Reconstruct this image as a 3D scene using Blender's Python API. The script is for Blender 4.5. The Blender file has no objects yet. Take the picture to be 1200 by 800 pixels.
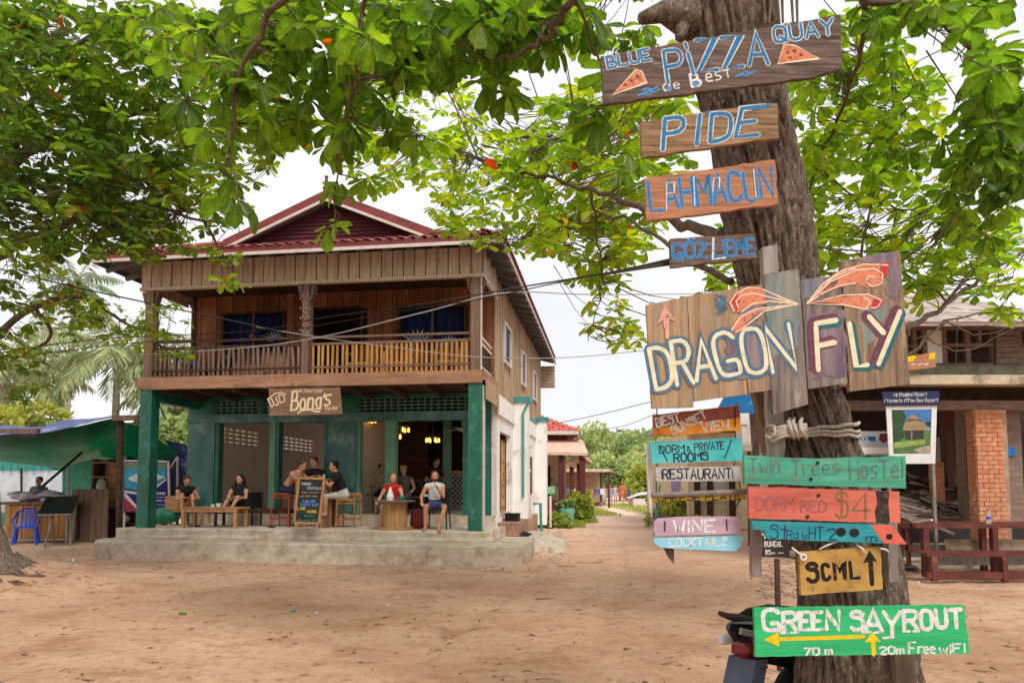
import bpy, math, random
import numpy as np
from mathutils import Vector, Matrix, noise
SC = bpy.context.scene
# ---------------------------------------------------------------- camera, sky, sun, exposure
PITCH = math.radians(3.8); CH = 1.5
cam = bpy.data.objects.new('camera', bpy.data.cameras.new('camera')); SC.collection.objects.link(cam)
cam.location = (0, 0, CH); cam.rotation_euler = (math.pi/2 + PITCH, 0, 0)
cam.data.sensor_width = 36; cam.data.lens = 24; cam.data.shift_y = 0.095
cam.data.clip_start = 0.05; cam.data.clip_end = 2000; SC.camera = cam
w = bpy.data.worlds.new('World'); SC.world = w; w.use_nodes = True
nt = w.node_tree; nt.nodes.clear()
sky = nt.nodes.new('ShaderNodeTexSky'); sky.sky_type = 'NISHITA'; sky.sun_disc = False
sky.sun_elevation = math.radians(48); sky.sun_rotation = math.radians(155); sky.dust_density = 3
sm = nt.nodes.new('ShaderNodeVectorMath'); sm.operation = 'SCALE'; sm.inputs['Scale'].default_value = 1.0
tc = nt.nodes.new('ShaderNodeTexCoord'); nz = nt.nodes.new('ShaderNodeTexNoise'); nz.inputs['Scale'].default_value = 2.2; nz.inputs['Detail'].default_value = 4
cr = nt.nodes.new('ShaderNodeValToRGB'); cr.color_ramp.elements[0].position = .36; cr.color_ramp.elements[1].position = .6
cr.color_ramp.elements[0].color = (6.1, 6.15, 6.3, 1); cr.color_ramp.elements[1].color = (7.1, 6.9, 6.8, 1)   # overcast cloud sheet
mx = nt.nodes.new('ShaderNodeMix'); mx.data_type = 'RGBA'; mx.inputs['Factor'].default_value = .9
bg = nt.nodes.new('ShaderNodeBackground'); bg.inputs['Strength'].default_value = .1
wo = nt.nodes.new('ShaderNodeOutputWorld'); L = nt.links.new
L(sky.outputs[0], sm.inputs[0]); L(tc.outputs['Generated'], nz.inputs['Vector']); L(nz.outputs['Fac'], cr.inputs['Fac'])
L(sm.outputs[0], mx.inputs['A']); L(cr.outputs[0], mx.inputs['B']); L(mx.outputs['Result'], bg.inputs[0]); L(bg.outputs[0], wo.inputs[0])
sun = bpy.data.objects.new('sun', bpy.data.lights.new('sun', 'SUN')); SC.collection.objects.link(sun)
sun.data.energy = 1.6; sun.data.angle = math.radians(20); sun.data.color = (1, .95, .87)
_e, _a = math.radians(48), math.radians(155)
_sd = Vector((math.sin(_a)*math.cos(_e), math.cos(_a)*math.cos(_e), math.sin(_e)))
sun.rotation_euler = _sd.to_track_quat('Z', 'Y').to_euler()
SC.view_settings.view_transform = 'Standard'; SC.view_settings.look = 'None'; SC.view_settings.gamma = 1
SC.view_settings.exposure = 0.68
SC.render.engine = 'CYCLES'; SC.cycles.max_bounces = 8; SC.cycles.diffuse_bounces = 6; SC.cycles.glossy_bounces = 2
SC.cycles.transmission_bounces = 4; SC.cycles.transparent_max_bounces = 8; SC.cycles.use_denoising = True
SC.cycles.use_adaptive_sampling = True; SC.cycles.adaptive_threshold = .015
# ---------------------------------------------------------------- helpers
R = random.Random(11)
def U(a, b): return R.uniform(a, b)
def ray(px, py):
    dx = (px-600)/800; dz = (514-py)/800
    return Vector((dx, math.cos(PITCH)-dz*math.sin(PITCH), math.sin(PITCH)+dz*math.cos(PITCH)))
def W(px, py, Y):
    r = ray(px, py); k = Y/r.y; return Vector((r.x*k, Y, CH+r.z*k))
def G(px, py, z=0):
    r = ray(px, py); k = (z-CH)/r.z; return Vector((r.x*k, r.y*k, z))
def S(r, g, b):
    f = lambda c: (c/255/12.92) if c/255 <= .04045 else ((c/255+.055)/1.055)**2.4
    return (f(r), f(g), f(b), 1)
def lerp(a, b, t): return a+(b-a)*t
ORG = {}
class MB:
    def __init__(s): s.v = []; s.f = []; s.m = []; s.k = 0
    def add(s, vs, fs, mi=None):
        n = len(s.v); s.v += [tuple(v) for v in vs]; mi = s.k if mi is None else mi
        for f in fs: s.f.append(tuple(i+n for i in f)); s.m.append(mi)
        return s
    def hexa(s, p):   # 8 corners: bottom 4 then top 4
        return s.add(p, [(0,3,2,1),(4,5,6,7),(0,1,5,4),(1,2,6,5),(2,3,7,6),(3,0,4,7)])
    def box(s, x0, y0, z0, x1, y1, z1):
        return s.hexa([(x0,y0,z0),(x1,y0,z0),(x1,y1,z0),(x0,y1,z0),(x0,y0,z1),(x1,y0,z1),(x1,y1,z1),(x0,y1,z1)])
    def bar(s, a, b, w, h=None, up=(0,0,1)):
        a = Vector(a); b = Vector(b); d = (b-a).normalized(); h = h or w; up = Vector(up)
        x = d.cross(up)
        if x.length < 1e-3: x = d.cross(Vector((0,1,0)))
        x.normalize(); y = x.cross(d).normalized(); x = x*w/2; y = y*h/2
        return s.hexa([a-x-y, a+x-y, b+x-y, b-x-y, a-x+y, a+x+y, b+x+y, b-x+y])
    def tube(s, pts, r, n=6, cap=True, ell=None):
        pts = [Vector(p) for p in pts]; m = len(pts)
        if not hasattr(r, '__len__'): r = [r]*m
        ref = Vector((0,0,1)); t0 = (pts[1]-pts[0]).normalized()
        if abs(t0.z) > .9: ref = Vector((1,0,0))
        vs = []; x = None
        for i, p in enumerate(pts):
            t = (pts[min(i+1,m-1)]-pts[max(i-1,0)])
            if t.length < 1e-9: t = t0
            t.normalize()
            x = (ref if x is None else x); x = x - t*x.dot(t)
            if x.length < 1e-4: x = t.orthogonal()
            x.normalize(); y = t.cross(x)
            for k in range(n):
                a = 2*math.pi*k/n; vs.append(p+(x*math.cos(a)+y*math.sin(a)*(ell or 1))*r[i])
        fs = [(i*n+k, i*n+(k+1)%n, (i+1)*n+(k+1)%n, (i+1)*n+k) for i in range(m-1) for k in range(n)]
        if cap: fs += [tuple(range(n-1,-1,-1)), tuple((m-1)*n+k for k in range(n))]
        return s.add(vs, fs)
    def lathe(s, prof, c=(0,0,0), n=16, sx=1, sy=1):
        vs = []; m = len(prof)
        for r, z in prof:
            for k in range(n):
                a = 2*math.pi*k/n; vs.append((c[0]+r*sx*math.cos(a), c[1]+r*sy*math.sin(a), c[2]+z))
        fs = [(i*n+k, i*n+(k+1)%n, (i+1)*n+(k+1)%n, (i+1)*n+k) for i in range(m-1) for k in range(n)]
        fs += [tuple(range(n-1,-1,-1)), tuple((m-1)*n+k for k in range(n))]
        return s.add(vs, fs)
    def ball(s, c, rx, ry=None, rz=None, n=10, rot=None):
        ry = ry or rx; rz = rz or rx; c = Vector(c); vs = []; h = n//2
        for i in range(h+1):
            ph = math.pi*i/h
            for k in range(n):
                a = 2*math.pi*k/n; q = Vector((math.sin(ph)*math.cos(a)*rx, math.sin(ph)*math.sin(a)*ry, -math.cos(ph)*rz))
                if rot: q = rot @ q
                vs.append(c+q)
        fs = []
        for i in range(h):
            for k in range(n):
                q = (i*n+k, i*n+(k+1)%n, (i+1)*n+(k+1)%n, (i+1)*n+k)
                fs.append(q)
        return s.add(vs, fs)
    def prism(s, poly, d):
        d = Vector(d); n = len(poly); vs = [Vector(p) for p in poly]+[Vector(p)+d for p in poly]
        fs = [tuple(range(n)), tuple(range(2*n-1, n-1, -1))]+[(i, i+n, (i+1)%n+n, (i+1)%n) for i in range(n)]
        return s.add(vs, fs)
    def quad(s, a, b, c, d): return s.add([a,b,c,d], [(0,1,2,3)])
    def mesh(s, name, mats, off=(0,0,0), smooth=False):
        me = bpy.data.meshes.new(name); o = off
        me.from_pydata([(v[0]-o[0], v[1]-o[1], v[2]-o[2]) for v in s.v], [], s.f)
        if not isinstance(mats, (list, tuple)): mats = [mats]
        for m in mats: me.materials.append(m)
        if len(mats) > 1: me.polygons.foreach_set('material_index', s.m)
        if smooth: me.polygons.foreach_set('use_smooth', [True]*len(s.f))
        me.update(); return me
    def build(s, name, mats, parent=None, loc=(0,0,0), smooth=False, kind=None):
        o = bpy.data.objects.new(name, None if False else s.mesh(name, mats, ORG.get(parent.name, (0,0,0)) if parent else loc, smooth))
        SC.collection.objects.link(o)
        if parent: o.parent = parent; ORG[o.name] = ORG.get(parent.name, (0,0,0))
        else: o.location = loc; ORG[o.name] = tuple(loc)
        if kind: o['kind'] = kind
        return o
def tag(o, label=None, cat=None, group=None, kind=None):
    if label: o['label'] = label
    if cat: o['category'] = cat
    if group: o['group'] = group
    if kind: o['kind'] = kind
    return o
def thing(name, label, cat, loc=(0,0,0), rz=None, group=None):
    o = bpy.data.objects.new(name, None); SC.collection.objects.link(o); o.location = loc
    o.empty_display_size = .1
    if rz is None: ORG[o.name] = tuple(loc)
    else: o.rotation_euler[2] = rz; ORG[o.name] = (0,0,0)
    return tag(o, label, cat, group)
PC = {}
def piece(name, size, c, m, parent, rot=(0,0,0), label=None):   # a box piece sharing mesh data with its equals
    key = (name, tuple(round(x, 3) for x in size), m.name)
    if key not in PC:
        x, y, z = (q/2 for q in size); b = MB().box(-x,-y,-z,x,y,z); PC[key] = b.mesh(name, m)
    o = bpy.data.objects.new(name, PC[key]); SC.collection.objects.link(o)
    g = ORG.get(parent.name, (0,0,0)) if parent else (0,0,0)
    o.location = (c[0]-g[0], c[1]-g[1], c[2]-g[2]); o.rotation_euler = rot
    if parent: o.parent = parent
    if label: o['label'] = label
    return o
def dup(root, loc, rz=None, label=None, scale=None):
    r = root.copy(); SC.collection.objects.link(r); r.location = loc
    if rz is not None: r.rotation_euler[2] = rz
    if label: r['label'] = label
    if scale: r.scale = (scale,)*3
    for ch in list(root.children):
        c = ch.copy(); SC.collection.objects.link(c); c.parent = r
        for g in list(ch.children):
            d = g.copy(); SC.collection.objects.link(d); d.parent = c
    return r
# ---------------------------------------------------------------- materials
MC = {}
def pm(name, c1, c2=None, rough=.85, scale=(4,4,4), bump=.15, rnd=0., dirt=None, dirt_amt=.5, dirt_scale=3., metal=0, spec=.3, dscale=None, bdist=.01, detail=6):
    if name in MC: return MC[name]
    m = bpy.data.materials.new(name); m.use_nodes = True; t = m.node_tree; N = t.nodes; b = N['Principled BSDF']; K = t.links.new
    b.inputs['Roughness'].default_value = rough; b.inputs['Metallic'].default_value = metal; b.inputs['Specular IOR Level'].default_value = spec
    c2 = c2 or tuple(x*.75 for x in c1[:3])+(1,)
    tcn = N.new('ShaderNodeTexCoord'); oi = N.new('ShaderNodeObjectInfo'); mp = N.new('ShaderNodeMapping'); mp.inputs['Scale'].default_value = scale
    ad = N.new('ShaderNodeVectorMath'); ad.operation = 'MULTIPLY_ADD'; ad.inputs[1].default_value = (17,13,7)
    K(oi.outputs['Random'], ad.inputs[0]); K(tcn.outputs['Object'], ad.inputs[2]); K(ad.outputs[0], mp.inputs['Vector'])
    n1 = N.new('ShaderNodeTexNoise'); n1.inputs['Detail'].default_value = detail; n1.inputs['Roughness'].default_value = .65; n1.inputs['Scale'].default_value = 1; K(mp.outputs[0], n1.inputs['Vector'])
    rp = N.new('ShaderNodeValToRGB'); rp.color_ramp.elements[0].position = .33; rp.color_ramp.elements[1].position = .68
    rp.color_ramp.elements[0].color = c2; rp.color_ramp.elements[1].color = c1; K(n1.outputs['Fac'], rp.inputs['Fac']); col = rp.outputs[0]
    if dirt:
        n2 = N.new('ShaderNodeTexNoise'); n2.inputs['Detail'].default_value = 7; n2.inputs['Roughness'].default_value = .7; n2.inputs['Scale'].default_value = dirt_scale
        if dscale:
            m2 = N.new('ShaderNodeMapping'); m2.inputs['Scale'].default_value = dscale; K(ad.outputs[0], m2.inputs['Vector']); K(m2.outputs[0], n2.inputs['Vector'])
        else: K(ad.outputs[0], n2.inputs['Vector'])
        r2 = N.new('ShaderNodeValToRGB'); r2.color_ramp.elements[0].position = .62-dirt_amt*.25; r2.color_ramp.elements[1].position = .74-dirt_amt*.18; K(n2.outputs['Fac'], r2.inputs['Fac'])
        x = N.new('ShaderNodeMix'); x.data_type = 'RGBA'; x.inputs['B'].default_value = dirt; K(r2.outputs[0], x.inputs['Factor']); K(col, x.inputs['A']); col = x.outputs['Result']
    if rnd:
        hs = N.new('ShaderNodeHueSaturation'); mr = N.new('ShaderNodeMapRange'); mr.inputs['To Min'].default_value = 1-rnd; mr.inputs['To Max'].default_value = 1+rnd
        K(oi.outputs['Random'], mr.inputs['Value']); K(mr.outputs[0], hs.inputs['Value']); K(col, hs.inputs['Color']); col = hs.outputs[0]
    K(col, b.inputs['Base Color'])
    if bump:
        bp = N.new('ShaderNodeBump'); bp.inputs['Strength'].default_value = bump; bp.inputs['Distance'].default_value = bdist; K(n1.outputs['Fac'], bp.inputs['Height']); K(bp.outputs[0], b.inputs['Normal'])
    MC[name] = m; return m
def emis(name, c, s):
    m = bpy.data.materials.new(name); m.use_nodes = True; b = m.node_tree.nodes['Principled BSDF']
    b.inputs['Base Color'].default_value = c; b.inputs['Emission Color'].default_value = c; b.inputs['Emission Strength'].default_value = s; return m
def glassy(name, c, rough=.1, alpha=1):
    m = bpy.data.materials.new(name); m.use_nodes = True; b = m.node_tree.nodes['Principled BSDF']
    b.inputs['Base Color'].default_value = c; b.inputs['Roughness'].default_value = rough; b.inputs['Transmission Weight'].default_value = alpha; b.inputs['IOR'].default_value = 1.4; return m
def leafmat(name, stops, trans=.5, tmul=1.8):
    m = bpy.data.materials.new(name); m.use_nodes = True; t = m.node_tree; N = t.nodes; K = t.links.new; N.clear()
    at = N.new('ShaderNodeAttribute'); at.attribute_name = 'tint'; rp = N.new('ShaderNodeValToRGB'); e = rp.color_ramp.elements
    while len(e) < len(stops): e.new(.5)
    for k, (p, c) in enumerate(stops): e[k].position = p; e[k].color = c
    K(at.outputs['Fac'], rp.inputs['Fac'])
    tcn = N.new('ShaderNodeTexCoord'); n = N.new('ShaderNodeTexNoise'); n.inputs['Scale'].default_value = 9; n.inputs['Detail'].default_value = 3; K(tcn.outputs['Object'], n.inputs['Vector'])
    mr = N.new('ShaderNodeMapRange'); mr.inputs['From Min'].default_value = .3; mr.inputs['From Max'].default_value = .7; mr.inputs['To Min'].default_value = .65; mr.inputs['To Max'].default_value = 1.3; K(n.outputs['Fac'], mr.inputs['Value'])
    hs = N.new('ShaderNodeHueSaturation'); K(rp.outputs[0], hs.inputs['Color']); K(mr.outputs[0], hs.inputs['Value'])
    h2 = N.new('ShaderNodeHueSaturation'); h2.inputs['Value'].default_value = tmul; h2.inputs['Saturation'].default_value = 1.08; h2.inputs['Hue'].default_value = .485; K(hs.outputs[0], h2.inputs['Color'])
    ra = N.new('ShaderNodeAttribute'); ra.attribute_name = 'rib'; pw_ = N.new('ShaderNodeMath'); pw_.operation = 'POWER'; pw_.inputs[1].default_value = 9; K(ra.outputs['Fac'], pw_.inputs[0])
    rm_ = N.new('ShaderNodeMix'); rm_.data_type = 'RGBA'; rm_.inputs['B'].default_value = S(176,184,96); K(pw_.outputs[0], rm_.inputs['Factor']); K(hs.outputs[0], rm_.inputs['A'])
    d = N.new('ShaderNodeBsdfPrincipled'); d.inputs['Roughness'].default_value = .45; d.inputs['Specular IOR Level'].default_value = .35; K(rm_.outputs['Result'], d.inputs['Base Color'])
    tr = N.new('ShaderNodeBsdfTranslucent'); K(h2.outputs[0], tr.inputs['Color'])
    mx = N.new('ShaderNodeMixShader'); mx.inputs[0].default_value = trans; K(d.outputs[0], mx.inputs[1]); K(tr.outputs[0], mx.inputs[2])
    o = N.new('ShaderNodeOutputMaterial'); K(mx.outputs[0], o.inputs[0]); return m
V = (26,26,1.6); HX = (1.6,26,26)
wood_band = pm('pale weathered board', S(214,196,180), S(166,146,130), scale=V, rnd=.1, dirt=S(138,112,94), dirt_amt=.3, dscale=(24,24,1.2))
wood_wall = pm('brown wall board', S(164,110,78), S(106,68,50), scale=V, rnd=.28, dirt=S(74,46,34), dirt_amt=.4, dscale=(24,24,1))
wood_side = pm('grey brown side board', S(196,168,138), S(152,126,100), scale=V, rnd=.14, dirt=S(120,96,78), dirt_amt=.35, dscale=(24,24,1))
wood_beam = pm('rusty timber beam', S(176,134,108), S(130,96,76), scale=(1.2,9,9), dirt=S(190,140,100), dirt_amt=.3, rnd=.08)
wood_dark = pm('dark timber', S(86,62,50), S(52,38,32), scale=(6,6,6), rnd=.15)
wood_post = pm('post timber', S(138,112,98), S(96,76,66), scale=V, rnd=.1)
wood_honey = pm('honey wood', S(196,152,104), S(146,102,62), scale=(20,20,2), rnd=.12)
wood_honeyx = pm('honey wood lengthwise', S(186,144,98), S(138,98,62), scale=(2,20,20), rnd=.12)
bamboo = pm('bamboo', S(186,136,84), S(132,88,50), scale=(8,8,8), rnd=.15)
maroon = pm('maroon board', S(110,56,58), S(78,38,40), scale=(1.5,12,12), rnd=.08)
tile_red = pm('red clay tile', S(152,78,72), S(118,56,54), scale=(5,5,5), rnd=.18, dirt=S(205,150,140), dirt_amt=.35)
fascia_red = pm('red fascia paint', S(140,72,70), S(112,56,56), scale=(2,8,8), dirt=S(120,60,55), dirt_amt=.3)
white_trim = pm('white trim paint', S(222,212,206), S(196,184,176), scale=(3,3,3), dirt=S(160,146,134), dirt_amt=.25)
roof_under = pm('grey roof sheet underside', S(126,124,124), S(92,90,92), scale=(3,3,3))
green_paint = pm('dark green gloss paint', S(24,108,88), S(14,82,68), rough=.4, scale=(6,6,2), dirt=S(60,126,110), dirt_amt=.38, spec=.5, bump=.05)
teal_paint = pm('weathered teal panel', S(60,120,114), S(34,88,84), rough=.4, scale=(3,3,1.5), dirt=S(112,148,148), dirt_amt=.35, spec=.5, dirt_scale=1.6)
palegreen = pm('pale green paint', S(120,168,140), S(92,140,116), scale=(3,3,3))
concrete = pm('worn concrete', S(206,194,176), S(170,156,136), scale=(5,5,5), dirt=S(150,134,110), dirt_amt=.38, dirt_scale=2.3, bump=.5)
concrete2 = pm('terrace floor cement', S(220,204,186), S(194,176,158), scale=(2,2,2), dirt=S(128,104,84), dirt_amt=.3, bump=.2)
plaster_w = pm('white plaster', S(244,242,240), S(230,226,222), scale=(2,2,2), dirt=S(168,150,124), dirt_amt=.28, dirt_scale=.9)
plaster_b = pm('beige plaster', S(242,232,224), S(226,216,206), scale=(2,2,2))
plaster_d = pm('dim grey plaster', S(140,138,134), S(118,116,112), scale=(2,2,2))
black = pm('black plastic', S(28,28,30), S(18,18,20), rough=.4)
darkcloth = pm('dark cloth', S(34,32,36), S(22,20,24), rough=.95)
blue_cloth = pm('navy curtain', S(34,48,110), S(16,24,60), rough=.9, scale=(14,14,2), rnd=.2)
white_p = pm('white plastic', S(225,225,225), S(205,205,205), rough=.5)
metal = pm('dull metal', S(150,150,152), S(110,110,112), rough=.45, metal=.7)
teal_pipe = pm('teal pipe', S(70,158,158), S(56,132,136), rough=.5)
brick_m = pm('orange brick', S(202,140,104), S(168,108,78), scale=(9,9,9), rnd=.15, dirt=S(224,168,130), dirt_amt=.35, dirt_scale=7)
mortar = pm('mortar', S(190,160,135), S(150,120,98))
redbrown = pm('red brown paint', S(112,58,50), S(82,40,36), rough=.55, scale=(4,4,4), dirt=S(130,88,74), dirt_amt=.3)
greywood = pm('grey driftwood', S(150,140,132), S(108,98,92), scale=(14,14,3), rnd=.15)
greenpl = pm('green tarpaulin', S(10,124,84), S(4,96,66), rough=.45, scale=(3,3,3), spec=.5, bump=.1)
bluetarp = pm('blue tarpaulin', S(86,104,160), S(52,62,112), rough=.5, scale=(3,3,3), dirt=S(190,190,200), dirt_amt=.3)
navy = pm('navy sheet', S(26,40,92), S(14,22,58), rough=.6)
# ---------------------------------------------------------------- ground
T = math.atan(.14); OX, OY = -.7316, 13.7
VV = (math.cos(T), -math.sin(T)); UU = (math.sin(T), math.cos(T))
def H(a, b, z=0): return Vector((OX+a*VV[0]+b*UU[0], OY+a*VV[1]+b*UU[1], z))
def HI(p): x, y = p[0]-OX, p[1]-OY; return (x*VV[0]+y*VV[1], x*UU[0]+y*UU[1])
def HF(px, py, b):
    r = ray(px, py); k = (b+OX*UU[0]+OY*UU[1])/(r.x*UU[0]+r.y*UU[1]); return HI((k*r.x, k*r.y))[0], CH+k*r.z
def HS(px, py, a):
    r = ray(px, py); k = (a+OX*VV[0]+OY*VV[1])/(r.x*VV[0]+r.y*VV[1]); return HI((k*r.x, k*r.y))[1], CH+k*r.z
def ground_h(x, y):
    d = math.hypot(x, y)
    h = .05*noise.noise(Vector((x*.35, y*.35, 1)))+.028*noise.noise(Vector((x*1.6, y*1.6, 5)))
    if d < 16: h += .014*noise.noise(Vector((x*5, y*7, 9)))+.008*noise.noise(Vector((x*13, y*15, 3)))
    a, b = HI((x, y))
    if -9.5 < a < 1.2 and -1.0 < b < 12: h *= .3
    m = math.exp(-(((x+7.6)/1.5)**2+((y-10.6)/1.3)**2)); h += .32*m*(1+.5*noise.noise(Vector((x*2.5, y*2.5, 2))))
    h += .10*math.exp(-(((x-.72)/.45)**2))*math.exp(-((y-14)/3.)**2)
    for o_ in (0, 1.5):   # tyre ruts curving from the yard into the road
        xr_ = lerp(-2.2, 1.3, min(1, max(0, (y-3)/15))**.6)+o_
        if y > 3: h -= .03*math.exp(-(((x-xr_)/.13)**2))-.012*math.exp(-(((x-xr_-.22)/.08)**2))-.012*math.exp(-(((x-xr_+.22)/.08)**2))
    return h-.02
def axis(lims):
    out = []
    for a, b, s in lims:
        n = max(1, int((b-a)/s)); out += [a+(b-a)*i/n for i in range(n)]
    return out+[lims[-1][1]]
gx = axis([(-300,-60,40),(-60,-15,3),(-15,-6,.3),(-6,7,.075),(7,15,.3),(15,60,3),(60,300,40)])
gy = axis([(-120,-10,20),(-10,2,2),(2,11,.07),(11,18,.15),(18,40,.6),(40,100,4),(100,700,60)])
nx = len(gx); gv = [(x, y, ground_h(x, y)) for y in gy for x in gx]
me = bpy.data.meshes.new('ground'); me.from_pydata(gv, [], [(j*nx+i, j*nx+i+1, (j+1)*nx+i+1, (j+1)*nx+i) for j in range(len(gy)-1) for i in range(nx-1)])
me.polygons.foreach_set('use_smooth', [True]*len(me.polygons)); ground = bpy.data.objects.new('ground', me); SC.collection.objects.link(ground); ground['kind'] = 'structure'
gm = bpy.data.materials.new('sandy dirt'); gm.use_nodes = True; t = gm.node_tree; N = t.nodes; K = t.links.new; bs = N['Principled BSDF']; bs.inputs['Roughness'].default_value = .95; bs.inputs['Specular IOR Level'].default_value = .1
tcn = N.new('ShaderNodeTexCoord')
def gnoise(scale, det, st, ro=.6):
    n = N.new('ShaderNodeTexNoise'); n.inputs['Detail'].default_value = det; n.inputs['Roughness'].default_value = ro; n.inputs['Scale'].default_value = 1
    mp = N.new('ShaderNodeMapping'); mp.inputs['Scale'].default_value = st if hasattr(st, '__len__') else (st,)*3; K(tcn.outputs['Object'], mp.inputs[0]); K(mp.outputs[0], n.inputs['Vector']); return n
def gramp(n, a, b, ca=(0,0,0,1), cb=(1,1,1,1)):
    r = N.new('ShaderNodeValToRGB'); r.color_ramp.elements[0].position = a; r.color_ramp.elements[1].position = b; r.color_ramp.elements[0].color = ca; r.color_ramp.elements[1].color = cb; K(n.outputs['Fac'], r.inputs[0]); return r
def gmix(fac, a, b, f=1.):
    x = N.new('ShaderNodeMix'); x.data_type = 'RGBA'; K(fac.outputs[0], x.inputs['Factor'])
    if isinstance(a, tuple): x.inputs['A'].default_value = a
    else: K(a.outputs['Color' if 'Color' in a.outputs else 'Result'], x.inputs['A'])
    if isinstance(b, tuple): x.inputs['B'].default_value = b
    else: K(b.outputs['Color' if 'Color' in b.outputs else 'Result'], x.inputs['B'])
    return x
class _o:   # picks the colour socket of a mix
    def __init__(s, n): s.outputs = {'Color': n.outputs['Result'] if 'Result' in n.outputs else n.outputs[0]}
base = gramp(gnoise(1, 5, .55), .35, .68, S(180,141,112), S(203,167,138))
fine = gmix(gramp(gnoise(1, 8, 9, .75), .48, .75), _o(base), S(158,118,92))
patch = gmix(gramp(gnoise(1, 8, (1.0,1.3,1), .72), .50, .64), _o(fine), S(164,124,96))
deb = gmix(gramp(gnoise(1, 9, (3.2,3.8,2), .78), .585, .635), _o(patch), S(86,66,52))
sp = gmix(gramp(gnoise(1, 3, 60, .5), .70, .74), _o(deb), S(110,78,58))
pale = gmix(gramp(gnoise(1, 3, 38, .5), .73, .76), _o(sp), S(214,186,158))
geo = N.new('ShaderNodeSeparateXYZ'); K(tcn.outputs['Object'], geo.inputs[0])   # far ground paled in colour to imitate the road's overexposed glare
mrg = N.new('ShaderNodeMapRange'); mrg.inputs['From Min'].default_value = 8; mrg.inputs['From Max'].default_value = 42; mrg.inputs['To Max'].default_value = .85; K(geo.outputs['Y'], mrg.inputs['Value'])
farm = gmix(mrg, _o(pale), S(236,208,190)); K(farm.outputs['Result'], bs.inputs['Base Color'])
bp = N.new('ShaderNodeBump'); bp.inputs['Strength'].default_value = .7; bp.inputs['Distance'].default_value = .03; K(gnoise(1, 9, 7, .75).outputs['Fac'], bp.inputs['Height']); K(bp.outputs[0], bs.inputs['Normal'])
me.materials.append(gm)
# ---------------------------------------------------------------- hand lettering
GL = {'A':'002640 1232','B':'0006 062635342303 233342413000','C':'4536160501103041','D':'0006 06264541200 0','E':'46060040 0333','F':'460600 0333','G':'45361605011030404222',
'H':'0006 4046 0343','I':'2026','J':'4641301001','K':'0006 460340','L':'060040','M':'0006234640','N':'00064046','O':'163645413010010516','P':'0006 063645443303','Q':'163645413010010516 2240',
'R':'0006 063645443303 2340','S':'4536160514344341301001','T':'0646 2620','U':'060110304146','V':'062046','W':'0610233046','X':'0640 4600','Y':'0623 4623 2320','Z':'06460040',
'0':'163645413010010516','1':'152620','2':'05163645440040','3':'05163645342442413001','4':'30360242','5':'460604344341301001','6':'3616050110304143341403','7':'064610','8':'2445361605042442301001 0224','9':'443404053645413010',
'$':'4536160514344341301001 2720',"'":'2725','&':'401506263514012041','(':'372410','!':'2622 2120','-':'1333','.':'1011',
'a':'341403011031 3430','b':'0600 031434333110 00','c':'33241403011030','d':'3630 3414030110 31','e':'023233241403011030','f':'36252 0 0434','g':'34140302 11 3130 34301000','h':'0600 032434 30','i':'2420 2625','k':'0600 340230','l':'2620',
'm':'0400 03142420 23344440','n':'0400 03143430','o':'142433312010010314','p':'0400 041433311202','r':'0400 03142434','s':'34140312223120 00','t':'2620 0434','u':'04011031 3430','v':'042044','w':'0410233044','x':'0440 4400','y':'0421 4410'}
SHARP = set("AEFHIKLMNTVWXYZ47kilvwxy'!-1")
def glyph(c):
    out = []; g = GL.get(c)
    if not g: return out
    toks = g.split(' '); st = []
    for tk in toks:   # glue stray odd tokens
        if st and len(st[-1]) % 2: st[-1] += tk
        elif len(tk) == 2 and st and c not in "HI": st[-1] += tk
        else: st.append(tk)
    for s in st:
        p = [(int(s[i]), int(s[i+1])) for i in range(0, len(s)-1, 2)]
        if c not in SHARP and len(p) > 2:
            for _ in range(2):
                q = [p[0]]
                for i in range(len(p)-1):
                    a, b = p[i], p[i+1]
                    if i > 0: q.append((a[0]*.75+b[0]*.25, a[1]*.75+b[1]*.25))
                    if i < len(p)-2: q.append((a[0]*.25+b[0]*.75, a[1]*.25+b[1]*.75))
                q.append(p[-1]); p = q
        out.append(p)
    return out
class Pl:   # the plane of a board, met through the lens at pixel (px,py)
    def __init__(s, px, py, Y, yaw=0, tilt=0):
        s.p = W(px, py, Y); s.n = Vector((math.sin(yaw)*math.cos(tilt), -math.cos(yaw)*math.cos(tilt), math.sin(tilt)))
        s.c = Vector((0,0,CH)); s.k = 0; s.m = (W(px+1,py,Y)-W(px,py,Y)).length
    def __call__(s, px, py, lift=0):
        r = ray(px, py); t = (s.p-s.c).dot(s.n)/r.dot(s.n); return s.c+r*t+s.n*lift
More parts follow.
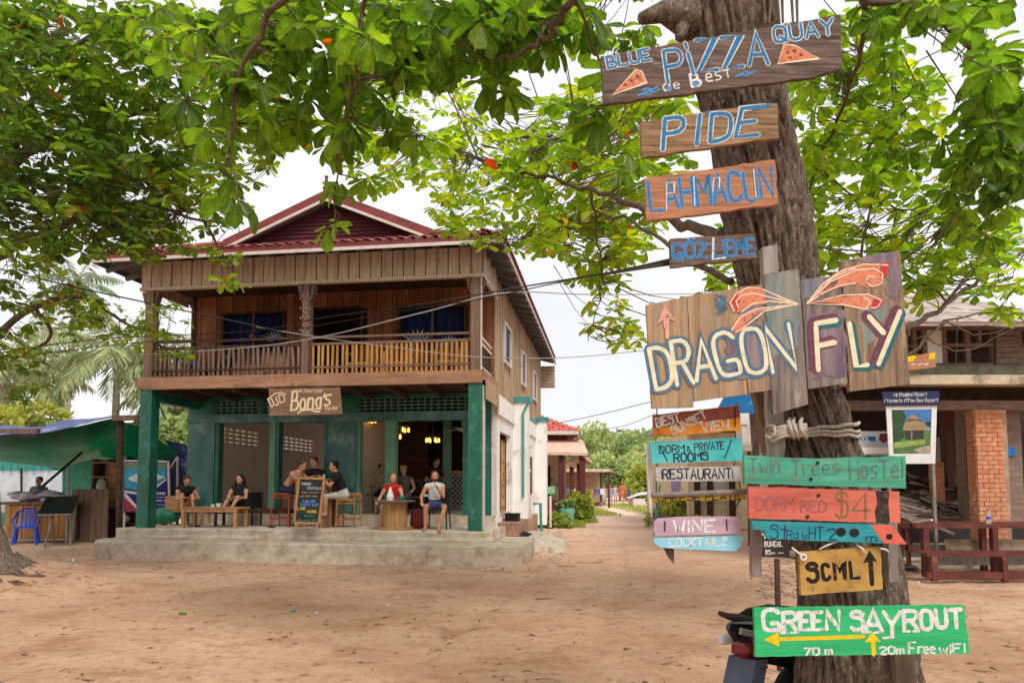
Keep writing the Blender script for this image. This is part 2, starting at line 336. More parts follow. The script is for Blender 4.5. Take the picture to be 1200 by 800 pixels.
def ribbon(mb, pts, wd, pl, lift, jit=.08):
    n = len(pts)
    if n < 2: return
    P = [Vector((x, y)) for x, y in pts]; Lx = []; 
    closed = (P[0]-P[-1]).length < .2*wd and n > 4
    for i in range(n):
        t = (P[min(i+1, n-1)]-P[max(i-1, 0)])
        if closed and i in (0, n-1): t = P[1]-P[-2]
        if t.length < 1e-6: t = Vector((1,0))
        t.normalize(); nn = Vector((-t.y, t.x))
        k = 1.
        if 0 < i < n-1:
            a = (P[i]-P[i-1]).normalized(); c = a.dot(t); k = min(1/max(c, .3), 1.9)
        Lx.append((P[i], nn, wd/2*k*(1+jit*(R.random()-.5)*2)))
    vs = []
    if not closed:
        t = (P[0]-P[1]).normalized(); nn = Lx[0][1]; vs += [P[0]+t*wd*.42-nn*wd*.22, P[0]+t*wd*.42+nn*wd*.22]
    for p, nn, r in Lx: vs += [p-nn*r, p+nn*r]
    if not closed:
        t = (P[-1]-P[-2]).normalized(); nn = Lx[-1][1]; vs += [P[-1]+t*wd*.42-nn*wd*.22, P[-1]+t*wd*.42+nn*wd*.22]
    m = len(vs)//2; pl.k += 1; lf = lift*.4+(pl.k % 40)*.000015
    mb.add([pl(v.x, v.y, lf) for v in vs], [(2*i, 2*i+1, 2*i+3, 2*i+2) for i in range(m-1)])
def text(mb, s, p0, p1, h, wd, pl, lift=.0012, slant=0, seed=None, lift_c=None, jit=.1, wob=.12, hs=None):
    rr = random.Random(seed if seed is not None else hash(len(s)*7+int(h*10)) & 255)
    adv = []
    for c in s:
        adv.append({' ':2.6,'I':2.2,'i':2.,'l':1.9,"'":1.8,'!':2.,'M':5.6,'m':5.4,'W':5.6,'w':5.2,'.':2,'1':3.2,'t':4.,'r':3.8,'s':4.2}.get(c, 4.6 if c.islower() else 5.3))
    tot = sum(adv)-1.2; d = Vector((p1[0]-p0[0], p1[1]-p0[1])); sx = d.length/tot; e = d.normalized(); up = Vector((e.y, -e.x)); sy0 = h/6; x = 0
    for ci, (c, a) in enumerate(zip(s, adv)):
        sy = sy0*(hs[ci] if hs else 1)
        ox = {'I':-1.4,'i':-1.4,'l':-1.4,"'":-1.4,'!':-1.4}.get(c, 0); kx = {'M':1.12,'W':1.12,'m':1.05,'w':1.05}.get(c, 1); dy = (rr.random()-.5)*wob*sy*4
        for st in glyph(c):
            q = []
            for gx_, gy_ in st:
                X = (x+ox+gx_*kx)*sx+gy_*slant*sy+(rr.random()-.5)*wob*sx; Y = gy_*sy+dy+(rr.random()-.5)*wob*sy
                v = Vector(p0)+e*X+up*Y; q.append((v.x, v.y))
            ribbon(mb, q, wd, pl, lift, jit)
        x += a
def rag(poly, amp=.6, step=9):
    out = []; n = len(poly)
    for i in range(n):
        a = Vector(poly[i]); b = Vector(poly[(i+1) % n]); m = max(1, int((b-a).length/step)); nn = Vector((-(b-a).y, (b-a).x)).normalized()
        for k in range(m):
            out.append(tuple(a.lerp(b, k/m)+nn*(0 if k == 0 else (R.random()-.5)*2*amp)))
    return out
def board(mb, poly, pl, th=.022, amp=.6, front=0., step=9):
    q = rag(poly, amp, step); mb.prism([pl(x, y, front) for x, y in q], -pl.n*th); return mb
def poly_on(mb, poly, pl, lift):
    pl.k += 1; mb.add([pl(x, y, lift*.4+(pl.k % 40)*.000015) for x, y in poly], [tuple(range(len(poly)))])
# ---------------------------------------------------------------- terrace (concrete platform and step)
def prism_h(mb, poly, z0, z1): mb.prism([H(a, b, z1) for a, b in poly], (0,0,z0-z1)); return mb
def arc(c, r, a0, a1, n=9): return [(c[0]+r*math.cos(math.radians(lerp(a0, a1, i/n))), c[1]+r*math.sin(math.radians(lerp(a0, a1, i/n)))) for i in range(n+1)]
b = MB(); prism_h(b, [(-7.75,-.14),(.2,-.14)]+[(.34,-.05),(.36,1.0),(.36,1.66),(-7.75,1.66)], -.1, .57)
terrace = b.build('terrace', concrete2, None, H(-3.6,.8,0)); tag(terrace, kind='structure')
def riser_mb(poly, z0, z1, amp=.012):
    mb = MB(); n = len(poly); pts = []
    for i in range(n-1):
        a = Vector(poly[i]); c = Vector(poly[i+1]); m = max(1, int((c-a).length/.25))
        pts += [a.lerp(c, k/m) for k in range(m)]
    pts.append(Vector(poly[-1])); rows = []
    for z, off in ((z0, 0), (z0+.05, .01), ((z0+z1)/2, .0), (z1-.03, .006), (z1, -.014)):
        rows.append([(p.x+amp*noise.noise(Vector((p.x*3, z*9, 1))), p.y-off+amp*2*noise.noise(Vector((p.x*3, z*9, 7))), z+ (.012*noise.noise(Vector((p.x*4, 3, 3))) if z == z1 else 0)) for p in pts])
    vs = [H(*q) for r_ in rows for q in r_]; m = len(pts)
    mb.add(vs, [(j*m+i, j*m+i+1, (j+1)*m+i+1, (j+1)*m+i) for j in range(4) for i in range(m-1)]); return mb
lower = [(-7.95,-.4),(-7.7,-.8),(-5,-.86),(-2,-.88),(.35,-.9)]+arc((.5,-.3), .6, -90, 10, 8)[1:]+[(1.12,.6),(.95,1.5)]
step = MB(); prism_h(step, lower+[(.4,1.5),(.4,-.1),(-8.0,-.1)], -.12, .355)
so = step.build('concrete_step', concrete, None, H(-3.6,-.5,0)); tag(so, 'long worn concrete step with a rounded corner running along the cafe front', 'step')
rb = riser_mb([(p[0], p[1]-.012) for p in lower[1:]], -.1, .362).build('riser', concrete, so)
rb2 = riser_mb([(-7.75,-.155),(.2,-.155),(.36,-.06)], .33, .575).build('kerb_edge', concrete, so)
b = MB(); prism_h(b, [(.36,1.2),(.95,1.5),(1.05,3.2),(.9,4.2),(.12,4.4),(.12,1.2)], -.1, .3)
b.build('side_slab', concrete, so)
b = MB(); b.hexa([H(*p) for p in [(1.0,1.0,-.1),(1.75,1.4,-.1),(1.6,4.3,-.1),(.95,4.3,-.1),(1.0,1.1,.27),(1.6,1.5,.05),(1.5,4.2,.12),(.95,4.2,.3)]]); b.build('sloping_slab', concrete, so)
b = MB(); prism_h(b, [(.12,2.0),(.62,2.0),(.62,4.1),(.12,4.1)], .1, .62); b.build('clay_step', pm('pink cement', S(176,134,112), S(150,112,94), dirt=S(120,100,84)), so)
# ---------------------------------------------------------------- the cafe house
house = thing('wooden_house', 'two storey wooden cafe house with red tiled roof, timber balcony and green ground floor', 'house', (OX, OY, 0), -T)
def hp(name, m, *boxes, smooth=False, parent=None, kind=None):
    mb = MB()
    for q in boxes: mb.box(q[0], q[2], q[4], q[1], q[3], q[5])
    return mb.build(name, m, parent or house, kind=kind)
# balcony slab and ground floor shell; box order: a0,a1,b0,b1,z0,z1
hp('balcony_floor', wood_dark, (-7.34,.1,-.02,1.7,3.60,3.77))
for k in range(9): piece('joist', (.09,1.6,.12), (-6.9+k*.83,.82,3.53), wood_dark, house)
hp('front_beam', wood_beam, (-7.4,.14,-.14,-.02,3.53,3.79))
hp('side_beam', wood_beam, (.1,.2,-.02,1.62,3.60,3.79)); hp('side_beam', wood_beam, (-7.42,-7.34,-.02,1.62,3.58,3.79))
hp('lower_floor', concrete2, (-7.3,.1,1.66,12.1,.1,.8))
hp('floor_edge', concrete, (-7.3,.1,1.60,1.665,.56,.803))
hp('ceiling', plaster_w, (-7.3,-3.6,1.9,12.1,3.46,3.52)); hp('ceiling', wood_dark, (-3.6,.05,1.9,12.1,3.46,3.52)); hp('added_inner_wall', plaster_b, (-3.55,-3.45,1.9,9,.8,3.46))  # left ceiling whitened and inner wall added to brighten the left room
hp('green_tie_beam', green_paint, (-7.33,-7.1,.17,1.65,3.3,3.53)); hp('green_tie_beam', green_paint, (-.1,.1,.17,1.65,3.3,3.53)); hp('back_wall', plaster_d, (-3.5,.1,9.0,9.2,.8,3.46))  # back wall left out on the left so daylight floods that room
# ground floor posts
for a in (-7.2, 0):
    o = hp('post', green_paint, (a-.135,a+.135,-.1,.17,.568,3.53)); 
    hp('base', concrete, (a-.16,a+.2,-.13,.2,.36,.572), parent=o)
hp('trim_strip', white_trim, (.138,.165,.02,.17,.6,3.5))
# facade at b=1.65
FB0, FB1 = 1.65, 1.88
def fr(name, m, x0, x1, z0=.8, z1=3.15, b0=FB0, b1=FB1): return hp(name, m, (x0, x1, b0, b1, z0, z1))
fr('column', teal_paint, -7.36, -6.66); fr('frame', green_paint, -6.655, -6.56, b0=1.67)
fr('post', palegreen, -5.27, -5.12); fr('frame', green_paint, -5.115, -5.04, b0=1.67); fr('post', green_paint, -3.92, -3.83)
fr('wall_panel', teal_paint, -3.825, -3.12); fr('frame', palegreen, -3.115, -3.05, b0=1.67)
fr('post', palegreen, -2.44, -2.2); fr('post', green_paint, -.62, -.52, b0=1.67)
fr('corner_column', green_paint, -.28, .04, z0=.8, z1=3.5); fr('trim_strip', white_trim, .045, .12, z1=3.5, b0=1.64)
hp('lintel', teal_paint, (-7.36,-.285,1.62,1.9,2.96,3.16)); hp('lintel_top', green_paint, (-7.36,-.285,1.66,1.9,3.49,3.58))
for q_ in ((-7.36,-6.7),(-5.6,-5.5),(-3.55,-3.1)): hp('solid_panel', green_paint, (q_[0],q_[1],1.66,1.86,3.163,3.487))
# breeze blocks: each a hollow block with two slots
bk = MB(); s = .158
for (x0, x1, z0, z1) in ((0,.012,0,1),(.146,.158,0,1),(.012,.146,0,.014),(.012,.146,.151,.163),(.012,.146,.072,.09)):
    z1 = min(z1, .163); bk.box(x0-.079, -.08, z0-.0815, x1-.079, .08, z1-.0815)
bkm = bk.mesh('breeze_block', pm('green concrete block', S(120,160,146), S(58,104,92), scale=(9,9,9)))
def put(me_, name, loc, parent, rot=(0,0,0)):
    o = bpy.data.objects.new(name, me_); SC.collection.objects.link(o); o.parent = parent; g = ORG.get(parent.name, (0,0,0)); o.location = Vector(loc)-Vector(g); o.rotation_euler = rot; return o
for z in (3.245, 3.409):
    for i in range(7): put(bkm, 'breeze_block', (-6.62+i*.158, 1.76, z), house)
    for i in range(12): put(bkm, 'breeze_block', (-5.42+i*.158, 1.76, z), house)
    for i in range(17): put(bkm, 'breeze_block', (-3.02+i*.158, 1.76, z), house)
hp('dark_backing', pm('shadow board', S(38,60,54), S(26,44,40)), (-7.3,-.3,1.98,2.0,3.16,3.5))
# left side wall with perforated vents
vb = [(HS(251,500,-7.2)[0], HS(304,500,-7.2)[0]), (HS(329,510,-7.2)[0], HS(368,510,-7.2)[0])]
vb = [(max(2.0, x0), x1) for x0, x1 in vb]; z0v, z1v = 2.55, 3.0
hp('side_wall', plaster_b, (-7.35,-7.2,1.9,12.1,0,z0v), (-7.35,-7.2,1.9,12.1,z1v,3.5), (-7.35,-7.2,1.9,vb[0][0],z0v,z1v), (-7.35,-7.2,vb[0][1],vb[1][0],z0v,z1v), (-7.35,-7.2,vb[1][1],12.1,z0v,z1v))
for x0, x1 in vb:
    n = 7; w_ = (x1-x0)/n; mb = MB()
    for i in range(n+1): mb.box(-7.33, x0+i*w_-.04, z0v, -7.22, x0+i*w_+.04, z1v)
    for k in range(5): zz = z0v+k*(z1v-z0v)/4; mb.box(-7.325, x0, zz-.03, -7.225, x1, zz+.03)
    mb.build('perforated_vent', plaster_b, house)
# interior
hp('partition', wood_dark, (-3.9,-2.5,5.6,5.7,.8,3.46)); 
for k in range(7): piece('slat', (1.3,.03,.1), (-3.1,5.58,1.0+k*.2), maroon, house)
hp('partition', pm('maroon plaster', S(60,40,40), S(44,30,30)), (-2.4,-1.6,6.2,6.3,.8,3.0))
hp('inner_post', palegreen, (-1.75,-1.55,4.4,4.6,.8,3.46))
hp('partition', plaster_d, (-1.5,.1,6.8,6.9,.8,3.46))
hp('white_panel', plaster_w, (-1.3,-.55,6.72,6.79,1.5,2.7)); hp('dark_doorway', wood_dark, (-.35,.05,6.7,6.79,.8,2.5))
# right side wall, ground floor
SW = (.0,.12)
hp('side_wall', plaster_w, (.0,.12,1.9,2.35,.3,3.1), (.0,.12,4.15,12.2,.0,3.1), (.0,.12,2.35,4.15,2.75,3.1), (.0,.12,2.35,4.15,.1,.7))
hp('side_lintel', plaster_w, (-.02,.18,1.66,12.2,3.1,3.56)); hp('teal_moulding', teal_pipe, (.12,.2,4.9,12.2,3.57,3.66))
hp('panel_frame', plaster_w, (.12,.15,7.2,8.9,1.9,1.98), (.12,.15,7.2,8.9,2.7,2.76))
hp('narrow_window', wood_post, (.12,.16,8.6,9.0,1.2,2.4))
for q_ in ((.12,.5,5.4,7.4,0,.62), (.12,.4,10.7,11.2,0,.8)): hp('brown_base', pm('rusty stained plaster', S(178,142,104), S(140,110,84), dirt=S(214,200,180)), q_)
for b0 in (4.6, 10.2):
    o = hp('pilaster', plaster_w, (.12,.52,b0,b0+.42,.1 if b0 > 5 else .28,3.7)); hp('cap', teal_pipe, (.08,.6,b0-.06,b0+.5,3.7,3.83), parent=o)
mb = MB().tube([(.55,4.55,3.7),(.4,4.55,3.4),(.4,4.55,1.15)], .03, 8); mb.tube([(.14,7.6,2.9),(.14,7.6,1.45),(.14,7.9,1.3)], .025, 6)
mb.build('drain_pipe', teal_pipe, house); MB().tube([(.4,7.0,.92),(.62,7.0,.92),(.64,7.0,.1)], .045, 8).build('drain_pipe', teal_pipe, house)
# upper floor back wall of the balcony: boards around openings
WIN = [(-6.52,-4.98,4.66,5.56), (-4.22,-3.05,3.78,5.6), (-2.12,-.58,4.66,5.56)]
def boards(x0, x1, w_, z0, z1, openings, mk):
    n = int(round((x1-x0)/w_)); w_ = (x1-x0)/n
    for i in range(n):
        c = x0+(i+.5)*w_; spans = [(z0, z1)]
        for o0, o1, q0, q1 in openings:
            if o0-w_*.3 < c < o1+w_*.3: spans = [(z0, q0)]*(q0 > z0+.05)+[(q1, z1)]*(q1 < z1-.05)
        for s0, s1 in spans: mk(i, c, w_, s0, s1)
boards(-7.3, .1, .2, 3.78, 6.05, WIN, lambda i, c, w_, s0, s1: piece('wall_board', (w_-.008,.03,round(s1-s0,2)), (c,1.66+.014*(i%2),(s0+s1)/2), wood_wall, house, (0,0,U(-.003,.003))))
hp('inner_wall_core', wood_dark, (-7.3,-6.6,1.7,1.75,3.78,6.1), (-4.9,-4.3,1.7,1.75,3.78,6.1), (-2.98,-2.2,1.7,1.75,3.78,6.1), (-.5,.08,1.7,1.75,3.78,6.1))
for k, (x0, x1, z0, z1) in enumerate(WIN):
    fr_ = hp('window' if k != 1 else 'door', wood_dark, (x0-.05,x0+.02,1.62,1.72,z0,z1), (x1-.02,x1+.05,1.62,1.72,z0,z1), (x0-.05,x1+.05,1.615,1.715,z1,z1+.06), *([(x0-.05,x1+.05,1.615,1.715,z0-.06,z0)] if k != 1 else []))
    if k != 1:
        hp('frame', wood_post, ((x0+x1)/2-.02,(x0+x1)/2+.02,1.64,1.7,z0,z1), parent=fr_)
        n = 6; mb = MB()
        for i in range(24):
            xa = lerp(x0, x1, i/24); xb = lerp(x0, x1, (i+1)/24); ya, yb = 1.78+.03*math.sin(i*1.7), 1.78+.03*math.sin((i+1)*1.7); mb.quad((xa,ya,z0),(xb,yb,z0),(xb,yb,z1),(xa,ya,z1))
        mb.build('curtain', blue_cloth, fr_)
        mb = MB(); rr = random.Random(k)   # pale palm print on the curtain
        for (cx, cz, sc) in ([(x1-.28, z0+.26, .3), (x0+.7, z0+.38, .09), (x0+1.0,z0+.36,.05), (x0+.6,z0+.08,.05),(x0+1.05,z0+.1,.06)] if k == 0 else [(x0+.4, z0+.1, .42), (x1-.4, z0+.06, .26), (x0+.75,z0+.3,.08)]):
            for j in range(9):
                an = math.radians(lerp(10, 170, j/8)); dx, dz = math.cos(an), math.sin(an)
                mb.add([(cx-dz*.02*sc*3,1.742-j*.0005,cz+dx*.02*sc*3),(cx+dx*sc*.6-dz*.06*sc,1.742-j*.0005,cz+dz*sc*.6+dx*.06*sc),(cx+dx*sc,1.742-j*.0005,cz+dz*sc*.85),(cx+dx*sc*.6+dz*.06*sc,1.742-j*.0005,cz+dz*sc*.6-dx*.06*sc)], [(0,1,2,3)])
        mb.build('palm_print', pm('pale print', S(200,214,244), S(170,188,232)), fr_)
    else:
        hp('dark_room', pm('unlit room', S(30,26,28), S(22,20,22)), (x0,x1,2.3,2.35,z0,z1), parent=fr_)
hp('upper_room_back', wood_dark, (-7.3,.1,2.4,2.45,3.78,6.0))
# upper side walls
SWN = [(2.75,3.75,4.5,5.4), (6.1,7.0,4.45,5.35), (9.3,10.2,4.4,5.3)]
boards(1.62, 12.0, .2, 3.5, 6.22, SWN, lambda i, c, w_, s0, s1: piece('wall_board', (.03,w_-.01,round(s1-s0,2)), (.12+.02*(i%2),c,(s0+s1)/2), wood_side, house))
hp('inner_wall_core', wood_dark, (.02,.1,1.7,12,3.5,6.2), (-7.3,-7.22,1.62,12,3.5,6.2))
boards(1.62, 4.8, .2, 3.5, 6.0, [], lambda i, c, w_, s0, s1: piece('wall_board', (.03,w_-.01,round(s1-s0,2)), (-7.33-.02*(i%2),c,(s0+s1)/2), wood_side, house))
for y0, y1, z0, z1 in SWN:
    o = hp('window', white_trim, (.13,.21,y0-.06,y0,z0-.06,z1+.06),(.13,.21,y1,y1+.06,z0-.06,z1+.06),(.13,.205,y0,y1,z1,z1+.06),(.13,.22,y0,y1,z0-.06,z0)); hp('pane', navy, (.11,.15,y0,y1,z0,z1), parent=o)
# hanging boards below the balcony side, front plank band
boards(-.02, 1.6, .18, 3.3, 3.6, [], lambda i, c, w_, s0, s1: piece('skirt_board', (.025,w_-.02,.42), (.215,c,3.42), wood_side, house))
boards(-7.42, .14, .235, 5.76, 6.33, [], lambda i, c, w_, s0, s1: piece('band_board', (w_-.022,.03,.57), (c,-.07+.008*(i%2)+U(-.003,.003),6.045+U(-.006,.006)), wood_band, house, (0,U(-.006,.006),0)))
hp('band_batten', wood_dark, (-7.42,.14,-.05,-.03,5.78,6.33)); hp('band_rail', wood_band, (-7.44,.17,-.11,.0,5.70,5.765))
boards(-.02, 1.62, .2, 5.76, 6.33, [], lambda i, c, w_, s0, s1: piece('band_board', (.03,w_-.02,.57), (.15,c,6.045), wood_band, house))
boards(-.02, 1.62, .2, 5.76, 6.33, [], lambda i, c, w_, s0, s1: piece('band_board', (.03,w_-.02,.57), (-7.42,c,6.045), wood_band, house))
hp('band_rail', white_trim, (.12,.19,-.02,1.66,5.7,5.755)); hp('balcony_ceiling', wood_dark, (-7.4,.12,-.02,2.4,6.02,6.07))
# balcony columns
for a, carved in ((-7.2,0),(-3.62,1),(0,0)):
    cw_ = .075 if carved else .09; o = hp('column', wood_post, (a-cw_,a+cw_,-.1,.11,3.79,5.7)); mb = MB()
    bw = .09
    for s_ in (-1, 1):
        for k in range(4): mb.box(a+.106 if s_ > 0 else a-.106-bw+k*.02, -.07, 5.68-.07*(k+1), a+.106+bw-k*.02 if s_ > 0 else a-.106, .08, 5.68-.07*k-.008)
        mb.build('bracket', wood_post, o); mb = MB()
    if carved:
        mb = MB(); rr = random.Random(5)
        for k in range(30): mb.ball((a+rr.uniform(-.11,.11), -.11, lerp(4.5,5.5,rr.random())), .02, .02, .035, 6)
        mb.build('carving', greywood, o)
hp('white_edge', white_trim, (.11,.135,-.09,-.04,3.8,5.7))
# railings: front, left, right; every baluster a part
def railing(p, q, n, mats, tl_=0):
    d = (q[0]-p[0], q[1]-p[1]); L_ = math.hypot(*d); ang = math.atan2(d[1], d[0]); mid = ((p[0]+q[0])/2, (p[1]+q[1])/2)
    for z, h in ((4.56,.045),(4.42,.05),(3.93,.045)): piece('rail', (round(L_,2),.05,h), (mid[0], mid[1], z), mats[0], house, (0,0,ang))
    rr = random.Random(n)
    for i in range(n):
        t_ = (i+.5)/n; m = mats[1] if t_ < .52 else mats[2]
        piece('baluster', (.045 if t_ < .5 else .05,.035,.66), (p[0]+d[0]*t_+rr.uniform(-.012,.012), p[1]+d[1]*t_, 4.11), m, house, (rr.uniform(-.02,.02), rr.uniform(-.09,.09) if tl_ and t_ > .3 else rr.uniform(-.015,.015), ang))
bal_y = pm('yellow bamboo rod', S(196,146,84), S(150,104,58), scale=(8,8,3), rnd=.2)
railing((-7.1,-.04), (-3.72,-.04), 30, (wood_dark, wood_post, wood_post), 1); railing((-3.5,-.04), (-.12,-.04), 32, (wood_post, bal_y, bal_y))
railing((-7.2,.12), (-7.2,1.6), 12, (wood_dark, wood_dark, wood_dark)); railing((.03,.12), (.03,1.6), 11, (white_trim, wood_dark, wood_dark))
hp('low_board', wood_beam, (-6.95,-6.2,.02,.05,3.8,3.95), (-5.3,-4.6,.1,.14,3.8,4.05), (-4.6,-4.0,.05,.1,3.8,4.3))
# ---- roof
AC, HW, ZE, SL, Y0, Y1 = -3.765, 4.385, 6.33, .415, -.65, 13.2
def slope(sgn, dz=0, wave=.022):
    mb = MB(); nr, ncol = 10, 260; vs = []
    for j in range(nr+1):
        h = HW*(1-j/nr); bf = Y0+(HW-h)*(2.1/2.085) if h > 2.3 else (1.2)
        for i in range(ncol+1):
            y = lerp(bf, Y1, i/ncol); vs.append((AC+sgn*h, y, ZE+(HW-h)*SL+dz+wave*math.sin(y*2*math.pi/.2)))
    mb.add(vs, [(j*(ncol+1)+i, j*(ncol+1)+i+1, (j+1)*(ncol+1)+i+1, (j+1)*(ncol+1)+i) for j in range(nr) for i in range(ncol)]); return mb
tin = pm('faded red roofing', S(150,84,80), S(112,66,64), scale=(3,3,3), dirt=S(150,140,138), dirt_amt=.4)
roof = slope(1).build('roof', tin, house, smooth=True); slope(-1).build('slope', tin, roof, smooth=True)
mb = MB(); n = 180; vs = []
for j in range(7):
    q = j/6; h = lerp(HW, 2.3, q); y = lerp(Y0, 1.45, q); z = lerp(ZE, ZE+2.085*SL, q)
    for i in range(n+1): x = AC+lerp(-h, h, i/n); vs.append((x, y, z+.02*math.sin(x*2*math.pi/.22)))
mb.add(vs, [(j*(n+1)+i, j*(n+1)+i+1, (j+1)*(n+1)+i+1, (j+1)*(n+1)+i) for j in range(6) for i in range(n)]); mb.build('front_slope', tin, roof, smooth=True)
for sgn in (-1, 1): slope(sgn, -.05, 0).build('underside', roof_under, roof)
MB().quad((AC-HW,Y0,ZE-.05),(AC+HW,Y0,ZE-.05),(AC+2.3,1.45,ZE+.8),(AC-2.3,1.45,ZE+.8)).build('underside', roof_under, roof)
ntile = 37; tl = MB(); seg = []
for i in range(7): an = math.pi*i/6; seg.append((-math.cos(an)*.085, math.sin(an)*.045))
tl.add([(x,-.02,z) for x, z in seg]+[(x,.5,z+.16) for x, z in seg]+[(x*.82,-.02,z*.75-.012) for x, z in seg], [(i,i+1,i+8,i+7) for i in range(6)]+[(i,i+1,i+15,i+14) for i in range(6)])
tlm = tl.mesh('tile', tile_red)
for i in range(ntile): put(tlm, 'tile', (AC-HW+.12+i*(2*HW-.24)/(ntile-1), Y0-.05, ZE+.015), roof, (0,0,U(-.02,.02)))
for i in range(66): put(tlm, 'tile', (AC+HW+.05, Y0+.1+i*.2, ZE+.01), roof, (0,0,math.pi/2))
hp('fascia', fascia_red, (AC-HW,AC+HW,Y0-.03,Y0,6.235,6.33), (AC+HW,AC+HW+.03,Y0,Y1,6.24,6.33)); hp('fascia_edge', white_trim, (AC-HW-.01,AC+HW+.01,Y0-.04,Y0-.005,6.17,6.235), (AC+HW+.002,AC+HW+.04,Y0,Y1,6.18,6.24))
hp('fascia', pm('grey fascia', S(110,120,120), S(80,92,92)), (AC-HW-.03,AC-HW,Y0-.3,Y1,6.18,6.32))
for i in range(22):
    y = -.3+i*.6; piece('rafter', (.72,.06,.09), (.3,y,6.22), roof_under, house, (0,.25,0)); 
    if i < 8: piece('rafter', (.76,.06,.09), (-7.72,y,6.2), roof_under, house, (0,-.25,0))
for i in range(14): piece('rafter', (.06,.5,.07), (-7.0+i*.52,-.3,6.29), roof_under, house, (.25,0,0))
# gablet
zg = ZE+.865; hg = 2.2; za = ZE+HW*SL-.12; mb = MB()
for k in range(9):   # lap boards
    q0, q1 = k/9, (k+1)/9; h0 = hg*(1-q0); h1 = hg*(1-q1)+.02; z0, z1 = lerp(zg, za, q0), lerp(zg, za, q1)
    o = MB(); o.prism([(AC-h0,1.42,z0),(AC+h0,1.42,z0),(AC+h1,1.455,z1),(AC-h1,1.455,z1)], (0,.03,0)); o.build('gable_board', pm('dark maroon board', S(96,46,52), S(74,34,40), scale=(2,9,9)), roof)
for sgn in (-1, 1):
    a = Vector((AC+sgn*2.5, 1.18, zg-.06)); c = Vector((AC, 1.18, za+.15)); MB().bar(a, c, .05, .2, up=(0,0,1)).build('barge_board', fascia_red, roof)
    MB().bar(a+Vector((0,-.03,-.13)), c+Vector((0,-.03,-.13)), .05, .06).build('barge_edge', white_trim, roof)
MB().box(AC-.05,1.12,za+.1,AC+.05,1.22,za+.26).lathe([(.03,0),(.09,.05),(.05,.12),(.035,.3),(.05,.34),(.0,.36)], (AC,1.17,za+.24), 8).build('finial', fascia_red, roof)
MB().tube([(AC,1.15,za+.18),(AC,Y1,za+.18)], .09, 8).build('ridge_cap', tile_red, roof)
for sgn in (-1, 1): MB().tube([(AC+sgn*HW,Y0,ZE+.02),(AC+sgn*2.3,1.45,zg+.06)], .07, 8).build('hip_cap', tile_red, roof)
o = hp('rear_eave_panel', white_trim, (.05,.62,12.9,13.0,5.25,6.1)); 
for k in range(7): piece('slat', (.57,.03,.06), (.33,12.88,5.32+k*.12), wood_side, house)
hp('rear_wall', wood_side, (-7.2,.1,11.95,12.0,3.5,6.2)); hp('end_wall', plaster_w, (-3.5,.12,12.1,12.2,0,3.5))  # end wall shaped short, its left side open to light the room inside
# cafe sign
spl = Pl(357,468,13.55,-T); sg = MB(); board(sg, [(315,455),(398,453.5),(401,485),(315.5,487)], spl, .03, .1)
so_ = sg.build('hanging_sign', pm('brown sign board', S(150,118,98), S(118,90,74), scale=(3,12,12)), None, tuple(spl(357,468))); tag(so_, 'brown wooden cafe sign with cream lettering hanging below the balcony beam', 'sign')
cream = pm('cream paint', S(240,222,190), S(226,204,168), bump=0); lt = MB()
text(lt, 'Bong', (341,480), (376,478), 19, 2.3, spl, .004, .15, 3, hs=[1.15,1,1,1]); text(lt, 's', (380,474), (387,474), 18, 2.1, spl, .004, .1, 3); ribbon(lt, [(381,461),(379,465)], 1.8, spl, .004)
ribbon(lt, [(349,484),(353,480.5),(364,479.5),(369,482),(375,482)], 1.8, spl, .004)
text(lt, 'D', (318,476), (322,474), 10, 1.3, spl, .004, 0, 3); text(lt, 'J', (323,475), (327,473), 9, 1.3, spl, .004, 0, 4); text(lt, 'D', (329,472), (335,470), 9, 1.3, spl, .004, 0, 5); ribbon(lt, [(316,466),(322,461),(329,459.5),(335,462)], 1.2, spl, .004)
text(lt, 'Home Sweet Home', (345,459.5), (378,459), 3.6, .55, spl, .004, .1, 6); text(lt, 'The Bar', (380,480), (396,479.5), 4, .6, spl, .004, .2, 7)
lt.build('lettering', cream, so_)
MB().tube([spl(330,456,-.01), H(-5.3,-.09,3.6)], .008, 5).tube([spl(390,455,-.01), H(-4.0,-.09,3.6)], .008, 5).build('hanger', metal, so_)
# hanging lamps in the cafe
glow = emis('lamp glow', (1,.5,.08,1), 1.6)
def lamp(px, py, b_, n, lab, drop=.3):
    a, z = HF(px, py, b_); p = H(a, b_, z); t_ = thing('chandelier', lab, 'lamp', tuple(p), group='lamps hanging in the cafe')
    MB().tube([p+Vector((0,0,3.46-p.z)), p+Vector((0,0,.12))], .008, 5).tube([p+Vector((.17*math.cos(k),.17*math.sin(k),.1)) for k in [i*math.pi/6 for i in range(13)]], .01, 5).build('frame', metal, t_)
    for i in range(n):
        an = 2*math.pi*i/n; c = p+Vector((.17*math.cos(an), .17*math.sin(an), 0)) if n > 1 else p
        MB().lathe([(.015,.07),(.026,.05),(.032,-.02),(.02,-.05)], c, 8).build('bulb', glow, t_)
lamp(432, 493, 3.2, 5, 'hanging lamp with warm jar bulbs, leftmost inside the cafe')
lamp(471, 504, 3.2, 5, 'hanging lamp with spread bulbs over the middle of the cafe'); lamp(469, 512, 3.25, 1, 'single low yellow bulb below the middle hanging lamp')
lamp(507, 516, 4.6, 6, 'ring of yellow bulbs hanging above the bar counter')
a, z = HF(542, 503, 4.0); p = H(a, 4.0, z); fan = thing('ceiling_fan', 'pale ceiling fan hanging above the bar counter', 'fan', tuple(p))
MB().lathe([(.03,.5),(.03,.06),(.09,.05),(.09,-.04),(.02,-.06)], p, 10).build('motor', white_p, fan)
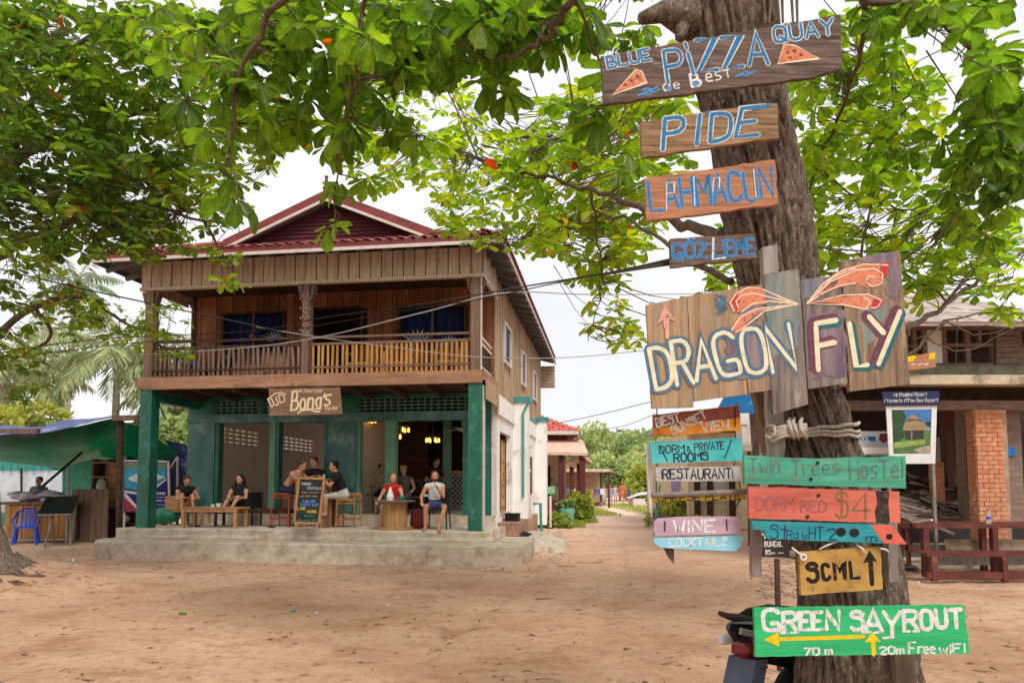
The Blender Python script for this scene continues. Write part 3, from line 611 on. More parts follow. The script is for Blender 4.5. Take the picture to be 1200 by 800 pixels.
for k in range(3): an = k*2.09+.3; MB().bar(p+Vector((.1*math.cos(an),.1*math.sin(an),0)), p+Vector((.55*math.cos(an),.55*math.sin(an),0)), .11, .012).build('blade', white_p, fan)
# ---------------------------------------------------------------- people
PM = {}
def cloth(n, c, d=.7): 
    if n not in PM: PM[n] = pm(n, S(*c), S(*[x*d for x in c]), scale=(12,12,12), bump=.25, rough=.9)
    return PM[n]
def person(label, loc, yaw, seat=.45, lean=.12, kL=(-.13,.44), kR=(.13,.44), fL=None, fR=None, hL=(-.15,.36,.62), hR=(.15,.36,.62), top='skin', sleeves='skin', legs='skin', thigh=None,
           hair=(40,28,20), longhair=0, skin=(196,142,112), look=(0,0), stand=False, scale=1., voxel=.014, group=None, beard=False, cap=None, footz=.05, kz=None):
    t_ = thing('person', label, 'person', tuple(loc), yaw, group)
    sk = cloth('skin %d' % skin[0], skin, .82); mats = [sk]; idx = {'skin': 0}
    def mi(k):
        if k not in idx: idx[k] = len(mats); mats.append(CL[k])
        return idx[k]
    P = lambda s, f, z: Vector((s, -f, z))
    segs = []; mb = MB()
    def limb(a, b_, ra, rb, k, ell=None):
        a, b_ = Vector(a), Vector(b_); mb.tube([a, a.lerp(b_, .35), a.lerp(b_, .7), b_], [ra, lerp(ra, rb, .2)*1.06, lerp(ra, rb, .65), rb], 8); mb.ball(a, ra, n=8); mb.ball(b_, rb, n=8); segs.append((a, b_, (ra+rb)/2, mi(k)))
    hz = .93 if stand else seat+.08
    th = thigh or legs
    pel = P(0,0,hz); ch = P(0, math.sin(lean)*.42, hz+.42*math.cos(lean)); nk = P(0, math.sin(lean)*.5, hz+.5*math.cos(lean)); wst = P(0, math.sin(lean)*.18-.01, hz+.18*math.cos(lean))
    for a, b_, ra, rb, k in ((pel, wst, .125, .115, th), (wst, ch, .118, .135, top)):
        m = 6
        for i in range(m):
            q = a.lerp(b_, i/(m-1)); r_ = lerp(ra, rb, i/(m-1)); mb.ball(q, r_*1.25, r_*.86, r_*.9, 10)
        segs.append((a, b_, (ra+rb)/2*1.1, mi(k)))
    limb(ch+Vector((0,0,.02)), nk+Vector((0,0,.03)), .07, .055, 'skin')
    lk, lt_ = look; hd = nk+Vector((math.sin(lk)*.03, -.02-math.sin(lean)*.05-.04*lt_, .155-.03*abs(lt_))); rot = Matrix.Rotation(lk, 3, 'Z') @ Matrix.Rotation(lt_, 3, 'X')
    mb.ball(hd+Vector((0,0,.02)), .078, .095, .105, 14, rot); mb.ball(hd+rot@Vector((0,-.03,-.05)), .058, .06, .062, 10); segs.append((hd, hd+Vector((0,0,.02)), .1, 0))
    mb.ball(hd+rot@Vector((0,-.1,-.012)), .014, .02, .022, 6)
    for s_ in (-1, 1): mb.ball(hd+rot@Vector((s_*.078,.0,-.005)), .012, .02, .03, 6)
    limb(nk+Vector((0,0,-.02)), hd+Vector((0,.01,-.05)), .055, .05, 'skin')
    for s_, h_, kk, ff in ((-1, hL, kL, fL), (1, hR, kR, fR)):
        sh = ch+Vector((s_*.175, 0, .03)); hand = P(*h_) if len(h_) == 3 else h_
        limb(ch+Vector((s_*.06,0,.03)), sh, .075, .062, top)
        d = hand-sh; Ld = d.length; L1 = .29; L2 = .26
        if Ld > L1+L2-.01: hand = sh+d*((L1+L2-.01)/Ld); d = hand-sh; Ld = d.length
        a_ = (L1*L1-L2*L2+Ld*Ld)/(2*Ld); hh = math.sqrt(max(L1*L1-a_*a_, .0004)); side = Vector((s_*.55, .3, -.8)); side -= d.normalized()*side.dot(d.normalized()); side.normalize()
        el = sh+d.normalized()*a_+side*hh
        limb(sh, sh.lerp(el, .55), .054, .048, sleeves); limb(sh.lerp(el, .5), el, .043, .038, 'skin'); limb(el, hand, .038, .027, 'skin')
        fd = (hand-el).normalized(); sdv = fd.cross(Vector((0,0,1)))
        if sdv.length < .1: sdv = Vector((1,0,0))
        sdv.normalize(); mb.ball(hand+fd*.035, .036, .04, .026, 8); segs.append((hand, hand+fd*.12, .03, 0))
        for q in range(4):
            o_ = sdv*(-.027+.018*q); ln = (.07,.08,.075,.06)[q]; p0 = hand+fd*.06+o_; mb.tube([p0, p0+fd*ln*.5+Vector((0,0,-.006)), p0+fd*ln+Vector((0,0,-.022))], [.0095,.009,.007], 6)
        p0 = hand+fd*.02+sdv*s_*-.03; mb.tube([p0, p0+fd*.03+sdv*s_*-.02, p0+fd*.055+sdv*s_*-.022], [.011,.01,.008], 6)
        hip = P(s_*.085, .0, hz-.01)
        if stand: kn = P(*kk) if len(kk) == 3 else P(s_*.09,.03,.5); ft = P(*(ff or (s_*.1,.0,.07)))
        else: kn = P(kk[0], kk[1], kk[2] if len(kk) > 2 else (kz or seat+.07)); ft = P(*(ff or (kk[0], kk[1]+.02, .07)))
        limb(hip, kn.lerp(hip, .3), .095, .075, th); limb(kn.lerp(hip, .34), kn, .068, .055, legs); limb(kn, ft, .053, .035, 'skin')
        fdir = ((kn-hip)*Vector((1,1,0))); fdir = (fdir.normalized() if fdir.length > .05 else Vector((0,-1,0)))
        mb.ball(ft+Vector((0,0,-.03)), .036, .045, .035, 8); limb(ft+Vector((0,0,-.035)), ft+fdir*.15+Vector((0,0,-.045)), .036, .026, 'skin')
    me_ = mb.mesh('tmp', sk); o = bpy.data.objects.new('tmp', me_); SC.collection.objects.link(o)
    md = o.modifiers.new('r', 'REMESH'); md.mode = 'VOXEL'; md.voxel_size = voxel; md.use_smooth_shade = True
    ms = o.modifiers.new('s', 'SMOOTH'); ms.iterations = 2
    dg = bpy.context.evaluated_depsgraph_get(); m2 = bpy.data.meshes.new_from_object(o.evaluated_get(dg)); bpy.data.objects.remove(o); m2.materials.clear()
    for m in mats: m2.materials.append(m)
    n = len(m2.polygons); cs = np.empty(n*3, np.float32); m2.polygons.foreach_get('center', cs); cs = cs.reshape(-1,3); best = np.full(n, 9e9); bi = np.zeros(n, np.int32)
    for a, b_, r_, k in segs:
        a = np.array(a); d = np.array(b_)-a; tt = np.clip(((cs-a)@d)/max(d@d, 1e-9), 0, 1); ds = np.linalg.norm(cs-(a+tt[:,None]*d), axis=1)-r_; q = ds < best; best[q] = ds[q]; bi[q] = k
    m2.polygons.foreach_set('material_index', bi); m2.polygons.foreach_set('use_smooth', [True]*n); m2.update()
    bo = bpy.data.objects.new('body', m2); SC.collection.objects.link(bo); bo.parent = t_
    hm = cloth('hair %d' % hair[0], hair, .6); mb = MB()
    mb.ball(hd+rot@Vector((0,.022,.035)), .088, .097, .104, 12, rot)
    for i in range(14): an = i*2.4; mb.ball(hd+rot@Vector((.07*math.cos(an), .03+.07*math.sin(an)*.7, .08+.03*math.sin(i*1.3))), .03, n=6)
    if longhair:
        for i in range(9): s_ = lerp(-1, 1, i/8); mb.tube([hd+rot@Vector((s_*.08,.05,.06)), hd+rot@Vector((s_*.11,.06,-.08)), hd+Vector((s_*.13,.05-.05*abs(s_),-.12-longhair))], [.04,.045,.02], 6)
    mb.build('hair', hm, t_, smooth=True)
    if cap: MB().ball(hd+rot@Vector((0,.015,.07)), .092, .1, .07, 12, rot).tube([hd+rot@Vector((0,-.07,.07)), hd+rot@Vector((0,-.15,.06))], [.07,.05], 8, ell=.2).build('cap', cloth('cap', cap), t_, smooth=True)
    if beard: MB().ball(hd+rot@Vector((0,-.045,-.07)), .055, .05, .045, 8, rot).build('beard', hm, t_, smooth=True)
    mb = MB()
    for s_ in (-1, 1): mb.ball(hd+rot@Vector((s_*.03,-.09,.022)), .011, .006, .007, 6)
    mb.build('eyes', black, t_); MB().ball(hd+rot@Vector((0,-.092,-.05)), .022, .008, .006, 8).build('mouth', cloth('lip', (150,70,66)), t_)
    if scale != 1: t_.scale = (scale,)*3
    return t_
CL = {k: cloth(k, c) for k, c in dict(black=(34,32,36), navy=(44,50,88), bluesh=(70,84,130), red=(205,40,36), white=(222,220,222), olive=(122,120,98), tan=(196,170,140), pale=(210,205,200), pink=(226,170,176), orange=(232,120,96), lilac=(190,170,205), grey=(120,120,124)).items()}
ZT = .57
def at(px, b_, z=ZT):   # a spot on the terrace: column px of the photo, b metres behind the front edge
    a, _ = HF(px, 600, b_); return H(a, b_, z)
# furniture builders (local coordinates, origin on the floor)
def stool(name, label, loc, rz, h=.62, m=bamboo, back=.0, group=None):
    t_ = thing(name, label, 'stool', tuple(loc), rz, group); s_ = .19
    MB().box(-.21,-.21,h-.03,.21,.21,h).build('seat', m, t_)
    for x in (-1,1):
        for y in (-1,1): MB().tube([(x*s_*1.1,y*s_*1.1,0),(x*s_,y*s_,h+(back if y > 0 else 0)-.02)], .018, 6).build('leg', m, t_)
    mb = MB()
    for z in (.18, h-.1):
        for x in (-1,1): mb.tube([(x*s_,-s_,z),(x*s_,s_,z)], .013, 6); mb.tube([(-s_,x*s_,z),(s_,x*s_,z)], .013, 6)
    for x in (-1,1):
        mb.tube([(x*s_,-s_,h-.12),(x*s_*.6,-s_,h-.05),(0,-s_,h-.035)], .012, 6); mb.tube([(x*s_,-s_,.05),(x*s_*.7,-s_,.26),(0,-s_,.31)], .012, 6)
    mb.build('braces', m, t_)
    if back:
        o = MB().box(-.2,.165,h+back-.05,.2,.2,h+back).build('backrest', m, t_)
        for x in (-.13,-.06,0,.06,.13): MB().tube([(x,.18,h),(x,.18,h+back-.03)], .012, 6).build('rod', m, t_)
    return t_
def chair(label, loc, rz, m=black, group=None, name='chair'):
    t_ = thing(name, label, 'chair', tuple(loc), rz, group); MB().box(-.22,-.22,.42,.22,.2,.45).build('seat', m, t_)
    MB().prism([(-.2,.2,.5),(.2,.2,.5),(.22,.27,.86),(-.22,.27,.86)], (0,.025,0)).build('backrest', m, t_)
    for x in (-1,1):
        MB().tube([(x*.22,-.22,0),(x*.2,-.2,.44)], .014, 6).build('leg', m, t_); MB().tube([(x*.23,.28,0),(x*.2,.2,.44),(x*.22,.28,.88)], .014, 6).build('leg', m, t_)
        MB().tube([(x*.22,-.2,.44),(x*.25,-.18,.64),(x*.25,.22,.66)], .013, 6).build('armrest', m, t_)
    return t_
def table(name, label, loc, rz, lx, ly, h, m, plank=3, leg=.05, group=None, mt=None):
    t_ = thing(name, label, 'bench' if 'bench' in name else 'table', tuple(loc), rz, group)
    for i in range(plank): piece('plank', (lx, ly/plank-.008, .03), (0,-ly/2+(i+.5)*ly/plank,h-.015), mt or m, t_)
    for x in (-1,1):
        for y in (-1,1): piece('leg', (leg,leg,h-.03), (x*(lx/2-.08),y*(ly/2-leg/2-.01),(h-.03)/2), m, t_)
    MB().box(-lx/2+.06,-ly/2+.02,h-.1,lx/2-.06,-ly/2+.045,h-.03).box(-lx/2+.06,ly/2-.045,h-.1,lx/2-.06,ly/2-.02,h-.03).build('apron', m, t_); return t_
# left low table, bench and two women
table('low_table', 'long low wooden table in front of the two seated women', at(252,.35), -T, 1.36, .5, .44, wood_honey, 3, .07, mt=wood_honeyx)
table('wooden_bench', 'wooden bench with a pale backboard under the woman in the black top', at(222,1.05), -T, .95, .36, .40, wood_honey, 2)
bn = thing('backboard_bench', 'pale wooden seat back standing behind the woman with raised knees', 'seat', tuple(at(207,1.25)), -T); MB().box(-.3,0,.3,.3,.03,.66).build('backrest', wood_honeyx, bn); 
for x in (-.26,.26): MB().box(x-.02,.03,0,x+.02,.06,.66).build('leg', wood_honey, bn)
person('woman in a black top, hair tied up and knees raised, by the teal column', at(216,1.05,ZT-.02), .55, scale=.9, seat=.46, lean=.45, kL=(-.1,.34,.80), kR=(.14,.36,.78), fL=(-.12,.50,.47), fR=(.14,.52,.47), hL=(-.05,.5,.72), hR=(.2,.46,.7), top='black', thigh='skin', hair=(96,62,40), look=(.2,.35), skin=(205,150,118))
table('dark_bench', 'dark low bench behind the low table under the woman in the black dress', at(300,1.0), -T, 1.9, .4, .38, wood_dark, 2)
person('woman in a black dress with long dark hair sitting with her legs drawn up', at(280,.98,ZT-.02), -.05, scale=.9, seat=.43, lean=.0, kL=(-.1,.34,.72), kR=(.12,.34,.74), fL=(-.22,.46,.44), fR=(.02,.5,.44), hL=(-.12,.34,.72), hR=(.1,.36,.74), top='black', thigh='black', hair=(24,18,18), longhair=.16, look=(0,.05), skin=(200,150,125))
cat_ = thing('dark_chair', 'dark chair back behind the woman in the black dress', 'chair', tuple(at(296,1.35)), -T); MB().box(-.22,0,.42,.22,.03,.75).build('backrest', black, cat_); MB().box(-.22,-.4,.4,.22,0,.43).build('seat', black, cat_)
for x in (-.2,.2): MB().box(x-.015,-.4,0,x+.015,-.37,.42).box(x-.015,0,0,x+.015,.03,.42).build('leg', black, cat_)
def cup(label, p, m, r=.035, h=.09, cat='cup', name='cup'):
    t_ = thing(name, label, cat, tuple(p)); MB().lathe([(r*.75,0),(r*.8,.01),(r,h),(r*.86,h),(r*.7,.02),(.001,.02)], p, 10).build('bowl', m, t_); return t_
cup('small white cup on the right part of the low table', at(256,.35,ZT+.44), white_p, .06, .08); cup('white cup on the low table next to the larger one', at(249,.3,ZT+.44), white_p, .045,.06)
for i, px in enumerate((223,232,318)):
    s_ = thing('sandal', ('blue flip-flop under the low table', 'dark flip-flop lying beside the blue one', 'dark sandal lying under the dark bench')[i], 'sandal', tuple(at(px,.5,ZT)), .4*i)
    MB().prism([(x*.045,y*.13,.002) for x, y in ((-1,-.8),(-.7,-1),(.7,-1),(1,-.7),(.8,.6),(.5,1),(-.5,1),(-.8,.5))], (0,0,.018)).build('sole', (bluetarp, darkcloth, darkcloth)[i], s_); MB().tube([(-.04,.0,.02),(0,-.07,.045),(.04,0,.02)], .006, 5).build('strap', black, s_)
# high table, stools, three men
ht = thing('high_table', 'tall plank table where three men lean, chalkboard in front', 'table', tuple(at(370,.75)), -T)
for i in range(4): piece('plank', (.95,.15,.03), (0,-.225+i*.15,1.03), wood_post, ht)
for i in range(3): piece('leg_board', (.13,.04,1.01), (.26+.085*i if i else .25,-.2+.16*i,.505), wood_honey, ht, (0,0,math.pi/2*(1)))
for i in range(3): piece('leg_board', (.15,.04,1.01), (-.33,-.2+.16*i,.505), wood_honey, ht, (0,0,math.pi/2))
MB().box(.2,-.26,0,.36,.2,1.0).build('side_panel', wood_post, ht)
stool('high_stool', 'tall reddish wooden stool under the shirtless man', at(333,.75), -T, .74, pm('red stool wood', S(168,92,56), S(120,60,38), scale=(9,9,3)))
person('shirtless man in dark shorts leaning on the tall table with one foot hanging', at(334,.78), 1.25, seat=.74, lean=.75, kL=(-.12,.42,.80), kR=(.13,.40,.78), fL=(-.14,.36,.42), fR=(.12,.46,.36), hL=(-.1,.72,1.08), hR=(.1,.7,1.08), top='skin', thigh='navy', legs='navy', hair=(110,70,44), look=(.2,.3), skin=(214,158,130))
person('young man with reddish hair in a black shirt behind the tall table', at(369,1.45), .15, seat=.70, lean=.3, hL=(-.12,.5,1.08), hR=(.1,.5,1.08), top='black', sleeves='black', thigh='black', legs='black', hair=(130,62,34), look=(-.5,.2), skin=(216,165,138))
stool('bamboo_stool', 'bamboo stool with a low back right of the tall table', at(409,.75), -T, .62, bamboo, .12)
person('man in a black t-shirt and pale shorts seated on the bamboo stool', at(404,.8), -1.2, seat=.62, lean=.42, kL=(-.12,.42,.66), kR=(.12,.42,.68), fL=(-.12,.5,.3), fR=(.12,.42,.32), hL=(-.1,.55,1.08), hR=(.1,.5,1.06), top='black', sleeves='black', thigh='pale', legs='pale', hair=(36,28,24), look=(.1,.1), skin=(205,152,120))
for i, (px, m) in enumerate(((374, glassy('beer glass', (.9,.7,.3,1))), (379, white_p), (384, glassy('bottle glass', (.5,.75,.55,1))), (362, black))):
    cup(('glass of drink on the tall table', 'white tumbler on the tall table', 'pale bottle on the right part of the tall table', 'dark phone-sized cup before the shirtless man')[i], at(px,.7+.1*(i%2),ZT+1.045), m, .032, (.12,.1,.2,.05)[i])
# chalkboard
cpl = Pl(362,590,13.72,-T,.14); cb = thing('chalkboard', 'framed chalkboard menu leaning against the tall table', 'sign', tuple(cpl(362,590)))
MB().prism([cpl(x,y) for x, y in ((352,561),(379,562),(373,612),(346,611))], -cpl.n*.015).build('board', pm('chalkboard', S(54,62,66), S(38,44,48)), cb)
mb = MB(); q = [(351,560),(380,561),(374,613),(345,612)]
for i in range(4): a_, c_ = cpl(*q[i], -.0), cpl(*q[(i+1)%4], -.0); MB().bar(a_, c_, .045, .04, up=cpl.n).build('frame', wood_honey, cb)
for x in (348,372): MB().bar(cpl(x,612), cpl(x-.4,617), .04, .04).build('leg', wood_honey, cb)
def chalk(rows):
    for k, (s_, x0, y0, x1, y1, h, w_, c) in enumerate(rows):
        mb = MB(); text(mb, s_, (x0,y0), (x1,y1), h*.85, w_*.8, cpl, .003, 0, k); mb.build('lettering', c, cb)
cw, cbk, cyl, cog, cgr = [pm(n, S(*c), bump=0) for n, c in (('white chalk', (190,200,205)),('blue chalk', (96,150,215)),('yellow chalk', (236,190,40)),('tan chalk', (190,150,110)),('green chalk', (70,160,110)))]
chalk([('FRESH',354,568,364,568,3,.7,cw),('COCKTAILS',360,572.5,376,573,2.8,.6,cw),('beer on ice',354,577.5,373,577.5,2.5,.5,cog),('and fresh juice',352,582,371,582,2.5,.5,cog),('2.00 ORG',354.5,588.5,370,588.5,3.2,.8,cbk),('PARTY BUS',352,592.5,373,592.5,3,.8,cbk),('LIVE',349,597,358,597,3.6,.9,cyl),('MUSIC',360,600.5,371,600.5,3.4,.9,cyl),('today',356,605,369,605,2.5,.5,cgr),('open every day',348,610,371,610,2.4,.5,cgr)])
# spool table with the group behind and the man in the tank top
sp_ = thing('spool_table', 'wooden cable spool used as a table in front of the people in red and olive', 'table', tuple(at(463,.25)), 0)
MB().lathe([(.37,.0),(.38,.02),(.37,.05)], n=24).build('base', wood_honeyx, sp_); MB().lathe([(.25,.05),(.25,.56)], n=18).build('drum', wood_honey, sp_); MB().lathe([(.41,.56),(.42,.58),(.41,.60)], n=24).build('top', wood_post, sp_)
k = thing('paper_bag', 'crumpled white paper bag on the spool table', 'bag', tuple(at(457,.2,ZT+.6)), 0); MB().lathe([(.07,0),(.08,.08),(.05,.16),(.015,.27)], n=7).build('bag', white_p, k)
k = thing('green_wrapper', 'green and white wrapper beside the paper bag on the spool', 'wrapper', tuple(at(470,.2,ZT+.6)), 0); MB().lathe([(.08,0),(.09,.04),(.03,.09)], n=7).build('wrapper', greenpl, k)
chair('dark chair under the person in red', at(462,1.1), 0.1, wood_dark)
person('person in a sleeveless red top with fair short hair behind the spool table', at(461,.98), -.15, scale=.9, seat=.44, lean=.15, hL=(-.28,.34,.62), hR=(.26,.4,.60), top='red', thigh='pale', legs='pale', hair=(150,104,66), look=(.5,-.05), skin=(220,165,135))
person('person in a pale tan top half hidden behind the red top', at(446,2.5,.8), .2, scale=.92, seat=.42, lean=.1, top='tan', sleeves='tan', thigh='black', legs='black', hair=(30,26,26), look=(.3,0))
person('person in an olive sleeveless top looking left behind the spool table', at(474,2.2,.8), -.2, scale=.92, seat=.38, lean=.1, hR=(.34,.4,.6), top='olive', thigh='grey', legs='grey', hair=(120,84,56), look=(-.3,.0), skin=(214,166,140), cap=(190,150,130))
chair('pale plastic chair left of the group inside the cafe', at(428,3.4,.8), .3, plaster_d, name='plastic_chair'); chair('dark chair behind the person in olive', at(484,2.6,.8), -.2, wood_dark)
person('person in black bending over the table before the bar counter', at(503,3.2,.8), .6, seat=.6, lean=.6, hL=(-.1,.5,.85), hR=(.12,.5,.85), top='black', sleeves='black', thigh='black', legs='black', hair=(28,24,24), look=(.2,.3))
chair('black chair under the man in the white tank top', at(513,.42), -.05)
person('bearded man in a white tank top and blue shorts holding his chin', at(509,.35), .28, scale=.91, seat=.46, lean=.05, kL=(-.26,.40), kR=(.16,.44), fL=(-.26,.34,.07), fR=(.0,.56,.06), hL=(-.33,.3,.62), hR=(.03,.26,.93), top='white', thigh='bluesh', legs='skin', hair=(84,52,34), look=(-.15,.05), beard=True, skin=(206,146,112))
tk = MB(); tpl = None
bag_ = thing('shoulder_bag', 'dark red and black bag standing beside the seated man in the tank top', 'bag', tuple(at(489,.55)), .2); MB().lathe([(.12,0),(.15,.1),(.13,.34),(.06,.42)], n=8, sy=.6).build('bag', cloth('maroon cloth', (120,40,44)), bag_); MB().tube([(-.08,0,.4),(-.05,0,.55),(.06,0,.55),(.08,0,.4)], .012, 6).build('strap', black, bag_)
rt = thing('round_table', 'small round dark table with white napkins beside the group', 'table', tuple(at(494,1.6,ZT)), 0); MB().lathe([(.3,.62),(.31,.64),(.3,.65)], n=16).build('top', wood_dark, rt); MB().tube([(0,0,0),(0,0,.62)], .03, 8).build('leg', wood_dark, rt); MB().lathe([(.2,0),(.2,.02)], n=12).build('base', wood_dark, rt)
k = thing('napkins', 'white crumpled napkins on the small round table', 'napkin', tuple(at(497,1.5,ZT+.65)), 0); MB().ball((0,0,.03), .09,.06,.04, 7).ball((.07,.03,.025), .06,.05,.03, 7).build('napkin', white_p, k)
# bar counter with perforated front, blue pot
bc = thing('bar_counter', 'grey bar counter with a perforated block front and wooden top', 'counter', tuple(H(-.95,4.5,.8)), -T)
MB().box(-.95,0,0,-.8,.5,1.0).box(.35,0,0,.75,.5,1.0).box(-.8,0,0,.35,.5,.12).box(-.8,0,.94,.35,.5,1.0).box(-.8,.15,.12,.35,.5,.94).build('body', plaster_d, bc)
MB().box(-1.0,-.06,1.0,.85,.56,1.06).build('top', wood_honeyx, bc)
mb = MB()
for i in range(9):
    for j in range(6):
        x, z = -.8+i*1.15/9, .12+j*.82/6; w2, h2 = 1.15/9, .82/6
        if True:
            for (p_, q_) in (((x,.04,z),(x+w2,.04,z+h2)), ((x+w2,.045,z),(x,.045,z+h2))): mb.bar(p_, q_, .03, .022, up=(0,1,0))
mb.build('perforated_block', pm('grey perforated block', S(176,168,160), S(140,132,126)), bc, kind='stuff'); MB().box(-.8,.13,.12,.35,.148,.94).build('backing', black, bc)
k = cup('blue pot on the right end of the bar counter', H(-.75+.55,4.7,1.86), pm('blue enamel', S(30,70,170)), .12, .2, 'pot', 'pot')
# shoes and mat by the side entrance
k = thing('black_crate', 'small black box on the side step of the cafe', 'box', tuple(H(.35,2.9,.62)), -T); MB().box(-.16,-.2,0,.16,.2,.16).box(-.17,-.21,.16,.17,.21,.19).build('body', black, k)
k = thing('dark_mat', 'dark rumpled mat on the slab beside the side entrance', 'mat', tuple(H(.6,2.5,.3)), -T); MB().box(-.2,-.5,0,.2,.5,.03).ball((0,.1,.04), .2,.3,.05, 8).build('mat', darkcloth, k)
lad = thing('leaning_ladder', 'wooden ladder leaning inside the side opening', 'ladder', tuple(H(.06,3.2,.7)), -T)
for y in (-.15,.2): MB().bar((0,y,0),(-.05,y+.3,1.9), .05, .04).build('rail', wood_honey, lad)
for i in range(6): MB().bar((-.01*i,-.15+.05*i,.25+.28*i),(-.01*i,.2+.05*i,.25+.28*i), .03, .03).build('rung', wood_honey, lad)
# balcony clutter
k = thing('hammock', 'navy hammock cloth slung low behind the left balcony rail', 'hammock', tuple(H(-6.2,.5,3.79)), -T); mb = MB(); 
vs = [(lerp(-.5,.75,i/10), -.2+.4*j/4, .12+.75*((i/10-.5)**2)*2+.1*abs(j-2)*.5) for i in range(11) for j in range(5)]
mb.add(vs, [(i*5+j, i*5+j+1, (i+1)*5+j+1, (i+1)*5+j) for i in range(10) for j in range(4)]); mb.build('cloth', cloth('hammock blue', (60,80,130)), k); MB().tube([(.75,0,.5),(.95,0,.8)], .01, 5).tube([(-.5,0,.5),(-.8,0,.8)], .01, 5).build('cord', black, k)
for i, (a_, lab) in enumerate(((-2.75,'wooden armchair on the balcony beside the doorway'), (-1.9,'wooden armchair on the balcony under the blue curtained window'), (-.75,'wooden armchair on the balcony near the right column'))):
    t_ = thing('wooden_armchair', lab, 'chair', tuple(H(a_,.9,3.78)), -T+math.pi*0); MB().box(-.28,-.25,.32,.28,.25,.37).build('seat', wood_honey, t_)
    for q in range(5): piece('back_slat', (.06,.025,.5), (-.22+q*.11,.25,.6), wood_honey, t_)
    for x in (-.26,.26):
        for y in (-.22,.22): piece('leg', (.05,.05,.58 if y < 0 else .86), (x,y,.29 if y < 0 else .43), wood_honey, t_)
        piece('armrest', (.06,.5,.03), (x,0,.59), wood_honey, t_)
# ---------------------------------------------------------------- sign tree trunk
BIG = thing('sign_tree', 'big leaning tree with rough bark in front, hand painted signs nailed to its trunk', 'tree', (1.75,3.3,0))
edges = [(-140,750,880),(-60,770,892),(0,790,905),(60,803,914),(150,826,926),(250,848,952),(350,868,962),(430,885,975),(480,896,992),(520,905,1003),(600,922,1040),(650,935,1050),(720,938,1060),(800,938,1082),(870,925,1100),(930,895,1130),(960,870,1160)]
TD = 3.3; rows = []; NR = 260; NA = 176
def trunk_at(py):
    for i in range(len(edges)-1):
        if edges[i][0] <= py <= edges[i+1][0]:
            q = (py-edges[i][0])/(edges[i+1][0]-edges[i][0]); return lerp(edges[i][1], edges[i+1][1], q), lerp(edges[i][2], edges[i+1][2], q)
    return edges[-1][1:] if py > edges[-1][0] else edges[0][1:]
mb = MB(); vs = []
for j in range(NR+1):
    py = lerp(-140, 960, j/NR); xl, xr = trunk_at(py); a = W(xl, py, TD); c = W(xr, py, TD); cen = (a+c)/2; r_ = (c-a).length/2*.985
    for k in range(NA):
        an = 2*math.pi*k/NA; d = Vector((math.cos(an), math.sin(an), 0)); q = cen+d*r_
        nz_ = noise.noise(Vector((q.x*2.2, q.y*2.2, q.z*1.3)))*.03+abs(noise.noise(Vector((math.cos(an)*7+3, math.sin(an)*7, q.z*1.6))))*-.035+noise.noise(Vector((math.cos(an)*15, math.sin(an)*15, q.z*5)))*.010+noise.noise(Vector((q.x*30, q.y*30, q.z*12)))*.005-.022*max(0, 1-3.2*abs(noise.noise(Vector((math.cos(an)*5.5+.6*noise.noise(Vector((0,an*2,q.z*4))), math.sin(an)*5.5, q.z*1.1+4)))))**2-.012*max(0, 1-4*abs(noise.noise(Vector((math.cos(an)*12, math.sin(an)*12, q.z*4.5+8)))))**2
        vs.append(q+d*nz_)
mb.add(vs, [(j*NA+k, j*NA+(k+1)%NA, (j+1)*NA+(k+1)%NA, (j+1)*NA+k) for j in range(NR) for k in range(NA)])
def barkmat():
    m = pm('bark', S(156,136,120), S(58,46,40), scale=(36,36,11), bump=1.0, bdist=.05, dirt=S(178,168,154), dirt_amt=.36, dscale=(20,20,11), rough=.95, detail=9); return m
bark = barkmat(); bark2 = pm('branch bark', S(120,102,86), S(74,60,50), scale=(14,14,14), bump=.5)
trunk = mb.build('trunk', bark, BIG, smooth=True)
mb = MB(); p0, p1 = W(830,18,3.28), W(752,22,3.1); mb.tube([p0, p0.lerp(p1,.35)+Vector((0,0,-.02)), p0.lerp(p1,.7)+Vector((0,0,.03)), p1], [.11,.085,.05,.028], 10); mb.tube([W(800,30,3.2), W(796,45,3.12)], [.04,.02], 8); mb.build('broken_stub', bark, BIG, smooth=True)
mb = MB()
for px in (896,903,911,918,927,932): mb.tube([W(px-4,-60,3.05), W(px+U(-2,2),0,3.02), W(px+U(-2,3),24+U(0,8),3.0)], [.008,.007,.005], 5)
mb.tube([W(913,20,3.0), W(916,50,2.9), W(917,84,2.93)], .004, 5); mb.build('aerial_root', bark2, BIG, kind='stuff')
# ---------------------------------------------------------------- painted signs on the tree
def sw(n, c, d, **k): return pm(n, S(*c), S(*d), scale=k.pop('scale', (3,50,60)), rough=.85, bump=.5, detail=9, **k)
plank_dk = sw('dark sign plank', (118,98,88), (62,50,46), dirt=S(150,132,120), dirt_amt=.25, dscale=(2,9,24))
plank_br = sw('brown sign plank', (168,136,100), (92,70,50), dirt=S(70,54,44), dirt_amt=.3, dscale=(2,9,20))
plank_rd = sw('reddish sign plank', (192,134,98), (136,92,66), dirt=S(100,76,60), dirt_amt=.25, dscale=(2,9,20))
def pnt(n, c, d=None, wear=.34, wc=(110,90,76)): return pm(n, S(*c), S(*(d or [x*.86 for x in c])), scale=(30,30,30), bump=.15, dirt=S(*wc), dirt_amt=wear, dirt_scale=45)
pw, pb, pcr = pnt('white sign paint', (226,226,222)), pnt('blue sign paint', (44,122,176)), pnt('cream sign paint', (236,222,188), wear=.1)
porn = pnt('orange sign paint', (216,138,106), (190,110,82)); pnavy = pnt('navy sign paint', (40,92,140), wear=.4, wc=(120,110,100)); plbl = pnt('light blue sign paint', (84,150,214), wear=.35)
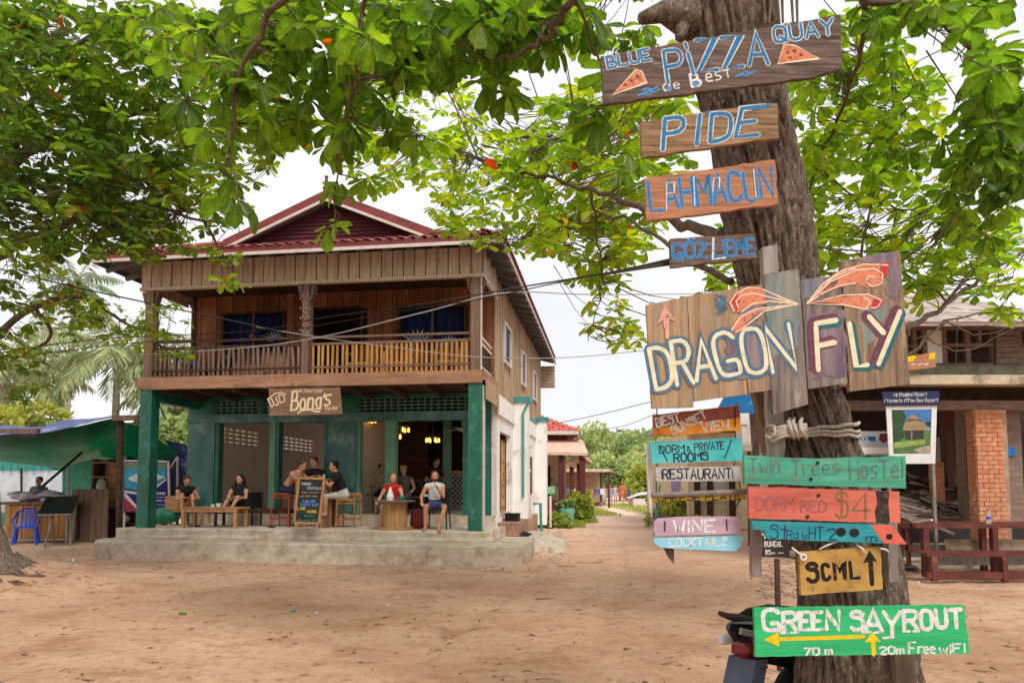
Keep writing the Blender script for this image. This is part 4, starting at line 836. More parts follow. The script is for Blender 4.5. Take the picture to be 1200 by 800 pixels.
def sign(name, label, poly, Y, mat, yaw=0, tilt=0, th=.022, amp=.9, group='painted signs on the tree', c=None, cat='sign', step=9):
    cx = sum(p[0] for p in poly)/len(poly); cy = sum(p[1] for p in poly)/len(poly); pl = Pl(cx, cy, Y, yaw, tilt)
    o = board(MB(), poly, pl, th, amp, step=step).build(name, mat, None, tuple(pl(cx, cy))); tag(o, label, cat, group); return o, pl
def lay(o, m, fn, name='lettering'):
    mb = MB(); fn(mb); return mb.build(name, m, o)
def nails(o, pl, pts, r=1.6):
    mb = MB()
    for x, y in pts: c = pl(x, y, .002); mb.tube([c, c-pl.n*-.003], r*pl.m, 7)
    mb.build('nail', black, o, kind='stuff')
o, pl = sign('painted_sign', 'dark plank reading BLUE PIZZA QUAY with pizza slices, topmost sign on the trunk', [(704,66),(985,17),(986,80),(955,90),(708,122)], 2.86, plank_dk, .03)
def tx(seq, wadd=0, lift=.0012):
    def f(mb):
        for (s_, p0, p1, h, w_, *r_) in seq: text(mb, s_, p0, p1, h, w_+wadd, pl, lift, *(r_ or [0]), seed=7)
    return f
seq = [('BLUE',(713,80),(763,70),13.5,2.4),('P',(783,97),(803,94),38,3.6),('i',(808,88),(815,86),38,3.6),('ZZA',(819,83),(901,75),36,4.),('QUAY',(908,50),(978,40),18,3.)]
lay(o, pw, tx(seq, 2.2)); lay(o, pb, tx(seq, 0, .0035))
seq = [('d',(778,107),(786,106),13,2.2),('e',(790,104),(797,103),10,1.6),('B',(811,102),(822,100),15,3),('est',(828,96),(855,91),14,1.8)]; lay(o, pw, tx(seq)); lay(o, plbl, lambda mb: (ribbon(mb, [(782,104),(786,104)], 5, pl, .003), ribbon(mb, [(813,99),(818,98)], 4, pl, .003)))
lay(o, plbl, lambda mb: [ribbon(mb, [(x,y),(x+6,y-2.5),(x+12,y-1),(x+18,y-4)], 2.2, pl, .0014, .4) for x, y in ((748,112),(755,109),(752,106),(862,90),(868,87))], 'blue_waves')
for tri in ([(717,112),(745,82),(752,84),(758,97)], [(911,75),(919,52),(932,54),(960,69)]):
    lay(o, porn, lambda mb: poly_on(mb, tri, pl, .0015), 'pizza_slice'); lay(o, pcr, lambda mb: ribbon(mb, tri+[tri[0]], 1.5, pl, .003), 'pizza_outline')
lay(o, sw('brown topping paint', (150,76,50), (110,50,36)), lambda mb: [poly_on(mb, [(x-2,y),(x,y-2),(x+3,y-1),(x+2,y+1.5)], pl, .0042) for x, y in ((739,95),(746,90),(732,100),(922,62),(930,60),(938,65),(925,68))], 'topping')
o, pl = sign('painted_sign', 'brown plank with the blue word PIDE outlined in white', [(751,143),(880,123),(911,121),(913,161),(752,185)], 2.88, plank_br, .03)
seq = [('P',(777,175),(800,172),36,4.4,.2),('I',(808,170),(823,168),34,4.4,.25),('D',(832,166),(856,163),32,4.4,.2),('E',(862,160),(889,157),32,4.2,.35)]
lay(o, pw, tx(seq, 2.4)); lay(o, pb, tx(seq, 0, .0035)); lay(o, pb, lambda mb: (ribbon(mb, [(828,134),(830,131)], 4, pl, .0036), ribbon(mb, [(882,128),(901,124)], 4, pl, .0036)))
o, pl = sign('painted_sign', 'reddish plank with LAHMACUN in tall blue letters', [(755.5,209),(908,187),(912,239),(758,259)], 2.9, plank_rd, .02)
seq = [('LAHMACUN',(763,247),(907,231),34,2.6)]; lay(o, plbl, tx(seq, 2.)); lay(o, pb, tx(seq, -.6, .003)); lay(o, pw, lambda mb: [ribbon(mb, q, 1.3, pl, .0045) for q in ([(781,246),(781,215),(790,214),(790,226),(782,227)],[(814,241),(813,207)],[(835,225),(836,209),(843,208),(843,221)],[(886,232),(883,199)])])
o, pl = sign('painted_sign', 'short grey plank with the blue word GOZLEME', [(785,280),(885,273.5),(888,302),(786,313)], 2.92, plank_dk, .02, amp=.6)
seq = [('GOZ',(789,304),(829,301),18,2.6),('L',(837,301),(848,300),19,2.4),('EME',(851,300),(884,297),18,2.4)]; lay(o, plbl, tx(seq, 1.2)); lay(o, pb, tx(seq, -.9, .003)); lay(o, pw, lambda mb: ribbon(mb, [(836,279),(835,304),(850,302)], 2.4, pl, .003)); lay(o, plbl, lambda mb: (ribbon(mb, [(806,280),(807,281)], 3, pl, .003), ribbon(mb, [(812,279.5),(813,280)], 3, pl, .003)))
# big plank sign DRAGON FLY
dw = [sw('dragon plank tan', (182,152,118), (128,100,74), scale=(50,45,3), dirt=S(150,138,124), dirt_amt=.4, dscale=(7,7,2)), sw('dragon plank grey', (140,128,120), (84,74,72), scale=(50,45,3), dirt=S(170,160,150), dirt_amt=.2, dscale=(7,7,2)), sw('dragon plank warm', (166,140,112), (104,84,70), scale=(50,45,3), dirt=S(96,84,84), dirt_amt=.3, dscale=(7,7,2))]
dpl = Pl(905,390,2.84,.02); dg_ = thing('plank_sign', 'wide board of upright planks reading DRAGON FLY with a painted winged insect', 'sign', tuple(dpl(905,390)), group='painted signs on the tree')
DP = [([(757,358),(804,348.5),(812,477),(763.5,478.5)], 0, .0105), ([(804.4,348),(835,343),(842,466),(812.7,470)], 0, .012), ([(835.4,343),(865,338),(875,462),(842.4,466)], 0, .011), ([(865.6,337),(893,334),(903,457),(876,461)], 2, .012), ([(893.5,322.5),(934.5,316),(945.3,474),(905,486)], 1, .014), ([(936.5,329),(983,323),(991.8,449),(945.6,456)], 1, .0125), ([(983.6,307),(1052.3,294.5),(1064,450.5),(994.2,459)], 2, .0135)]
for q, k, fr2 in DP: board(MB(), q, dpl, .022, .35, fr2).build('plank', dw[k], dg_)
lf = .0372
halo = [pnt('blue halo paint', (84,122,148), (66,98,126), .3, (130,112,92)), pnt('maroon halo paint', (112,66,86), (92,56,74), .25, (120,104,92)), pnt('teal halo paint', (44,112,116), (34,88,94), .2, (120,108,92))]
DL = [('D',(768,457),(790,453),48,[(0)]),('R',(792.5,452),(812,449),51,0),('A',(815,447),(838,444),46,0),('G',(843,443),(868,437),50,0),('O',(874,440),(900,435),52,0),('N',(904,437),(932,432),52,0)]
def dtext(mb, wd, lift, ls=DL):
    for (c, p0, p1, h, _) in ls: text(mb, c, p0, (p1[0], p1[1]), h, wd, dpl, lift, 0, 5, wob=.05)
lay(dg_, halo[0], lambda mb: dtext(mb, 12, lf)); lay(dg_, pcr, lambda mb: dtext(mb, 4.8, lf+.0022))
FL = [[(957,434),(954,384)],[(954,380),(978,376)],[(956,406),(976,402)]]; F2 = [[(993,380),(1001,430),(1014,428)]]; F3 = [[(1016,372),(1033,391)],[(1052,366),(1027,427)]]
lay(dg_, halo[1], lambda mb: [ribbon(mb, [(a-3,b-1) for a, b in q], 14, dpl, lf) for q in FL+F3]); lay(dg_, halo[2], lambda mb: [ribbon(mb, [(a+2,b+2) for a, b in q], 11, dpl, lf+.0015) for q in F2+[F3[1]]+[FL[1]]]); lay(dg_, pcr, lambda mb: [ribbon(mb, q, 6., dpl, lf+.003) for q in FL+F2+F3])
pink = pnt('pink arrow paint', (226,164,148), wear=.3); lay(dg_, halo[1], lambda mb: ribbon(mb, [(781,391),(779,362)], 8, dpl, lf-.001) if 0 else None) if 0 else None
lay(dg_, pink, lambda mb: (ribbon(mb, [(781,396),(780,376)], 5, dpl, lf), poly_on(mb, [(769,381),(778,358),(790,377),(784,375),(783,384),(777,385),(776,376)], dpl, lf)), 'arrow')
wash = [pm(n_, S(*c_), S(*d_), scale=(26,26,3), bump=.3, detail=9) for n_, c_, d_ in (('violet wash', (146,128,128), (96,80,98)), ('slate wash', (140,136,138), (96,100,114)), ('teal wash', (146,142,128), (96,116,118)))]
for k_, q_ in enumerate(([(990,306),(1051,296),(1053,330),(1046,352),(1036,346),(1040,318),(1010,308)],[(938,330),(982,325),(975,338),(950,350),(938,352)],[(896,324),(933,318),(936,380),(930,410),(898,418),(896,370)],[(948,370),(988,364),(990,440),(950,444)],[(868,352),(893,344),(893,372),(868,380)],[(1005,362),(1040,358),(1022,400),(1010,412)],[(850,392),(892,386),(894,440),(850,446)])): lay(dg_, wash[k_ % 3], lambda mb: poly_on(mb, rag(q_, 2.5, 6), dpl, lf-.0012), 'wash')
wingc = pnt('cream wing paint', (240,206,180), wear=.2); wingr = pnt('red wing paint', (196,62,62), wear=.3)
def wing(pts, m, l): lay(dg_, m, lambda mb: poly_on(mb, pts, dpl, l), 'wing')
wing([(860,349),(868,340),(884,337),(897,342),(930,353),(933,357),(905,356),(880,359),(866,367),(858,366),(855,358)], porn, lf); wing([(930,358),(905,360),(885,368),(860,392),(856,386),(866,372),(884,362)], porn, lf+.0005)
wing([(944,356),(956,340),(975,322),(1000,313),(1028,309),(1040,312),(1035,325),(1028,337),(1012,338),(1002,333),(985,337),(968,343)], porn, lf); wing([(944,357),(980,349),(1010,347),(1032,351),(1028,361),(1008,364),(985,357),(965,355)], porn, lf+.0006)
wing([(1030,309),(1041,309),(1035,327),(1028,322)], wingr, lf+.001); wing([(1022,348),(1034,352),(1028,363),(1018,364)], wingr, lf+.0012); wing([(855,352),(861,345),(866,352),(862,366)], wingr, lf+.001)
lay(dg_, wingc, lambda mb: [ribbon(mb, q, 1.7, dpl, lf+.002) for q in ([(858,366),(854,356),(861,345),(875,338),(890,339),(910,348),(933,357)],[(864,362),(861,354),(868,347),(882,345),(933,357)],[(868,366),(880,357),(900,354),(933,357)],[(856,388),(866,372),(884,363),(932,358)],[(862,390),(880,377),(895,365),(930,358)],
 [(944,356),(962,334),(985,318),(1010,311),(1038,312)],[(944,356),(970,332),(1000,318),(1022,316),(1032,322),(1031,333),(1020,337),(1012,332),(1015,325),(1022,326)],[(944,357),(960,346),(980,336),(1000,333)],[(944,357),(985,347),(1015,346),(1031,353),(1026,361),(1010,363),(985,358),(944,357)],[(1010,349),(1018,355),(1013,361)],[(948,352),(975,326),(1000,315)])], 'wing_line')
lay(dg_, halo[0], lambda mb: [ribbon(mb, [(846+U(-9,6),358+U(-14,12)),(846+U(-9,6),358+U(-14,12))], 1.2, dpl, lf) for _ in range(26)], 'blue_scribble')
nails(dg_, dpl, [(770,470),(864,456)], 1)
gp = sign('grey_post', 'grey upright batten behind the plank sign, its top showing above it', [(893,290),(911,287),(921,560),(903,562)], 2.98, sw('grey batten', (168,160,152), (120,112,104), scale=(16,14,2)), .02, th=.04, cat='post', group=None)[0]
# hanging row on the left
def rope(pts, name='cord', parent=None, r=.0025, m=None): return MB().tube(pts, r, 5).build(name, m or black, parent)
HY = 2.95
grad_s = pm('sunset board paint', S(238,166,56), S(222,136,40), scale=(3,9,9), dirt=S(130,70,50), dirt_amt=.35)
o, pl = sign('hanging_board', 'red and orange board reading BEST SUNSET VIEW, top of the hanging row', [(765.5,486),(866,474.5),(868,504),(766,512)], HY, grad_s, .02, amp=.6, group='boards hanging in a row left of the trunk')
lay(o, pnt('maroon board paint', (152,88,78), (124,72,66), .3, (180,110,60)), lambda mb: poly_on(mb, [(765.7,486.3),(865.8,474.8),(867,489),(840,493),(810,494),(790,500),(766,501)], pl, .0008), 'upper_paint')
seq = [('BEST',(770,500),(797,494.5),10.5,2.3),('SUNSET',(789,509.5),(829,489.5),10,2.,0),('VIEW',(823,506),(855,501.5),10.5,2.)]
lay(o, pw, tx(seq, 0, .0022)); rope([pl(770,488,.003), pl(769,470,.0)], parent=o); rope([pl(861,478,.003), pl(861,500,.003)], parent=o)
o, pl = sign('hanging_board', 'turquoise board reading DORM & PRIVATE ROOMS, second of the hanging row', [(762,518),(869,512),(871,539.5),(764,543)], HY, pm('turquoise board paint', S(96,196,196), S(66,164,170), scale=(3,12,12), dirt=S(40,150,150), dirt_amt=.4), .02, amp=.6, group='boards hanging in a row left of the trunk')
pdk = pnt('dark sign paint', (38,44,56), wear=.1); seq = [('DORM',(773,531),(802,529),8.5,1.3),('&',(805,529),(810,528.5),6,1.),('PRIVATE',(814,528),(849,526),8.5,1.2),('ROOMS',(790,541),(830,538.5),9.5,1.7)]
lay(o, pdk, lambda mb: (tx(seq)(mb), ribbon(mb, [(773,522),(782,540)], 1.3, pl, .0015), ribbon(mb, [(857,516),(849,537)], 1.3, pl, .0015)))
o, pl = sign('hanging_board', 'grey board reading RESTAURANT, third of the hanging row', [(768,547),(867,546),(869,563.5),(769,563.5)], HY, sw('grey board paint', (190,186,182), (160,156,152)), .0, amp=.6, group='boards hanging in a row left of the trunk')
seq = [('RESTAURANT',(777,561),(857,560),11.5,1.7)]; lay(o, pdk, lambda mb: (tx(seq)(mb), ribbon(mb, [(775,551),(776,560)], 1.1, pl, .0015), ribbon(mb, [(858,550),(859,560)], 1.1, pl, .0015)))
o, pl = sign('hanging_board', 'narrow yellow edge board reading CHEESE PLATE, seen nearly edge on', [(764,579),(874,576),(874.5,585),(766,588)], HY, pnt('yellow board paint', (214,186,70), (190,150,60), .3), .0, amp=.3, group='boards hanging in a row left of the trunk')
seq = [('CHEESE PLATE',(771,587.5),(868,584.5),7.5,1.2)]; lay(o, pdk, tx(seq)); MB().tube([pl(762,580,.02), pl(800,578.5,.022), pl(874,575.5,.02)], [.011,.012,.011], 8).build('top_edge', greywood, o)
o, pl = sign('hanging_board', 'lilac rounded board reading WINE hanging just over the COCKTAILS board', [(767,611),(772,607),(800,605),(862,605),(867,608),(868,622),(862,625),(768,627.5),(766,620)], HY, pm('lilac board paint', S(196,168,184), S(170,140,158), scale=(3,12,12), dirt=S(140,116,130), dirt_amt=.35), .0, amp=.3, group='boards hanging in a row left of the trunk')
seq = [('WINE',(790,623),(838,622),13.5,2.6)]; lay(o, pw, tx(seq)); rope([pl(779,610,.003), pl(779,622,.003)], parent=o); rope([pl(851,608,.003), pl(852,621,.003)], parent=o)
o, pl = sign('hanging_board', 'pale blue rounded board reading COCKTAILS, lowest of the hanging row', [(766,630),(866,627),(871,629),(868,640),(862,645.5),(800,643),(774,641),(767,636)], HY, pm('pale blue board paint', S(142,204,222), S(112,176,198), scale=(3,12,12), dirt=S(90,150,170), dirt_amt=.3), .0, amp=.3, group='boards hanging in a row left of the trunk')
seq = [('COCKTAILS',(784,640),(852,639),9.5,1.5)]; lay(o, pw, tx(seq))
k = sign('dark_wedge', 'dark broken plank corner poking out behind the WINE board', [(761,607),(782,602),(788,620),(766,618)], 2.99, plank_dk, cat='plank', group=None)[0]; k = sign('dark_wedge', 'dark pointed wedge hanging below the COCKTAILS board', [(778,641),(790,643),(790,660),(784,653)], 2.98, plank_dk, cat='plank', group=None)[0]
c = thing('hanging_rope', 'dark cords that hold up the row of hanging boards', 'cord', tuple(W(770,540,2.97)))
for a_, b_ in (((769,512),(768,520)),((861,503),(862,513)),((769,542),(771,549)),((861,539),(860,547)),((768,587),(775,607)),((868,584),(856,606)),((769,563),(769,580)),((866,563),(868,577))): rope([W(*a_,2.96), W(*b_,2.96)], 'cord', c)
MB().tube([W(758,520,3.02), W(763,600,3.02)], .007, 6).build('pole', plaster_w, c)
# lower signs
lg = 'planks stacked on the lower trunk'
o, pl = sign('painted_sign', 'long green plank with faint lettering Twin Trees Hostel', [(872,533),(950,537),(1061,533.5),(1062,572),(872.5,566)], 2.84, pm('green plank paint', S(84,172,142), S(50,132,108), scale=(2.5,14,18), bump=.5, dirt=S(120,96,84), dirt_amt=.35, dscale=(5,12,30)), -.02, amp=.5, group=lg)
faint = pnt('faded grey lettering', (96,116,108), wear=.35, wc=(60,160,125)); seq = [('Twin',(878,554),(914,554),17,2),('Trees',(928,556),(984,555),17,2),('HosTel',(996,561),(1058,559),21,2.2)]; lay(o, faint, tx(seq)); nails(o, pl, [(958,542),(950,561)], 2)
o, pl = sign('painted_sign', 'faded red plank with a black burnt patch and the price $4', [(877,569),(1054,575.5),(1055,613),(878,607)], 2.85, pm('red plank paint', S(212,112,94), S(172,82,70), scale=(2.5,14,18), bump=.5, dirt=S(150,130,122), dirt_amt=.32, dscale=(5,12,30)), -.02, amp=.7, group=lg)
fr3 = pnt('faded violet lettering', (150,88,96), wear=.4, wc=(220,100,80)); seq = [('DORM',(886,597),(930,598),15,1.6),('BED',(938,599),(968,600),13,1.6)]; lay(o, fr3, tx(seq)); seq = [('$',(979,606),(994,606),30,2.2),('4',(999,607),(1020,607),30,2.4)]; lay(o, pnt('olive lettering', (124,104,66), wear=.2, wc=(200,100,70)), tx(seq))
lay(o, pnt('burnt patch', (62,52,48), (40,34,32), .3, (120,90,80)), lambda mb: poly_on(mb, [(1026,575),(1042,575.5),(1041,590),(1043,612),(1027,612),(1025,600),(1028,588)], pl, .001), 'burnt_patch'); nails(o, pl, [(959,580),(946,605)], 2)
o, pl = sign('painted_sign', 'teal arrow plank with a red point reading STRAIGHT 200 m', [(881,610),(1045,614.5),(1063,637.5),(900,631),(895,621),(882.5,620)], 2.84, pm('teal plank paint', S(44,148,156), S(30,116,126), scale=(2.5,14,18), bump=.4, dirt=S(90,110,110), dirt_amt=.3, dscale=(5,12,30)), -.02, amp=.3, group=lg)
lay(o, pnt('red tip paint', (224,104,84), wear=.2), lambda mb: poly_on(mb, [(1020,614.2),(1045,615),(1062.5,637.2),(1036,636.3)], pl, .001), 'red_tip'); pdb = pnt('dark blue lettering', (28,60,100), wear=.1)
seq = [('St',(902,630),(921,631),16,1.5),('Ra',(922,631),(936,631),10,1.2),('i',(938,631),(941,631),8,1),('g',(942,631),(946,631),7,1),('HT',(948,631),(964,632),14,1.4),('2',(970,632),(980,632),13,1.8),('m',(1015,634),(1027,634),9,1.3)]; lay(o, pdb, tx(seq))
for hx_, hy_, hr_ in ((985.5,623,6),(1001,624,6),(1042,628.5,4)): lay(o, black, lambda mb: poly_on(mb, [(hx_+hr_*math.cos(i*.7),hy_+hr_*.9*math.sin(i*.7)) for i in range(9)], pl, .002), 'hole')
o, pl = sign('painted_sign', 'square mustard board reading SCML with an upward arrow', [(937.5,646),(1032,640),(1034.5,690),(939,697)], 2.86, pm('mustard board paint', S(196,154,80), S(150,112,58), scale=(6,9,9), bump=.4, dirt=S(112,88,64), dirt_amt=.35, dirt_scale=9), -.02, amp=.5, group=lg)
pbl = pnt('black brush paint', (36,28,24), wear=.12, wc=(120,90,60)); seq = [('S',(947,681),(959,680),21,5.2),('C',(965,679),(973,678),18,4.6),('M',(979,678),(990,677),19,4.4),('L',(998,677),(1007,676),19,4.6)]
lay(o, pbl, lambda mb: (tx(seq)(mb), ribbon(mb, [(1022,684),(1020,656)], 5.5, pl, .0015), poly_on(mb, [(1011,660),(1019,644),(1028,658),(1021,656)], pl, .0015))); 
for q in ([(927,641),(934,647),(940,651)],[(959,643),(968,638),(979,634)],[(1003,638),(1009,642),(1012,648)],[(1040,646),(1036,643),(1030,642)]): MB().tube([pl(*q[0],.008), pl(*q[1],.013), pl(*q[2],.010)], .0038, 6).build('white_cord', white_p, o, smooth=True)
MB().tube([pl(940+3.4*math.cos(i*.7),652+3.4*math.sin(i*.7),.014) for i in range(10)], .004, 6).build('cord_loop', white_p, o, smooth=True)
o, pl = sign('painted_sign', 'bright green board reading GREEN SAYROUT with yellow arrows, lowest on the trunk', [(884,712.5),(1129.5,708.5),(1137,765),(885,769)], 2.78, pm('bright green board paint', S(60,186,116), S(38,158,96), scale=(2,26,30), bump=.25, dirt=S(30,140,86), dirt_amt=.25, dscale=(2,20,30)), -.03, amp=.6, group=lg)
seq = [('G',(895,738),(914,737),24,5.2),('R',(919,739),(934,738),22,5.),('E',(938,737),(949,736.5),20,4.8),('E',(953,737),(964,736.5),20,4.8),('N',(969,736.5),(984,736),21,4.8),('S',(998,738),(1012,737),22,4.8),('A',(1014,739),(1034,738.6),24,4.8),('Y',(1036,746),(1056,745.6),30,4.8),('R',(1060,738),(1076,737),23,5.),('O',(1080,737),(1093,736),22,5.),('U',(1098,735),(1110,734),21,5.),('T',(1114,735),(1128,734),21,5.),('70 m',(943,767),(975,766),8,2.4),('20m',(1031,766),(1059,765),8.5,2.2),('F',(1065,765),(1073,765),13,2.2),('ree',(1076,764.5),(1096,764.5),11,2.2),('wiFi',(1101,765),(1131,763.5),9.5,2.4)]
lay(o, pw, lambda mb: (tx(seq)(mb), [ribbon(mb, q, 3., pl, .003) for q in ([(1010,740),(1020,740)],[(1024,741),(1032,740)],[(1035,747),(1047,746)],[(915,741),(923,741)],[(927,741),(936,740)],[(1012,718),(1010,722)],[(1058,739),(1066,739)],[(1070,739),(1077,739)])]))
pye = pnt('yellow arrow paint', (228,196,24), (210,176,20), .05); lay(o, pye, lambda mb: (ribbon(mb, [(908,748.5),(1012,745.5)], 4.5, pl, .0015), poly_on(mb, [(895,749),(912,740),(913,757)], pl, .0025), ribbon(mb, [(1024,766),(1023,751)], 5, pl, .0015), poly_on(mb, [(1013,752),(1022,740),(1032,751)], pl, .0025)), 'arrow')
# frame posts behind the planks, rope round the trunk, small signs
k = sign('support_post', 'purplish square post under the left end of the teal arrow plank', [(882,608),(893,609),(893.5,676),(882.5,676)], 2.93, sw('purplish post', (150,132,128), (118,100,98), scale=(14,14,3)), th=.04, cat='post', group=None)[0]
k = sign('support_post', 'grey post right of the square mustard board', [(1041,612),(1052,613),(1053,680),(1042,682)], 3.0, sw('grey post', (156,146,136), (116,106,98), scale=(14,14,3)), th=.05, cat='post', group=None)[0]
k = sign('support_post', 'weathered prop leaning on the trunk under the green board', [(1049,760),(1071,762),(1085,900),(1056,905)], 2.98, sw('weathered prop', (124,108,90), (88,74,62), scale=(14,14,3)), th=.06, cat='post', group=None)[0]
k = sign('support_post', 'brown upright behind the trunk left of the rope', [(883,452),(903,456),(918,545),(900,545)], 3.1, sw('brown upright', (140,112,86), (96,76,60), scale=(14,14,3)), th=.05, cat='post', group=None)[0]
rp_ = thing('rope', 'grey rope knotted around the trunk above the green hostel plank', 'rope', tuple(W(940,500,2.95))); rm = pm('rope fibre', S(196,186,172), S(140,128,114), scale=(60,60,60), bump=.6, bdist=.004)
for dy, dy2 in ((0,-11),(4,1),(8,8)):
    xl, xr = trunk_at(500); A, C = W(xl,500,3.3), W(xr,500,3.3); ce = (A+C)/2; rr_ = (C-A).length/2+.012; pts = []
    for i in range(15): q = i/14; an = math.radians(lerp(250, 355, q)); p_ = ce+Vector((math.cos(an), math.sin(an), 0))*rr_; p_.z = W(950, 500+lerp(dy, dy2, q), 3.0).z+.004*math.sin(i*1.3); pts.append(p_)
    MB().tube([W(902,508+dy*.4,2.9)]+pts, .0085, 7).build('loop', rm, rp_, smooth=True)
kn = MB()
for k_ in range(5): dy = (k_-2)*3.1; kn.tube([W(899,508+dy*.7,2.95), W(906,509+dy+2*math.sin(k_*2),2.885), W(918,505+dy*.9,2.87), W(930,502+dy*.8+2*math.cos(k_*3),2.875), W(945,500+dy*.5,2.9)], [.006,.008,.009,.008,.006], 7)
for px_ in (926,931,940): kn.tube([W(px_,490,2.93), W(px_-2,494,2.87), W(px_-1+2*math.sin(px_),502,2.852), W(px_+3,510,2.87), W(px_+5,514,2.92)], [.006,.009,.009,.009,.006], 7)
kn.tube([W(897,504,2.93), W(900,498,2.89), W(907,499,2.87), W(909,507,2.865), W(903,513,2.87), W(897,510,2.9)], .007, 7)
kn.build('knot', rm, rp_, smooth=True)
o, pl = sign('black_notice', 'small black notice with white letters BUNGAL and 85m behind the trunk', [(889,615),(926,616),(925,653),(889,652)], 5.6, pm('black notice', S(66,56,50), S(46,38,34)), amp=.2, group=None)
seq = [('HOSTEL',(892,630),(925,631),9,1.6),('BUNGAL',(896,640),(917,640),6,1.1),('85',(897,649),(903,649),5,1),('m',(904,649),(908,649),3,.6)]; lay(o, pw, tx(seq)); lay(o, pw, lambda mb: ribbon(mb, [(912,647.5),(918,647.5)], .8, pl, .0015)); MB().bar(pl(912,655,-.03), (pl(912,655,-.03).x, pl(912,655,-.03).y, 0), .035, .03).build('post', wood_dark, o)
o, pl = sign('blue_notice', 'blue painted board glimpsed under the plank sign', [(842,478),(850,463),(889,462),(893,483),(870,486),(845,487)], 4.6, pm('blue board paint', S(40,120,180), S(30,88,140), scale=(6,6,6), dirt=S(190,200,205), dirt_amt=.2), amp=.5, group=None)
bxp = thing('meter_box', 'pale grey meter box fixed left of the brown upright', 'box', tuple(W(872,505,4.2))); MB().prism([W(x,y,4.2) for x, y in ((868,484),(878,484),(881,528),(871,528))], (0,.12,0)).build('body', white_trim, bxp); MB().prism([W(x,y,4.19) for x, y in ((868,484),(877,484),(877,497),(868,497))], (0,.01,0)).build('cover', white_p, bxp)
fl = thing('flag', 'furled red and blue flag on a slanted stick left of the trunk', 'flag', tuple(W(885,520,3.6))); MB().tube([W(891,468,3.6), W(881,533,3.6)], .006, 6).build('stick', greywood, fl)
for (z0_, z1_, c_) in ((476,495,'flag red'),(495,506,'flag blue')):
    mf = pm(c_, S(*((206,36,44) if 'red' in c_ else (34,40,130))), bump=0); mb = MB(); vs = []
    for i in range(6): q = i/5; xs = lerp(889, 896, q); vs += [W(xs, z0_+q*2+(q*9 if z0_ == 476 else 0)*(1-q), 3.6+.03*math.sin(i*2)), W(xs-1.5, z1_+q*1.5, 3.6+.03*math.sin(i*2))]
    mb.add(vs, [(2*i, 2*i+2, 2*i+3, 2*i+1) for i in range(5)]); mb.build('cloth', mf, fl)
cbx = thing('cable_bundle', 'loose dark and white cables hanging down beside the flag', 'cable', tuple(W(893,520,3.5)))
for i in range(5): MB().tube([W(888+i*2,500,3.5), W(891+i*2.5+U(-2,2),515,3.45), W(893+i*2+U(-3,3),530,3.5)], .004, 5).build('cable', black if i % 2 else white_p, cbx)
pp = thing('wooden_pole', 'dark leaning pole standing behind the hanging boards', 'pole', tuple(G(884,640))); MB().tube([W(884,640,5.), W(882,470,5.)], .045, 8).build('pole', wood_dark, pp)
# ---------------------------------------------------------------- motorbike behind the sign tree
hd_ = math.radians(42); mk = thing('motorbike', 'dark motorbike parked behind the sign tree, its tail and rear wheel showing', 'motorbike', (1.48,3.62,0), hd_)
plas = pm('grey blue plastic', S(70,76,92), S(52,56,70), rough=.5, spec=.4, scale=(3,3,3)); blk = pm('gloss black bodywork', S(34,30,34), S(22,20,24), rough=.2, spec=.7, bump=0); redl = pm('red tail lens', S(120,24,40), S(90,16,30), rough=.15, spec=.8, bump=0); chrome = pm('chrome', S(210,210,212), S(170,170,174), rough=.2, metal=1, bump=0); rub = pm('rubber tyre', S(38,36,34), S(26,24,24), rough=.9, scale=(30,30,30))
def wheel(x):
    def ring(r, w_, n=36, sec=8): 
        mb = MB(); vs = []
        for i in range(n):
            an = 2*math.pi*i/n
            for k in range(sec): b_ = 2*math.pi*k/sec; rr_ = r+w_*.9*math.cos(b_); vs.append((x+rr_*math.cos(an), w_*math.sin(b_), .29+rr_*math.sin(an)))
        return mb.add(vs, [(i*sec+k, i*sec+(k+1)%sec, ((i+1)%n)*sec+(k+1)%sec, ((i+1)%n)*sec+k) for i in range(n) for k in range(sec)])
    w_ = ring(.25,.045).build('wheel', rub, mk, smooth=True); ring(.205,.014).build('rim', chrome, w_, smooth=True); MB().tube([(x,-.06,.29),(x,.06,.29)], .045, 10).build('hub', chrome, w_)
    sp2 = MB()
    for i in range(18): an = 2*math.pi*i/18; a2 = an+.35*(1 if i % 2 else -1); sp2.tube([(x+.04*math.cos(an),.03*(1 if i % 2 else -1),.29+.04*math.sin(an)),(x+.2*math.cos(a2),0,.29+.2*math.sin(a2))], .003, 4)
    sp2.build('spokes', chrome, w_)
wheel(0); wheel(1.12)
seat_m = pm('seat vinyl', S(44,40,44), S(30,28,30), rough=.55)
MB().tube([(-.62,0,.865),(-.5,0,.845),(-.3,0,.80),(0,0,.74),(.35,0,.72),(.5,0,.72)], [.02,.07,.11,.12,.11,.06], 14, ell=.2).build('seat', seat_m, mk, smooth=True)
MB().tube([(-.66,0,.85),(-.52,0,.79),(-.3,0,.74),(0,0,.66),(.3,0,.60)], [.02,.08,.115,.12,.11], 8, ell=.5).build('tail_cover', blk, mk)
MB().bar((-.64,-.05,.835),(-.3,-.125,.745), .012, .03).bar((-.3,-.125,.745),(.1,-.13,.68), .012, .03).build('side_trim', metal, mk)
MB().prism([(-.6,-.075,.80),(-.36,-.115,.735),(-.30,-.115,.70),(-.42,-.1,.695),(-.55,-.08,.74)], (0,-.012,0)).build('side_reflector', redl, mk)
MB().tube([(-.3,-.12,.80),(-.5,-.1,.86),(-.64,-.05,.90),(-.66,0,.90),(-.64,.05,.90),(-.5,.1,.86),(-.3,.12,.80)], .012, 7).build('grab_rail', seat_m, mk, smooth=True)
